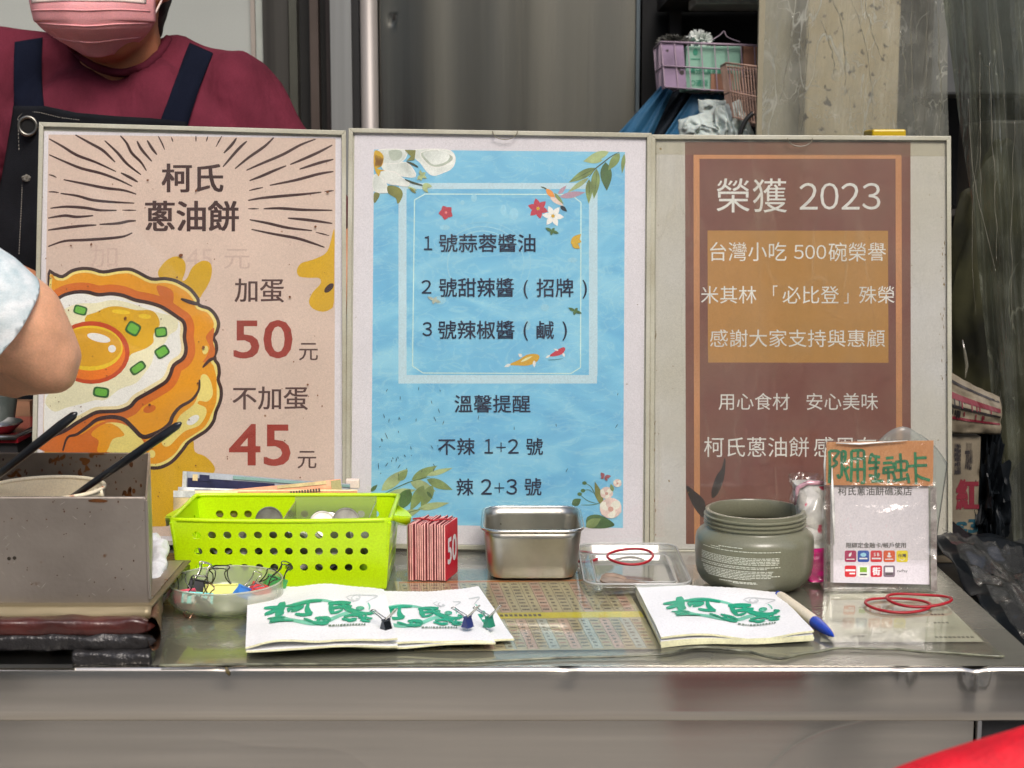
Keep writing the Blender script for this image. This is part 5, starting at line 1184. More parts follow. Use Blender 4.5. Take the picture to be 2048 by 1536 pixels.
for k in range(70):
    x, y = rs.uniform(0, 290), rs.uniform(908, 990); r_ = rs.uniform(.8, 2.2) if rs.random() < .8 else rs.uniform(2.4, 4.5)
    art.poly(ell(x, y, r_, r_ * rs.uniform(.8, 2.6), rs.uniform(-15, 15), 9), sauce_m, 2)
tagp(art.end('sauce_spots'), kind='stuff')
art = Art(lambda a, b, l: on_y(a, b, y0b - .0011 - l), sb, .0001); art.begin(); scr = M('scratch_bright', (.62, .56, .48), .35, .8)
for k in range(26):
    x, y = rs.uniform(0, 285), rs.uniform(1002, 1195); L_ = rs.uniform(3, 16); a = rs.choice((.6, .8, 2.4)) + rs.uniform(-.2, .2)
    art.stroke([(x, y), (x + L_ * math.cos(a), y + L_ * math.sin(a))], .9, scr, 2)
for k in range(34):
    x, y = rs.uniform(0, 288), 1000 + 195 * rs.random() ** 1.6; r_ = rs.uniform(.6, 1.6)
    art.poly(ell(x, y, r_, r_ * rs.uniform(.7, 1.6), 0, 8), sauce_m, 3)
art.poly(smoothc([(178, 1000), (195, 998), (215, 1001), (208, 1005), (180, 1004)], True, 3), sauce_m, 3)
tagp(art.end('wear_marks'), kind='stuff')
# oily drip flange under the box
oil = M('oiled_brass', (.25, .20, .11), .48, .35, var=.3, vs=8, stretch=(.2, 1, 1), bump=.2, bs=120, var2=(.12, .10, .06), rvar=.1)
ft = on_y(150, 1211, y0b - .010).z; fbz = on_y(150, 1252, y0b - .014).z; xfr = on_y(305, 1230, y0b - .01).x
def flg(u, v):
    x = xl + (xfr - xl) * u; zz = ft + (fbz - ft) * v; cut = max(0, (u - .93) / .07); return (x, y0b - .010 - .005 * math.sin(v * 2.6) + .0006 * fbm(x * 40, v * 3), zz + cut * v * .006)
fg = thing('drip_tray', 'thin oil browned metal drip tray under the steel box', 'tray', (xfr - .1, y0b, fbz))
mk('front_lip', grid(flg, 60, 10), oil, fg, smooth='all', solid=.0008)
mk('floor', box(xl, xfr, y0b - .009, y1b + .006, ft - .0015, ft - .0003), oil, fg)
# burnt iron stand
burnt = M('burnt_iron', (.018, .016, .016), .35, .2, var=.5, vs=30, bump=.9, bs=90, bdist=.004, var2=(.03, .028, .028), coat=.1)
redb = M('baked_red_grease', (.10, .018, .012), .35, .1, var=.5, vs=25, bump=.6, bs=70, bdist=.003, var2=(.04, .012, .010), coat=.4)
rust = M('rusty_edge', (.16, .075, .035), .6, .3, var=.5, vs=50, bump=.8, bs=90, var2=(.06, .03, .02), spots=(.5, .3, .16), sscale=120, samt=.1)
st = thing('iron_stand', 'burnt black and red iron burner stand overhanging the counter edge', 'stand', (-.4, 1.2, T))
yfr = YF + .012
def zpx(py, y): return on_y(150, py, y).z
def barf(x0, x1, yc, zc, ry, rz, am, s_):
    def g(u, v):
        a = v * 2 * math.pi; x = x0 + (x1 - x0) * u
        n_ = 1 + am * noise.noise(Vector((x * 60, math.cos(a) * 1.2, math.sin(a) * 1.2 + s_)))
        ca = math.copysign(abs(math.cos(a)) ** .6, math.cos(a)); sa = math.copysign(abs(math.sin(a)) ** .6, math.sin(a)); e = min(1, math.sqrt(max(0.0001, min(u, 1 - u) * 26)))
        return (x, yc + ry * ca * n_ * e, zc + rz * sa * n_ * e)
    return g
za, zb_, zc_ = zpx(1240, yfr), zpx(1270, yfr), zpx(1302, yfr)
mk('upper_rail', grid(barf(xl, on_y(306, 1260, yfr).x, yfr + .008, (za + zb_) / 2 - .001, .008, (za - zb_) / 2 + .001, .22, 1), 90, 18), redb, st, smooth='all')
mk('lower_rail', grid(barf(xl, on_y(310, 1290, yfr).x, yfr + .006, (zb_ + zc_) / 2, .008, (zb_ - zc_) / 2 + .0005, .25, 4), 90, 18), burnt, st, smooth='all')
mk('rubber_pad', grid(barf(on_y(140, 1320, yfr - .006).x, on_y(306, 1320, yfr - .006).x, yfr, on_y(150, 1318, yfr - .006).z, .009, .0062, .18, 9), 60, 18), burnt, st, smooth='all')
p = on_y(264, 1343, yfr - .002)
mk('stand_foot', lathe([(.0001, .004), (.0085, .004), (.0075, -.001), (.005, -.0025), (.0001, -.003)], 16, p.x, p.y, p.z), M('foot_rubber', (.16, .05, .02), .5), st, smooth=True)
q0, q1 = on_y(318, 1262, yfr), on_z(338, 1090, T + .032)
def railR(u, v):
    a = v * 2 * math.pi; c = Vector((on_y(308, 1280, yfr).x, yfr, (zb_))).lerp(Vector((on_y(322, 1110, 1.42).x, 1.42, zb_)), u)
    n_ = 1 + .2 * noise.noise(Vector((u * 14, v * 4, 2))); return (c.x + .0055 * math.cos(a) * n_, c.y, c.z + .0135 * math.sin(a) * n_ + .001)
mk('side_rail', grid(railR, 60, 14), rust, st, smooth='all')
for x, y in ((-.55, 1.4), (-.34, 1.40), (-.55, 1.19), (-.36, 1.19)):
    mk('leg', box(x - .006, x + .006, y - .006, y + .006, T, zb_ - .002), burnt, st)
mk('cross_plate', box(xl, on_y(300, 1250, 1.2).x, yfr + .012, 1.40, zb_ - .001, zb_ + .004), burnt, st)
# dark tray edge below the stand
mk('metal_strip', box(xl, on_y(146, 1330, YF - .001).x, YF - .003, YF + .04, T + .0005, T + .0035), M('strip_steel', (.2, .2, .19), .3, 1), label='thin dark metal strip under the burner stand at the counter edge', cat='metal strip')

# pot with black chopsticks
pc = on_y(88, 990, 1.250); rp = on_y(207, 985, 1.25).x - pc.x; zt = on_y(88, 978, 1.25).z
enam = M('cream_enamel', A(236, 210, 182), .3, var=.08, vs=14, spots=(.45, .12, .03), sscale=45, samt=.10, coat=.3)
pot = thing('sauce_pot', 'round cream sauce pot stained with brown sauce inside the steel box', 'pot', (pc.x, 1.25, zb0 + .003))
hp = zt - zb0 - .003
mk('bowl', lathe([(.001, 0), (rp * .8, 0), (rp * .93, .006), (rp * .97, hp * .5), (rp * .985, hp * .9), (rp, hp * .97), (rp * 1.0, hp), (rp * .96, hp * 1.0), (rp * .95, hp * .9), (rp * .93, hp * .4), (rp * .8, .01), (.001, .008)], 56, pc.x, 1.25, zb0 + .003), enam, pot, smooth=True)
mk('rolled_rim', tube([(pc.x + rp * .985 * math.cos(a), 1.25 + rp * .985 * math.sin(a), zt + .0005) for a in [k * math.pi / 28 for k in range(56)]], .0019, 8, closed=True), enam, pot, smooth='all')
mk('sauce', lathe([(.001, 0), (rp * .94, 0)], 40, pc.x, 1.25, zb0 + hp * .62), M('sauce', (.10, .03, .01), .15, var=.3, vs=20), pot)
lp = on_y(200, 985, 1.245); mk('pouring_lip', tube([lp + Vector((-.004, 0, .002)), lp + Vector((.001, -.002, .001)), lp + Vector((.0028, -.001, -.005))], [.0018, .0024, .0014], 8), enam, pot, smooth='all')
stick = M('black_melamine', (.012, .016, .022), .28, var=.2, vs=60, coat=.3)
def chop(label, a, b, r0, r1):
    pts = [a.lerp(b, t) for t in (0, .3, .6, .85, .97, 1.0)]; rr_ = [r0, r0 + (r1 - r0) * .4, r0 + (r1 - r0) * .8, r1, r1 * .8, r1 * .3]
    mk('chopstick', tube(pts, rr_, 14), stick, smooth='all', label=label, cat='chopstick', group='black chopsticks in the sauce pot')
a0 = on_y(362, 846, 1.21); a1 = on_y(158, 985, 1.262); chop('black chopstick resting on the right rim of the sauce pot, pointing right', a1 + (a1 - a0) * .22, a0, .0024, .0038)
a0 = on_y(153, 826, 1.205); a1 = on_y(-10, 955, 1.25); chop('black chopstick farther left, its blunt tip over the poster corner', a1 + (a1 - a0) * .25, a0, .0026, .0040)

# crumpled white bag beside the box
def crum(cx, cy, cz, rx, ry, rz, am, s_, fq=3.0):
    bm = bmesh.new(); bmesh.ops.create_icosphere(bm, subdivisions=5, radius=1)
    for v in bm.verts:
        d_ = v.co.normalized(); r_ = 1 + am * (ridge(d_.x * fq, d_.y * fq, d_.z * fq + s_) - .5) + am * .5 * (ridge(d_.x * fq * 2.3 + 5, d_.y * fq * 2.3, d_.z * fq * 2.3 + s_) - .5)
        v.co = Vector((cx + rx * d_.x * r_, cy + ry * d_.y * r_, cz + rz * d_.z * r_))
    return bm
wp = M('white_film', (.92, .92, .92), .45, var=.02, vs=30, bump=.3, bs=60)
wa, wb2 = on_y(316, 1095, 1.33), on_y(308, 1185, 1.24)
me_b = blob([(wa, .0085, (wa + wb2) / 2 + Vector((.001, 0, 0)), .0075), ((wa + wb2) / 2, .0075, wb2, .004), (wa, .0085, wa + Vector((-.006, .002, .004)), .008)], .0012, 2, disp=lambda co: .0024 * (ridge(co.x * 55, co.y * 40, co.z * 45) - .5) + .0012 * ridge(co.x * 120, co.y * 120, co.z * 120))
mk('crumpled_napkin', me_b, wp, smooth='all', label='crumpled white plastic bag stuffed beside the steel box', cat='plastic bag')

# things at the far left behind the box
yd = 1.60
t_ = thing('metal_tray', 'dark red lacquered tray with a round steel pan on it, at the far left edge', 'tray', (-.55, yd, T))
z1 = on_y(30, 862, yd).z
mk('tray_top', box(-.72, on_y(66, 860, yd).x, yd - .05, yd + .10, z1 - .004, z1), M('lacquer_red', A(120, 26, 34), .25, coat=.5), t_)
mk('tray_rim', tube([(-.72, yd - .052, z1 + .002), (on_y(62, 872, yd).x, yd - .052, z1 + .002), (on_y(66, 850, yd).x + .002, yd + .10, z1 + .002)], .003, 8), M('tray_steel', (.5, .5, .5), .25, 1), t_, smooth='all')
mk('tray_block', box(-.72, on_y(62, 880, yd).x, yd - .045, yd + .095, T, z1 - .005), M('block_dark', (.02, .02, .022), .5), t_)
pp = on_y(-10, 858, yd); sp2 = thing('steel_pan', 'shallow round steel pan on the dark red tray', 'pan', (pp.x, yd, z1))
mk('pan_body', lathe([(.001, .001), (.022, .001), (.030, .009), (.032, .010), (.031, .0115), (.022, .0035), (.001, .003)], 40, pp.x, yd - .01, z1 + .0003), M('tray_steel', (.5, .5, .5), .25, 1), sp2, smooth=True)
wb3 = M('counter_wood', (.30, .16, .09), .5, var=.2, vs=10, stretch=(1, .2, 6))
mk('wooden_board', box(-.75, on_y(66, 830, yd + .12).x, yd + .11, yd + .125, T, on_y(30, 800, yd + .12).z), wb3, label='reddish wooden board standing behind the tray at the far left', cat='board')
gp = on_y(-8, 800, yd + .02); mk('grey_cup', lathe([(.001, 0), (.014, 0), (.019, .03), (.0195, .034), (.018, .034), (.013, .004), (.001, .003)], 32, gp.x, yd + .03, z1), M('cup_grey', (.10, .12, .11), .35), smooth=True, label='dark grey cup at the left picture edge beneath the bent arm', cat='cup')

# ================================================================ BACKGROUND: fridge, shelves, sheets
YD = 2.62
bx_ = lambda px, y=YD: on_y(px, 100, y).x
fr_steel = M('fridge_steel', (.25, .25, .225), .25, 1, var=.28, var2=(.14, .135, .11), vs=3, stretch=(3, 3, .10), aniso=.8, arot=.25, rvar=.06, bump=.10, bs=7, bdist=.01)  # upright darker bands in the base colour stand in for reflections
fr = thing('refrigerator', 'tall stainless steel refrigerator door with vertical streaky reflections behind the signs', 'refrigerator', (bx_(1000), YD, .012))
def door(x0, x1, z0, z1, amp=.0022, s_=0):
    return lambda u, v: (x0 + (x1 - x0) * u, YD + .004 - .004 * math.sin(math.pi * min(1, max(0, u))) ** .3 + amp * noise.noise(Vector((u * 7 + s_, v * .7, s_))) - .010 * math.exp(-(((x0 + (x1 - x0) * u) - bx_(783)) / .006) ** 2 - ((z0 + (z1 - z0) * v - on_y(783, 40, YD).z) / .006) ** 2) * (-.25), z0 + (z1 - z0) * v)
mk('door', grid(door(bx_(757), bx_(1278), .1, 2.0), 220, 220), fr_steel, fr, smooth='all')
mk('door_edge', tube([(bx_(739), YD - .006, .1), (bx_(739), YD - .006, 2.0)], .0145, 16), M('door_edge_pale', (.36, .33, .31), .5, .4, var=.1, vs=3, stretch=(8, 8, .1)), fr, smooth='all')  # pale pinkish colour paints a highlight along the door edge
mk('door_edge', box(bx_(1272), bx_(1279), YD - .003, YD + .05, .1, 2.0), M('edge_blueish', (.2, .24, .26), .35, .8), fr)
mk('cabinet', box(bx_(700), bx_(1276), YD + .012, YD + .55, .05, 2.05), M('cabinet_dark', (.05, .05, .05), .5), fr)
mk('gasket', box(bx_(705), bx_(719), YD - .002, YD + .010, .1, 2.0), M('gasket_black', (.01, .01, .01), .5), fr)
mk('door_frame', box(bx_(662), bx_(704), YD - .008, YD + .05, .1, 2.0), M('frame_grey', (.36, .37, .36), .4, .6, var=.1, vs=5, stretch=(9, 9, .1)), fr)
f2_ = thing('storage_cabinet', 'pale grey steel cabinet at the upper left behind the vendor', 'cabinet', (bx_(250), YD, .012))
mk('door', grid(lambda u, v: (bx_(-260) + (bx_(494) - bx_(-260)) * u, YD + .05, .1 + 1.9 * v), 4, 4), M('pale_steel', (.40, .42, .39), .5, 0, var=.05, vs=3), f2_)
mk('pale_trim', box(bx_(494), bx_(503), YD + .042, YD + .06, .1, 2.0), M('trim_warm', (.42, .37, .32), .4, .3), f2_)
mk('pale_trim', box(bx_(505), bx_(519), YD + .038, YD + .06, .1, 2.0), M('trim_cool', (.45, .48, .43), .4, .3), f2_)
mk('inner_panel', box(bx_(521), bx_(572), YD + .03, YD + .10, .1, 2.0), M('panel_brown', (.10, .095, .085), .35, .8, var=.3, vs=4, stretch=(9, 9, .1)), f2_)
mk('inner_panel', box(bx_(574), bx_(590), YD + .026, YD + .10, .1, 2.0), M('panel_mid', (.16, .16, .13), .35, .8), f2_)
mk('dark_slot', box(bx_(590), bx_(661), YD + .06, YD + .12, .1, 2.0), M('slot_black', (.008, .008, .008), .6), f2_)
mk('slot_bar', box(bx_(617), bx_(634), YD + .02, YD + .05, .1, 2.0), M('bar_brown', (.14, .11, .095), .35, .6), f2_)
mk('slot_bar', box(bx_(648), bx_(658), YD + .03, YD + .05, .1, 2.0), M('bar_dark', (.05, .04, .038), .4, .4), f2_)

# dark shelf bay to the right
YS = 2.35
bk2 = M('bay_black', (.012, .013, .015), .6)
shelf = thing('shelf_rack', 'dark steel storage rack right of the refrigerator', 'shelf rack', (bx_(1600, YS), YS, .012))
mk('back_panel', box(bx_(1284, YD + .1), bx_(2700, YD + .1), YD + .10, YD + .12, .05, 2.2), bk2, shelf)
mk('shelf_board', box(bx_(1330, YS + .2), bx_(2400, YS + .2), YS + .05, YD + .08, on_y(1400, 62, YS + .1).z + .055, on_y(1400, 62, YS + .1).z + .075), M('shelf_grey', (.06, .055, .05), .5), shelf)
for x in (1345, 2350): mk('post', box(bx_(x, YD), bx_(x, YD) + .02, YD + .05, YD + .07, .02, 2.2), M('shelf_grey', (.06, .055, .05), .5), shelf)
mk('shelf_board', box(bx_(1290, YS + .2), bx_(2400, YS + .2), YS + .02, YD + .08, 1.215, 1.225), M('shelf_grey', (.06, .055, .05), .5), shelf)
t_ = mk('white_box', box(bx_(1390, YS + .1), bx_(1540, YS + .1), YS + .1, YS + .2, on_y(1400, 8, YS + .1).z, on_y(1400, 8, YS + .1).z + .07), M('box_white', (.5, .5, .47), .5), label='white box on the rack at the top, only its lower edge in view', cat='box', bev=.002)

# wire baskets
def wire_basket(name_label, pts_top, pts_bot, m_, nw, rad, y0, y1, wfloor=True):
    """pts in px: top-left, top-right at front; bottom-left, bottom-right"""
    tlp, trp = on_y(*pts_top[0], y0), on_y(*pts_top[1], y0); blp, brp = on_y(*pts_bot[0], y0), on_y(*pts_bot[1], y0)
    root = thing('wire_basket', name_label, 'basket', ((tlp.x + trp.x) / 2, (y0 + y1) / 2, blp.z))
    dy = Vector((0, y1 - y0, 0)); bend = .012
    def ringz(t, r_=rad):
        a, b = blp.lerp(tlp, t), brp.lerp(trp, t); return tube([a, b, b + dy, a + dy], r_, 6, closed=True)
    mk('top_rail', ringz(1, rad * 1.7), m_, root, smooth='all'); mk('middle_rail', ringz(.48, rad * 1.2), m_, root, smooth='all'); mk('bottom_rail', ringz(.02, rad * 1.2), m_, root, smooth='all')
    for k in range(nw + 1):
        t = k / nw; mk('wire', tube([trp.lerp(tlp, 1 - t), brp.lerp(blp, 1 - t), brp.lerp(blp, 1 - t) + dy, trp.lerp(tlp, 1 - t) + dy], rad * .8, 5), m_, root)
    for k in range(1, 9):
        t = k / 9
        for a, b in ((tlp, blp), (trp, brp)): mk('wire', tube([a + dy * t, b + dy * t], rad * .8, 5), m_, root)
    return root, (tlp, trp, blp, brp)
wl = M('wire_lilac', A(150, 132, 146), .45, var=.1); wbw = M('wire_rust', A(150, 122, 108), .5, var=.2, vs=40)
wb_, c_ = wire_basket('lilac coated wire basket holding a mint green box, upper right background', [(1322, 84), (1535, 92)], [(1330, 176), (1540, 190)], wl, 8, .0011, YS - .02, YS + .10)
mk('side_liner', ([c_[0] + Vector((.001, .002, 0)), c_[0].lerp(c_[1], .21) + Vector((0, .002, -.002)), c_[2].lerp(c_[3], .21) + Vector((0, .002, 0)), c_[2] + Vector((.001, .002, 0))], [(0, 1, 2, 3)]), M('liner_lilac', A(136, 116, 140), .5, var=.2, vs=20, spots=(.03, .02, .02), sscale=45, samt=.12), wb_, solid=.001)
mint = M('mint_card', A(118, 156, 138), .5, var=.05); g_i = M('mint_ink', A(44, 120, 96), .5)
x0, x1 = on_y(1372, 130, YS - .015).x, on_y(1482, 130, YS - .015).x; z0, z1_ = on_y(1400, 180, YS - .015).z, on_y(1400, 92, YS - .015).z
mb = thing('carton', 'mint green carton with dark green lettering in the lilac wire basket', 'carton', ((x0 + x1) / 2, YS + .03, z0))
mk('carton_body', box(x0, x1, YS - .012, YS + .07, z0, z1_), mint, mb, bev=.001)
art = Art(lambda a, b, l: on_y(a, b, YS - .0126 - l), mb); 
art.line('lettering', '有分乳皮手套', (1381, 135, 1445, 148), g_i, .02, 2); art.line('lettering', '○適型', (1381, 159, 1416, 172), g_i, .02, 2)
art.begin(); art.poly(ell(1391, 104, 5, 7), g_i); art.end('emblem_print'); art.begin(); art.rect(1382, 117, 1400, 119, g_i); art.end('line_print'); art.begin(); art.poly([(1448, 148), (1458, 132), (1466, 150)], M('mint_dark', A(34, 84, 70), .5)); art.end('print')
brc = M('kraft_card', A(136, 96, 74), .6, var=.08, vs=20)
mk('cardboard_piece', box(on_y(1484, 120, YS).x, on_y(1534, 120, YS).x, YS - .012, YS + .05, on_y(1500, 140, YS).z, on_y(1500, 92, YS).z), brc, label='brown cardboard box upright in the right of the lilac wire basket', cat='cardboard box', bev=.001)
mk('cardboard_piece', box(on_y(1419, 160, YS).x, on_y(1462, 160, YS).x, YS - .016, YS - .013, on_y(1500, 184, YS).z, on_y(1500, 149, YS).z), brc, label='small brown card leaning before the mint green carton', cat='card')
mk('crumpled_tissue', crum(on_y(1400, 72, YS + .02).x, YS + .03, on_y(1400, 80, YS + .02).z, .016, .02, .012, .7, 3), M('tissue_white', A(196, 200, 196), .6), smooth=True, label='crumpled white tissue on top of the lilac wire basket', cat='tissue')
mk('crumpled_tissue', crum(on_y(1350, 84, YS + .02).x, YS + .03, on_y(1350, 84, YS + .02).z, .020, .02, .009, .8, 8), M('tissue_dark', (.08, .08, .07), .4), smooth=True, label='dark crumpled bag in the back left of the lilac wire basket', cat='bag')
mk('wire_scrap', tube(smoothc([tuple(on_y(x, y, YS)) for x, y in ((1420, 82), (1440, 70), (1448, 62), (1455, 74), (1480, 84))], False, 4), .0007, 5), wl, label='thin bent wire sticking up from the lilac basket', cat='wire')
wire_basket('brown rusty wire basket with close wires, in front of the lilac basket', [(1452, 126), (1560, 138)], [(1468, 236), (1560, 262)], wbw, 18, .0009, YS - .09, YS - .03)
# blue cloth hanging under the baskets
blc = M('blue_cloth', A(34, 84, 116), .6, var=.2, vs=12, bump=.3, bs=30, sss=.05)
def cloth(q_, y, am=.006, s_=0, ht=0):
    c = [on_y(a, b, y) for a, b in q_]
    def g(u, v):
        p = c[0].lerp(c[1], u).lerp(c[3].lerp(c[2], u), v); return (p.x, p.y + am * noise.noise(Vector((u * 5, v * 2, s_))) + am * .5 * math.sin(u * 14), p.z)
    return g
mk('blue_cloth', grid(cloth([(1322, 172), (1345, 182), (1280, 330), (1180, 330)], YS + .02, s_=1), 24, 24), blc, smooth='all', label='blue cloth strip slanting down left of the white bags', cat='cloth', solid=.002)
mk('blue_cloth', grid(cloth([(1385, 188), (1455, 190), (1420, 330), (1290, 330)], YS + .01, s_=4), 24, 24), blc, smooth='all', label='wider blue cloth fold hanging beneath the lilac wire basket', cat='cloth', solid=.002)
mk('dark_strap', grid(cloth([(1345, 182), (1385, 188), (1290, 330), (1240, 330)], YS + .035, s_=6), 12, 12), M('navy_cloth', (.01, .018, .03), .7), smooth='all', label='dark strap between the two blue cloth folds', cat='strap', solid=.002)
wbg = M('white_bagfilm', A(160, 168, 164), .75, var=.12, vs=30, bump=.4, bs=50, sss=.1)
def crumpled_sheet(q_, y, am, s_, fq=5):
    c = [on_y(a, b, y) for a, b in q_]
    def g(u, v):
        p = c[0].lerp(c[1], u).lerp(c[3].lerp(c[2], u), v); e = min(u, 1 - u, v, 1 - v) * 4; h = ridge(u * fq, v * fq * .7, s_) + .5 * ridge(u * fq * 2, v * fq * 2, s_ + 3)
        return (p.x + am * .5 * noise.noise(Vector((u * 4, v * 4, s_))), p.y - am * h * min(1, e), p.z + am * .5 * noise.noise(Vector((v * 4, u * 4, s_ + 9))))
    return g
mk('white_paper', grid(crumpled_sheet([(1396, 198), (1462, 202), (1470, 250), (1400, 246)], YS - .03, .006, 1), 30, 30), wbg, smooth='all', label='flat white paper behind the crumpled white bag on the rack', cat='paper', solid=.001)
def pleat(u, v):
    p = on_y(1352 + u * 150, 300 - 60 * (1 - v) * math.sin(math.pi * min(1, .15 + u)) - 8, YS - .05); return (p.x, p.y - .008 * ridge(u * 9 + v * 2, v * 1.5, 4), p.z + .003 * noise.noise(Vector((u * 6, v * 2, 0))))
mk('crumpled_bag', grid(crumpled_sheet([(1356, 240), (1440, 215), (1500, 320), (1360, 320)], YS - .05, .014, 5, 4), 50, 40), wbg, smooth='all', label='crumpled white plastic bag bundled below the brown wire basket', cat='plastic bag', solid=.001)
mk('crumpled_bag', grid(crumpled_sheet([(1430, 215), (1480, 200), (1530, 320), (1430, 320)], YS - .06, .012, 8, 4), 50, 40), wbg, smooth='all', label='yellowish white plastic bag touching the brown wire basket', cat='plastic bag', solid=.001)
mk('black_cable', tube(smoothc([tuple(on_y(x, y, YS - .10)) for x, y in ((1474, 300), (1482, 262), (1492, 240), (1506, 226))], False, 5), .0035, 8), M('cable_black', (.012, .012, .012), .4), smooth='all', label='short black cable looping at the left edge of the plastic sheet', cat='cable')

# cream post and plastic sheeting
post_m = M('cream_post', A(158, 146, 118), .65, var=.12, vs=14, var2=A(140, 126, 96), spots=(.05, .035, .02), sscale=60, samt=.15, bump=.3, bs=40)
YP = 2.2
mk('wooden_post', box(on_y(1612, 100, YP).x, on_y(1800, 100, YP).x, YP, YP + .05, .012, 2.4), post_m, label='dirty cream painted post behind the plastic sheet at upper right', cat='post', bev=.004)
mk('backing_board', box(on_y(1520, 100, YP + .04).x, on_y(1611, 100, YP + .04).x, YP + .055, YP + .065, .012, 2.4), M('panel_beige_grey', A(128, 122, 102), .6, var=.1, vs=5), label='grey beige panel left of the cream post behind the plastic sheet', cat='panel')
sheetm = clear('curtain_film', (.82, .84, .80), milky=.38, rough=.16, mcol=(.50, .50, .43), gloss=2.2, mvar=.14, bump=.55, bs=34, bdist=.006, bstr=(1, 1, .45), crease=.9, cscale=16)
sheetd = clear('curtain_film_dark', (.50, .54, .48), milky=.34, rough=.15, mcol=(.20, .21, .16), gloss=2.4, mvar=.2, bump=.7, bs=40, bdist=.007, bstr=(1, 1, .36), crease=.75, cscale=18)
def curtain(xa0, xa1, xb0, xb1, ya, yb_, y, am, s_, nu, nv, fan=(0, 0), k1=10):
    """edges in px: left edge xa0 (top) .. xa1 (bottom), right edge xb0 .. xb1"""
    def g(u, v):
        px = (xa0 + (xa1 - xa0) * v) * (1 - u) + (xb0 + (xb1 - xb0) * v) * u; py = ya + (yb_ - ya) * v
        p = on_y(px, py, y); t = u * k1 + fan[0] * v + fan[1] * v * u
        h = ridge(t, v * 1.1, s_) + .35 * ridge(t * 2.3, v * 2.2, s_ + 4) + .10 * ridge(t * 5, v * 5, s_ + 8)
        return (p.x + .003 * noise.noise(Vector((v * 5, s_, 1))), p.y - am * h, p.z)
    return g
cu1 = mk('plastic_sheet', grid(curtain(1534, 1506, 1890, 1905, -140, 1000, 1.95, .005, 3, 150, 200, (1.5, 1.0), 7), 150, 200), sheetm, smooth='all', label='wrinkled translucent plastic sheet hanging before the cream post', cat='plastic sheet')
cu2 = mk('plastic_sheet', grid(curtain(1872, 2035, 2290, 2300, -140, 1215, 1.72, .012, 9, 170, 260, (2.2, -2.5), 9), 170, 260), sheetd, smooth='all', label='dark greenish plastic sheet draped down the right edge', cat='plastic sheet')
# bright stretch folds in the films
strand = clear('film_fold', (.8, .8, .74), milky=.30, rough=.1, mcol=(.55, .52, .42), gloss=3)
rs = random.Random(21)
def fold(obj, x0, y0, x1, y1, y, bend, wd):
    P = []
    for k in range(13):
        t = k / 12; P.append(tuple(on_y(x0 + (x1 - x0) * t + bend * math.sin(math.pi * t) + rs.uniform(-2, 2), y0 + (y1 - y0) * t, y - .014)))
    mk('fold_crease', tube(smoothc(P, False, 2), [wd * (.25 + .75 * math.sin(math.pi * (.03 + .94 * k / 24)) * (.6 + .4 * math.sin(k * 1.7))) for k in range(25)], 5), strand, obj, smooth='all')
for x0, y0, x1, y1, bd in ((1618, -20, 1604, 262, 3), (1660, -20, 1690, 170, 12), (1700, -10, 1745, 240, 14), (1640, 40, 1668, 150, 8), (1730, -20, 1765, 120, -8), (1585, 30, 1560, 200, 5), (1822, -20, 1832, 262, -5), (1850, -20, 1846, 250, 6), (1872, 0, 1880, 262, 4), (1800, 60, 1810, 200, 5)):
    fold(cu1, x0, y0, x1, y1, 1.93, bd, rs.uniform(.0006, .0013))
for k in range(6):
    x0 = rs.uniform(1895, 2060); y0 = rs.uniform(-40, 250); L = rs.uniform(120, 420); x1 = x0 + (1985 - x0) * rs.uniform(.1, .7) + rs.uniform(-20, 40)
    if y0 + L > 260 and min(x0, x1) < 1910: x0 += 30; x1 += 40
    fold(cu2, x0, y0, x1, y0 + L, 1.70, rs.uniform(-14, 14), rs.uniform(.0004, .0010))
mk('fold_crease', tube([on_y(x, y, 1.69) for x, y in ((1925, 680), (1930, 705), (1934, 730), (1931, 756))], [.0006, .0016, .0020, .0006], 6), strand, cu2, smooth='all')
# dim clutter behind the dark sheet
mk('olive_bundle', crum(on_y(2010, 640, 1.95).x, 1.98, on_y(2010, 640, 1.95).z, .07, .04, .22, .10, 5, 1.6), M('olive_cloth', (.06, .055, .02), .6, var=.4, vs=12), smooth=True, label='olive yellow bundle dimly seen behind the dark plastic sheet', cat='bundle')
mk('dark_carton', box(on_y(1980, 300, 2.05).x, on_y(2300, 300, 2.05).x, 2.05, 2.2, .9, on_y(2000, 240, 2.05).z), M('carton_dark', (.06, .055, .05), .6, var=.3, vs=10), label='dim brown carton behind the plastic sheet at the right edge', cat='carton', bev=.004)
mk('grey_machine', box(on_y(1905, 300, 2.1).x, on_y(2400, 300, 2.1).x, 2.22, 2.32, on_y(2000, 180, 2.1).z, 2.2), M('machine_grey', (.10, .105, .105), .5, var=.2, vs=6), label='grey metal unit high up behind the dark plastic sheet', cat='cabinet', bev=.004)

# side table right of the counter with packed goods
tx0 = XR + .015
tb_ = thing('side_table', 'dark side table beyond the right end of the counter', 'table', (XR + .3, 1.5, .012))
mk('table_top', box(tx0, 1.2, 1.30, 1.78, T - .06, T - .035), M('table_black', (.02, .022, .024), .5), tb_)
for x, y in ((tx0 + .02, 1.32), (1.15, 1.32), (tx0 + .02, 1.74), (1.15, 1.74)): mk('leg', box(x, x + .03, y, y + .03, .012, T - .061), M('table_black', (.02, .022, .024), .5), tb_)
yg = 1.60
news = M('newsprint', A(150, 138, 116, 1.6), .6, var=.2, vs=30); nred = M('news_red', A(130, 30, 48, 1.4), .6); nblk = M('news_black', A(46, 40, 40, 1.2), .6); nteal = M('news_teal', A(20, 80, 96, 1.4), .6)
gx0, gx1 = on_y(1896, 900, yg).x, on_y(1962, 900, yg).x; gz1 = on_y(1930, 872, yg).z
gb = thing('printed_box', 'newsprint patterned box with red and blue characters beside the award poster', 'box', ((gx0 + gx1) / 2, yg, T - .035))
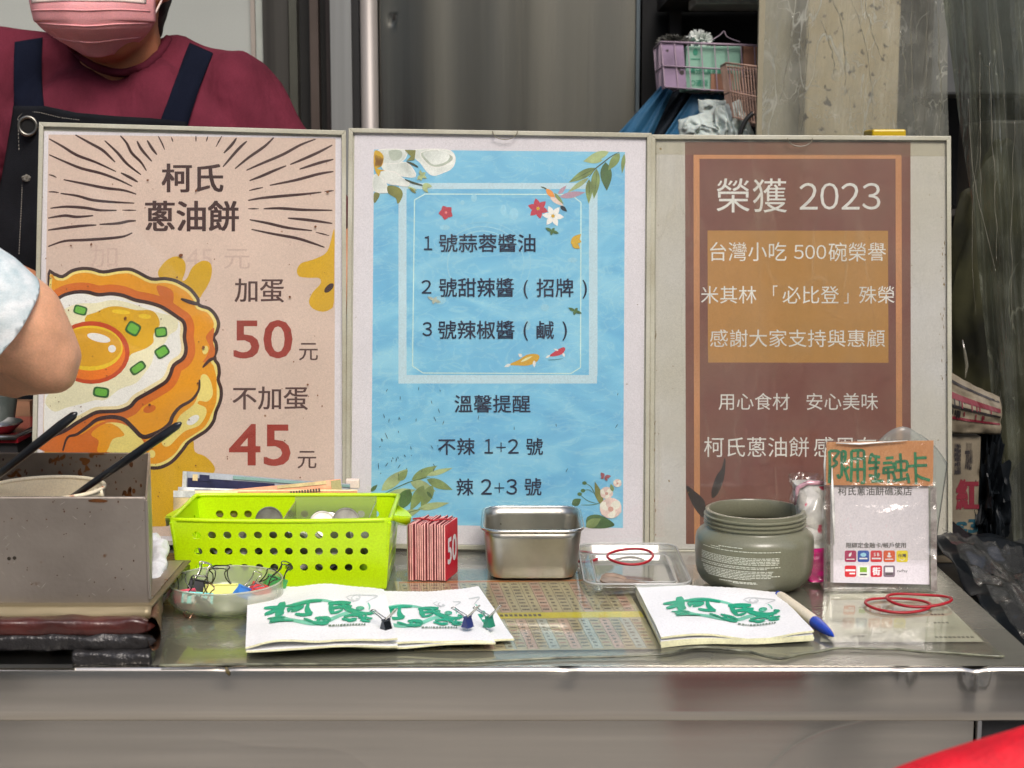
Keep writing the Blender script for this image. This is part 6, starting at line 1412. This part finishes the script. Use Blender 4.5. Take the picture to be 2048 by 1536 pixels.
mk('box_body', box(gx0 - .03, gx1, yg, yg + .12, T - .035, gz1), news, gb, bev=.002)
art = Art(lambda a, b, l: on_y(a, b, yg - .0006 - l), gb)
art.line('lettering', '紅', (1912, 958, 1958, 1020), nred, .05, 2); art.line('lettering', 'ε3', (1912, 1038, 1956, 1066), nteal, .06, 2); art.line('lettering', '信號', (1908, 885, 1922, 950), nblk, .03, 2); art.line('lettering', '大小', (1930, 885, 1946, 940), nblk, .03, 2)
art.begin(); art.poly([(1910, 1080), (1945, 1072), (1930, 1090), (1908, 1094)], nteal); art.end('print')
sp_ = thing('striped_bundle', 'striped red and cream cloth bundle stacked on the printed box', 'bundle', (gx0, yg, gz1))
def bund(u, v):
    P = [(1896, 742), (1925, 762), (1965, 782), (2002, 802), (2002, 862), (1960, 868), (1896, 868)]
    x = 1880 + (2002 - 1880) * u; top = 735 + 62 * max(0, (x - 1890) / 112) ** .8; y = top + (868 - top) * v
    p = on_y(x, y, yg - .01); return (p.x, p.y + .02 * (1 - math.sin(math.pi * min(1, .25 + .5 * v))) + .003 * noise.noise(Vector((u * 6, v * 5, 1))), p.z)
mk('cloth_front', grid(bund, 40, 20), news, sp_, smooth='all', solid=.004)
art = Art(lambda a, b, l: Vector(bund(a, b)) + Vector((0, -.0028 - l, 0)), sp_); art.begin()
for k in range(4): art.rect(.02, .1 + k * .2, .98, .15 + k * .2 + (.06 if k == 1 else 0), nred if k % 2 else nblk, n=20)
rs = random.Random(8)
for k in range(26): a = rs.uniform(.02, .95); v_ = rs.choice((.40, .58)); art.rect(a, v_, a + .02, v_ + rs.uniform(.08, .16), rs.choice((nred, nblk, nblk)))
art.end('stripe_print')
mk('bundle_core', box(gx0 - .03, gx1 + .015, yg + .02, yg + .12, gz1 + .001, on_y(1930, 790, yg).z), news, sp_, bev=.004)
blb = clear('black_bag_film', (.10, .11, .12), milky=.35, rough=.25, mcol=(.02, .022, .024), gloss=2.2, bump=.5, bs=30)
blk = M('bin_liner', (.006, .008, .010), .45, spec=.2, bump=.3, bs=30, bdist=.003)
mk('black_bag', crum(on_y(1985, 980, yg).x, yg + .02, on_y(1985, 1010, yg).z, .018, .03, .07, .55, 12, 2.2), blk, smooth=True, label='black plastic bag hanging right of the printed box', cat='plastic bag')
def dl(u, v):
    a = Vector((XR + .004, 1.16 + .40 * u, T - .012)); b = Vector((XR + .12, 1.16 + .40 * u, T - .30)); p = a.lerp(b, v); h = .010 * ridge(u * 6, v * 3, 7)
    return (p.x + h, p.y, p.z + h)
dl2 = lambda u, v: (XR + .006 + .16 * v, 1.20 + .36 * u + .008 * noise.noise(Vector((u * 4, v * 4, 3))), T - .03 + .05 * u * (1 - v) + .012 * ridge(u * 5, v * 4, 5))
mk('black_sheet', grid(dl2, 50, 40), blk, smooth='all', label='black plastic sheet covering the gap beside the counter end', cat='plastic sheet', solid=.001)
dlm = clear('limp_film', (.8, .8, .78), milky=.05, rough=.1, gloss=1.5, bump=.8, bs=45)
mk('loose_film', grid(lambda u, v: Vector(dl2(.1 + .7 * u, .05 + .5 * v)) + Vector((0, 0, .006 + .006 * ridge(u * 5, v * 5, 1))), 40, 30), dlm, smooth='all', label='loose clear film lying on the black sheet by the counter end', cat='plastic film')

# red fabric bag at the lower right corner
rd = M('red_fabric', A(206, 14, 34), .7, var=.12, vs=60, bump=.5, bs=220, spots=A(120, 6, 20), sscale=110, samt=.06)
yq = .72
def redf(u, v):
    P = smoothc([(1700, 1580), (1770, 1540), (1850, 1508), (1930, 1482), (2010, 1458), (2100, 1434), (2240, 1420)], False, 4); k = u * (len(P) - 1); i = min(len(P) - 2, int(k)); x = P[i][0] + (P[i + 1][0] - P[i][0]) * (k - i); y = P[i][1] + (P[i + 1][1] - P[i][1]) * (k - i)
    p = on_y(x, y, yq); a = v * math.pi * 1.0
    return (p.x, p.y - .0 + .05 * math.cos(a) * 1.0 - .01, p.z - .012 + .012 * math.sin(a) - (.25 * abs(math.cos(a)) ** 3)) 
rb_ = thing('shopping_bag', 'bright red fabric bag poking in at the bottom right corner', 'bag', (on_y(2000, 1500, yq).x, yq, .55))
mk('bag_body', grid(redf, 40, 30), rd, rb_, smooth='all', solid=.002)
mk('seam', tube([tuple(Vector(redf(u / 20, .40)) + Vector((0, -.0015, .001))) for u in range(21)], .0012, 6), rd, rb_, smooth='all')
# the bag is carried by a bystander standing just out of frame
# ================================================================ PEOPLE
skin = M('skin', A(178, 118, 84), .5, var=.05, vs=20, sss=.25, bump=.08, bs=250)
skin2 = M('skin_tan', (.80, .42, .25), .5, var=.09, vs=45, sss=.2, bump=.2, bs=420)  # customer's skin, lighter and more orange than the vendor's
maroon = M('maroon_jersey', A(88, 30, 44), .9, spec=.2, var=.12, vs=14, bump=.7, bs=11, bdist=.03, stretch=(1.3, 1, .6))
hairm = M('black_hair', (.012, .010, .009), .45, bump=.5, bs=200, stretch=(1, 1, .1))
apr_m = M('apron_black', (.010, .011, .014), .9, spec=.15, var=.2, vs=20, bump=.35, bs=700); strap_m = M('strap_navy', (.006, .008, .018), .95, spec=.1, bump=.3, bs=600)
def hand(wr, dr_, side=1, r=.0085):
    """palm and five separate curled fingers from wrist wr pointing along dr_"""
    dr_ = Vector(dr_).normalized(); lat = dr_.cross(Vector((0, 0, 1))).normalized() * side; dn = Vector((0, 0, -1))
    S = [(wr, .024, wr + dr_ * .035, .026, (1, 1, .7)), (wr + dr_ * .03 + lat * .012, .020, wr + dr_ * .075 + lat * .022, .014, (1, 1, .8)), (wr + dr_ * .03 - lat * .012, .020, wr + dr_ * .075 - lat * .020, .014, (1, 1, .8)), (wr + dr_ * .03, .022, wr + dr_ * .08, .015, (1, 1, .8))]
    for k, (o, L) in enumerate(((.030, .066), (.010, .075), (-.010, .070), (-.030, .054))):
        a = wr + dr_ * .080 + lat * o; b = a + dr_ * L * .45 + dn * L * .12; c = b + dr_ * L * .25 + dn * L * .30; e = c + dn * L * .28
        S += [(a, r, b, r * .95), (b, r * .95, c, r * .9), (c, r * .9, e, r * .75)]
    a = wr + dr_ * .022 + lat * .024; b = a + dr_ * .030 + lat * .020 + dn * .01; c = b + dr_ * .028 + dn * .014
    return S + [(a, r * 1.25, b, r * 1.1), (b, r * 1.1, c, r * .9)]
# ---------------------------------------------------------------- vendor behind the signs
vx, vy = -.487, 1.98
hd = Vector((-.497, 1.935, 1.500))      # head centre, bowed forward
ven = thing('person', 'vendor in maroon T-shirt, black apron and pink face mask standing behind the price poster', 'person', (vx, vy + .02, .012))
V_ = Vector
shR, shL = V_((-.345, 1.985, 1.362)), V_((-.640, 1.985, 1.40))
elR, wrR = V_((-.205, 1.93, 1.14)), V_((-.36, 1.74, 1.08))
elL, wrL = V_((-.735, 1.90, 1.185)), V_((-.545, 1.72, 1.150))
body = [(V_((vx, 1.99, 1.30)), .085, V_((vx, 1.99, 1.02)), .085, (1.55, 1, 1)), (V_((vx, 1.99, 1.02)), .09, V_((vx, 1.99, .92)), .095, (1.5, 1, 1)),
        (V_((vx - .005, 1.99, 1.39)), .054, V_((-.495, 1.955, 1.50)), .053), 
        (hd, .072, hd + V_((0, .01, .045)), .082, (.92, 1.1, 1.15)), (hd + V_((.002, -.02, -.045)), .050, hd + V_((0, .01, -.02)), .062, (1.02, 1.05, .9)),
        (hd + V_((.002, -.030, -.056)), .022, hd + V_((.002, -.03, -.05)), .026, (1.1, 1, .8)),          # chin
        (hd + V_((.002, -.088, -.002)), .010, hd + V_((.002, -.082, .035)), .008), (hd + V_((-.070, .0, .0)), .014, hd + V_((-.071, .004, .02)), .016, (.5, 1, 1.2)), (hd + V_((.074, .0, .0)), .014, hd + V_((.075, .004, .02)), .016, (.5, 1, 1.2)),
        (shR, .048, elR, .038), (elR, .037, wrR, .024), (shL, .048, elL, .038), (elL, .037, wrL, .025),
        (V_((vx - .09, 2.0, .90)), .075, V_((vx - .10, 1.99, .50)), .055), (V_((vx - .10, 1.99, .50)), .052, V_((vx - .10, 2.01, .10)), .036), (V_((vx + .09, 2.0, .90)), .075, V_((vx + .10, 1.99, .50)), .055), (V_((vx + .10, 1.99, .50)), .052, V_((vx + .10, 2.01, .10)), .036)]
body += hand(wrR, wrR - elR, -1) + hand(wrL, wrL - elL, 1)
mk('body', blob(body, .006, 5), skin, ven, smooth='all')
for sx in (-.03, .034):
    mk('eye', lathe([(.0001, .012), (.006, .0104), (.0104, .006), (.012, 0), (.0001, -.004)], 16), M('eye_white', (.7, .68, .64), .2), ven, loc=hd + V_((sx, -.070, .030)), rot=(R(90), 0, 0), smooth=True)
    mk('iris', lathe([(.0001, .0122), (.0055, .0110)], 16), M('iris_brown', (.03, .015, .008), .15), ven, loc=hd + V_((sx, -.0705, .030)), rot=(R(90), 0, 0))
    mk('eyebrow', tube([hd + V_((sx - .016, -.072, .046)), hd + V_((sx, -.079, .051)), hd + V_((sx + .016, -.072, .046))], [.0012, .0026, .0012], 6), hairm, ven)
hair = [(hd + V_((0, .035, .02)), .078, hd + V_((0, .025, .075)), .082, (1, 1.02, 1.05)), (hd + V_((0, .02, .09)), .072, hd + V_((0, -.02, .10)), .062, (1.08, 1.1, .9)), (hd + V_((0, .05, -.03)), .055, hd + V_((0, .05, .02)), .07, (1.1, .9, 1))]
mk('hair', blob(hair, .006, 4, disp=lambda c: .0025 * noise.noise(c * 60)), hairm, ven, smooth='all')
def fold_d(c):
    return .007 * noise.noise(V_((c.x * 20, c.y * 10, c.z * 9))) + .0045 * ridge(c.x * 14 + c.z * 6, c.y * 8, c.z * 5) + .010 * max(0, ridge(c.x * 9 + c.z * 7 + 3, c.y * 6, c.z * 3.5) - .55) - .001
shirt = [(V_((vx, 1.99, 1.30)), .104, V_((vx, 1.99, 1.00)), .104, (1.58, 1.05, 1)), (V_((vx, 1.99, 1.00)), .106, V_((vx, 1.99, .86)), .108, (1.55, 1.05, 1)),
         (V_((vx - .075, 2.00, 1.395)), .050, shL + V_((0, 0, -.004)), .064), (V_((vx + .075, 2.00, 1.392)), .050, shR + V_((0, 0, -.004)), .062), (V_((vx, 2.01, 1.39)), .058, V_((vx, 2.00, 1.33)), .09, (1.2, 1, 1)),
         (V_((vx - .05, 1.955, 1.36)), .052, V_((vx - .10, 1.965, 1.31)), .07), (V_((vx + .05, 1.955, 1.36)), .052, V_((vx + .10, 1.965, 1.31)), .07), (V_((vx - .02, 1.948, 1.342)), .048, V_((vx + .02, 1.948, 1.342)), .048), (V_((vx, 1.955, 1.315)), .066, V_((vx, 1.96, 1.25)), .08, (1.3, 1, 1)),
         (shR, .062, shR.lerp(elR, .62), .057), (shL, .064, shL.lerp(elL, .62), .058), (V_((vx - .05, 2.005, 1.43)), .030, V_((vx - .09, 2.0, 1.40)), .045), (V_((vx + .055, 2.005, 1.425)), .030, V_((vx + .09, 2.0, 1.39)), .045)]
sh_me = blob(shirt, .006, 6, disp=fold_d)
mk('t_shirt', sh_me, maroon, ven, smooth='all')
bt = BVHTree.FromPolygons([v.co.copy() for v in sh_me.vertices], [tuple(p.vertices) for p in sh_me.polygons])
bod_me = [c for c in ven.children if c.name.startswith('body')][0].data
bt2 = BVHTree.FromPolygons([v.co.copy() for v in bod_me.vertices], [tuple(p.vertices) for p in bod_me.polygons])
def hit(px, py, off, y_=1.86):
    r = ray(px, py); h = bt.ray_cast(CP, r.normalized()); h2 = bt2.ray_cast(CP, r.normalized())
    c = [x for x in (h, h2) if x[0] is not None]
    if not c: return None
    b = min(c, key=lambda x: x[3]); return b[0] - r.normalized() * off
# ribbed neckline
nk = smoothc([(122, 20), (128, 60), (150, 100), (190, 132), (240, 146), (290, 132), (325, 98), (345, 55), (352, 20), (350, -20)], False, 4)
pts = [hit(x, y, .0015) for x, y in nk]; pts = [p for p in pts if p is not None]
mk('neck_rib', tube(pts, .0055, 8), maroon, ven, smooth='all')
def ribbon(pl, pr, n, off):
    """strap between two px polylines, laid on the shirt"""
    L_, R_ = smoothc(pl, False, n), smoothc(pr, False, n); V, Fc = [], []; w_ = 5; last = [None] * w_
    rows = []
    for a, b in zip(L_, R_):
        row = []
        for k in range(w_):
            t = k / (w_ - 1); h = hit(a[0] + (b[0] - a[0]) * t, a[1] + (b[1] - a[1]) * t, off)
            if h is None: row = None; break
            row.append(h)
        if row: rows.append(row)
    # smooth along the strap
    for _ in range(4):
        rows = [[(rows[max(0, i - 1)][k] + rows[i][k] * 2 + rows[min(len(rows) - 1, i + 1)][k]) / 4 for k in range(w_)] for i in range(len(rows))]
    for r in rows: V += [p - FW * .001 for p in r]
    for i in range(len(rows) - 1):
        for k in range(w_ - 1): Fc.append((i * w_ + k, i * w_ + k + 1, (i + 1) * w_ + k + 1, (i + 1) * w_ + k))
    return V, Fc
ap = thing('bib_apron', 'black denim bib apron with wide straps and a steel eyelet worn by the vendor', 'apron', (vx, 1.84, .5))
mk('strap', ribbon([(34, 44), (30, 80), (28, 130), (28, 180), (30, 222)], [(90, 26), (86, 70), (84, 130), (85, 180), (90, 222)], 6, .003), strap_m, ap, smooth='all', solid=.003)
mk('strap', ribbon([(396, 42), (378, 90), (355, 150), (335, 205), (318, 250)], [(448, 70), (425, 110), (405, 160), (388, 210), (372, 262)], 6, .003), strap_m, ap, smooth='all', solid=.003)
def bib(u, v):
    top = [(28, 212), (90, 212), (150, 225), (230, 232), (300, 236), (372, 244)]
    k = u * 5; i = min(4, int(k)); x = top[i][0] + (top[i + 1][0] - top[i][0]) * (k - i); y = top[i][1] + (top[i + 1][1] - top[i][1]) * (k - i)
    xb = -60 + 560 * u; yy = y + (760 - y) * v; xx = x + (xb - x) * min(1, v * 1.25) ** 1.2
    yb3 = 1.862 - .035 * math.sin(math.pi * min(1, max(0, u))) + .015 * v + .05 * (1 - math.sin(math.pi * (.12 + .76 * u))) 
    p = on_y(xx, yy, yb3 - .015); return (p.x, p.y + .003 * noise.noise(Vector((u * 5, v * 3, 2))), p.z)
mk('bib', grid(bib, 60, 60), apr_m, ap, smooth='all', solid=.0025)
mk('skirt', grid(lambda u, v: (vx - .19 + .38 * u, 1.845 + .04 * (2 * u - 1) ** 2 + .006 * math.sin(u * 16) * v, 1.02 - .52 * v), 40, 20), apr_m, ap, smooth='all', solid=.0025)
ey = on_y(55, 252, 1.862)
bb_ = Vector(bib(.09, .06))
def on_bib(px, py, off=.003):
    # nearest point of the bib along the view ray
    best = None
    for i in range(0, 61):
        for j in range(0, 61):
            q_ = Vector(bib(i / 60, j / 60)); r = ray(px, py).normalized(); d_ = (q_ - CP); dd = (d_ - r * d_.dot(r)).length
            if best is None or dd < best[0]: best = (dd, d_.dot(r))
    return CP + ray(px, py).normalized() * (best[1] - off)
e0 = on_bib(56, 252, .012)
mk('eyelet', tube([e0 + V_((.0105 * math.cos(a), 0, .0105 * math.sin(a))) for a in [k * math.pi / 16 for k in range(32)]], .0022, 8, closed=True), M('eyelet_steel', (.26, .25, .22), .35, 1), ap, smooth='all')
mk('eyelet_hole', xf(lathe([(.0001, .0), (.0086, .0)], 24), Matrix.Translation(e0 + V_((0, .001, 0))) @ Matrix.Rotation(R(90), 4, 'X')), M('hole_black', (.002, .002, .002), .9), ap)
thr = M('stitch_thread', (.30, .28, .24), .7)
def stitch(P, n_):
    vf = []
    for k in range(n_):
        t = k / n_; i = min(len(P) - 2, int(t * (len(P) - 1))); f_ = t * (len(P) - 1) - i; a = P[i].lerp(P[i + 1], f_); b = P[i].lerp(P[i + 1], min(1, f_ + .6 * (len(P) - 1) / n_)); vf.append(tube([a, b], .0005, 4))
    return join(*vf)
mk('stitching', stitch([on_bib(x, y) for x, y in ((38, 300), (36, 235), (50, 222), (80, 225), (120, 235), (160, 240))], 44), thr, ap, kind='stuff')
mk('stitching', stitch([on_bib(x, y) for x, y in ((45, 360), (42, 430), (38, 510))], 30), thr, ap, kind='stuff')
mk('loose_thread', crum(*on_bib(54, 356), .0045, .003, .003, .8, 2), thr, ap)
# mask
mp_ = M('mask_pink', A(240, 150, 152), .65, var=.04, vs=20, sss=.15, bump=.15, bs=400)
def mask(u, v, off=0):
    """u across, v from nose (0) to under the chin (1)"""
    s_ = 2 * u - 1
    zz = 1.494 - v * .078
    hw = .0765 * (1 - .10 * v - .52 * max(0, (v - .45) / .55) ** 1.7)
    x = hd.x - .006 + hw * s_ + .004 * v
    dep_ = .098 - .035 * abs(v - .35) ** 1.4 - (.024 * max(0, v - .62) / .38)
    yv = hd.y - dep_ * math.sqrt(max(0, 1 - (abs(s_) ** 2.3) * .80)) + .002 * math.sin(s_ * 9)
    sag = .010 * (abs(s_) ** 2) * v
    pl_ = 0
    for c0 in (.30, .52, .74):
        t = (v - c0 - .03 * (1 - abs(s_))) * 26
        pl_ += .0026 * (1 / (1 + math.exp(-t)) if t < 8 else 1)
    yv -= .0078 - pl_ if False else -pl_ + .0078 * .5
    return (x, yv, zz + sag * (1 if v > .5 else .5))
mkp = thing('face_mask', 'pleated pink disposable face mask over the mouth and chin of the vendor', 'face mask', tuple(hd))
mk('mask_fabric', grid(mask, 60, 70), mp_, mkp, smooth='all', solid=.0012)
mk('nose_strip', grid(lambda u, v: Vector(mask(.05 + .9 * u, .06 + .17 * v)) + V_((0, -.0012, 0)), 40, 6), M('mask_white', A(226, 200, 190), .6, var=.06, vs=30), mkp, smooth='all', solid=.001)
for k, c0 in enumerate((.33, .55, .77)):
    mk('pleat', tube([Vector(mask(.03 + .94 * i / 30, c0 + .03 * (1 - abs(2 * i / 30 - 1)))) + V_((0, -.0006, -.0004)) for i in range(31)], .0011, 5), mp_, mkp, smooth='all')
for u_, sx in ((0.01, -1), (.99, 1)):
    a = Vector(mask(u_, .1)); e_ = hd + V_((sx * .080, .012, .018)); b = Vector(mask(u_, .75))
    mk('ear_loop', tube([a, a.lerp(e_, .5), e_, b.lerp(e_, .5), b], .0012, 6), MATS['mask_white'], mkp, smooth='all')
mk('trousers', blob([(V_((vx - .09, 2.0, .90)), .092, V_((vx - .10, 1.99, .50)), .072), (V_((vx - .10, 1.99, .50)), .072, V_((vx - .10, 2.01, .10)), .060), (V_((vx + .09, 2.0, .90)), .092, V_((vx + .10, 1.99, .50)), .072), (V_((vx + .10, 1.99, .50)), .072, V_((vx + .10, 2.01, .10)), .060), (V_((vx - .05, 2.0, .93)), .1, V_((vx + .05, 2.0, .93)), .1)], .012, 4), M('trousers_dark', (.03, .03, .035), .8), ven, smooth='all')
for sx in (-.10, .10):
    mk('shoe', blob([(V_((vx + sx, 2.03, .055)), .042, V_((vx + sx, 1.90, .045)), .034, (1, 1, .9))], .01, 4), M('shoe_black', (.02, .02, .02), .5), ven, smooth='all')

# ---------------------------------------------------------------- customer whose bent arm reaches in at the left
E = on_y(70, 707, 1.20); 
S = V_((-.585, 1.03, 1.345)); W = V_((-.60, 1.36, 1.125))
cu_ = thing('person', 'customer in a white patterned shirt whose bent elbow reaches in from the left', 'person', (-.80, 1.0, .012))
bx0 = V_((-.80, .98, 0))
Ma, Mb, Mc, Md = on_y(28, 645, 1.19), on_y(92, 712, 1.20), on_y(111, 745, 1.20), on_y(30, 744, 1.235)
bod = [(S, .045, Ma, .041), (Ma, .041, Mb, .0285), (Mb, .0285, Mc, .0178), (Mc, .0182, Md, .0205), (Mb, .0265, Md, .022), (Md, .0225, E.lerp(W, .5), .030), (E.lerp(W, .5), .030, W, .024), (bx0 + V_((0, 0, 1.25)), .085, bx0 + V_((0, 0, .95)), .085, (1.5, 1, 1)), (bx0 + V_((0, 0, 1.36)), .05, bx0 + V_((0, .02, 1.48)), .05),
       (bx0 + V_((0, .03, 1.53)), .072, bx0 + V_((0, .03, 1.58)), .082, (.95, 1.08, 1.1)), (bx0 + V_((0, .06, 1.475)), .03, bx0 + V_((0, .05, 1.50)), .045), (bx0 + V_((0, .115, 1.53)), .010, bx0 + V_((0, .105, 1.56)), .008), (bx0 + V_((-.07, .03, 1.53)), .014, bx0 + V_((-.07, .03, 1.55)), .016, (.5, 1, 1.2)), (bx0 + V_((.07, .03, 1.53)), .014, bx0 + V_((.07, .03, 1.55)), .016, (.5, 1, 1.2)),
       (bx0 + V_((-.19, 0, 1.33)), .045, bx0 + V_((-.24, .02, 1.06)), .036), (bx0 + V_((-.24, .02, 1.06)), .035, bx0 + V_((-.20, .16, .90)), .024), (bx0 + V_((.14, 0, 1.34)), .05, S, .045),
       (bx0 + V_((-.09, 0, .90)), .075, bx0 + V_((-.09, 0, .50)), .055), (bx0 + V_((-.09, 0, .50)), .052, bx0 + V_((-.09, 0, .10)), .036), (bx0 + V_((.09, 0, .90)), .075, bx0 + V_((.09, 0, .50)), .055), (bx0 + V_((.09, 0, .50)), .052, bx0 + V_((.09, 0, .10)), .036)]
bod += hand(W, W - E, 1) + hand(bx0 + V_((-.20, .16, .90)), V_((.1, .3, -.3)), -1)
mk('body', blob(bod, .005, 6), skin2, cu_, smooth='all')
mk('hair', blob([(bx0 + V_((0, .0, 1.56)), .085, bx0 + V_((0, .01, 1.62)), .085), (bx0 + V_((0, -.02, 1.50)), .06, bx0 + V_((0, -.02, 1.55)), .075)], .007, 4), hairm, cu_, smooth='all')
slv = M('white_lace_shirt', A(226, 240, 240, .86), .7, var=.0, vs=46, var2=A(172, 192, 196, .86), bump=.2, bs=60, stretch=(1, 1, 1.8), detail=3)
ax = (E - S).normalized()
hemc = on_y(30, 660, 1.185)
tt = (hemc - S).dot(ax)
shl = [(S, .058, S + ax * (tt + .03), .049), (bx0 + V_((0, 0, 1.30)), .10, bx0 + V_((0, 0, .86)), .105, (1.5, 1, 1)), (bx0 + V_((.12, 0, 1.35)), .062, S, .060), (bx0 + V_((-.12, 0, 1.35)), .062, bx0 + V_((-.19, 0, 1.33)), .06), (bx0 + V_((-.19, 0, 1.33)), .06, bx0 + V_((-.225, .01, 1.15)), .055), (bx0 + V_((0, 0, 1.36)), .07, bx0 + V_((0, 0, 1.30)), .09, (1.3, 1, 1))]
sl_me = blob(shl, .005, 5, disp=lambda c: .0022 * noise.noise(c * 30) + .0012 * ridge(c.x * 30, c.y * 30, c.z * 22), cutz=(S + ax * (tt - .012), ax))
mk('shirt', sl_me, slv, cu_, smooth='all', solid=.0022)
mk('trousers', blob([(bx0 + V_((-.09, 0, .90)), .092, bx0 + V_((-.09, 0, .10)), .06), (bx0 + V_((.09, 0, .90)), .092, bx0 + V_((.09, 0, .10)), .06), (bx0 + V_((-.05, 0, .93)), .1, bx0 + V_((.05, 0, .93)), .1)], .012, 4), M('denim', (.05, .07, .12), .8), cu_, smooth='all')
for sx in (-.09, .09): mk('shoe', blob([(bx0 + V_((sx, -.03, .055)), .042, bx0 + V_((sx, .10, .045)), .034, (1, 1, .9))], .01, 4), M('shoe_white', (.6, .6, .58), .5), cu_, smooth='all')
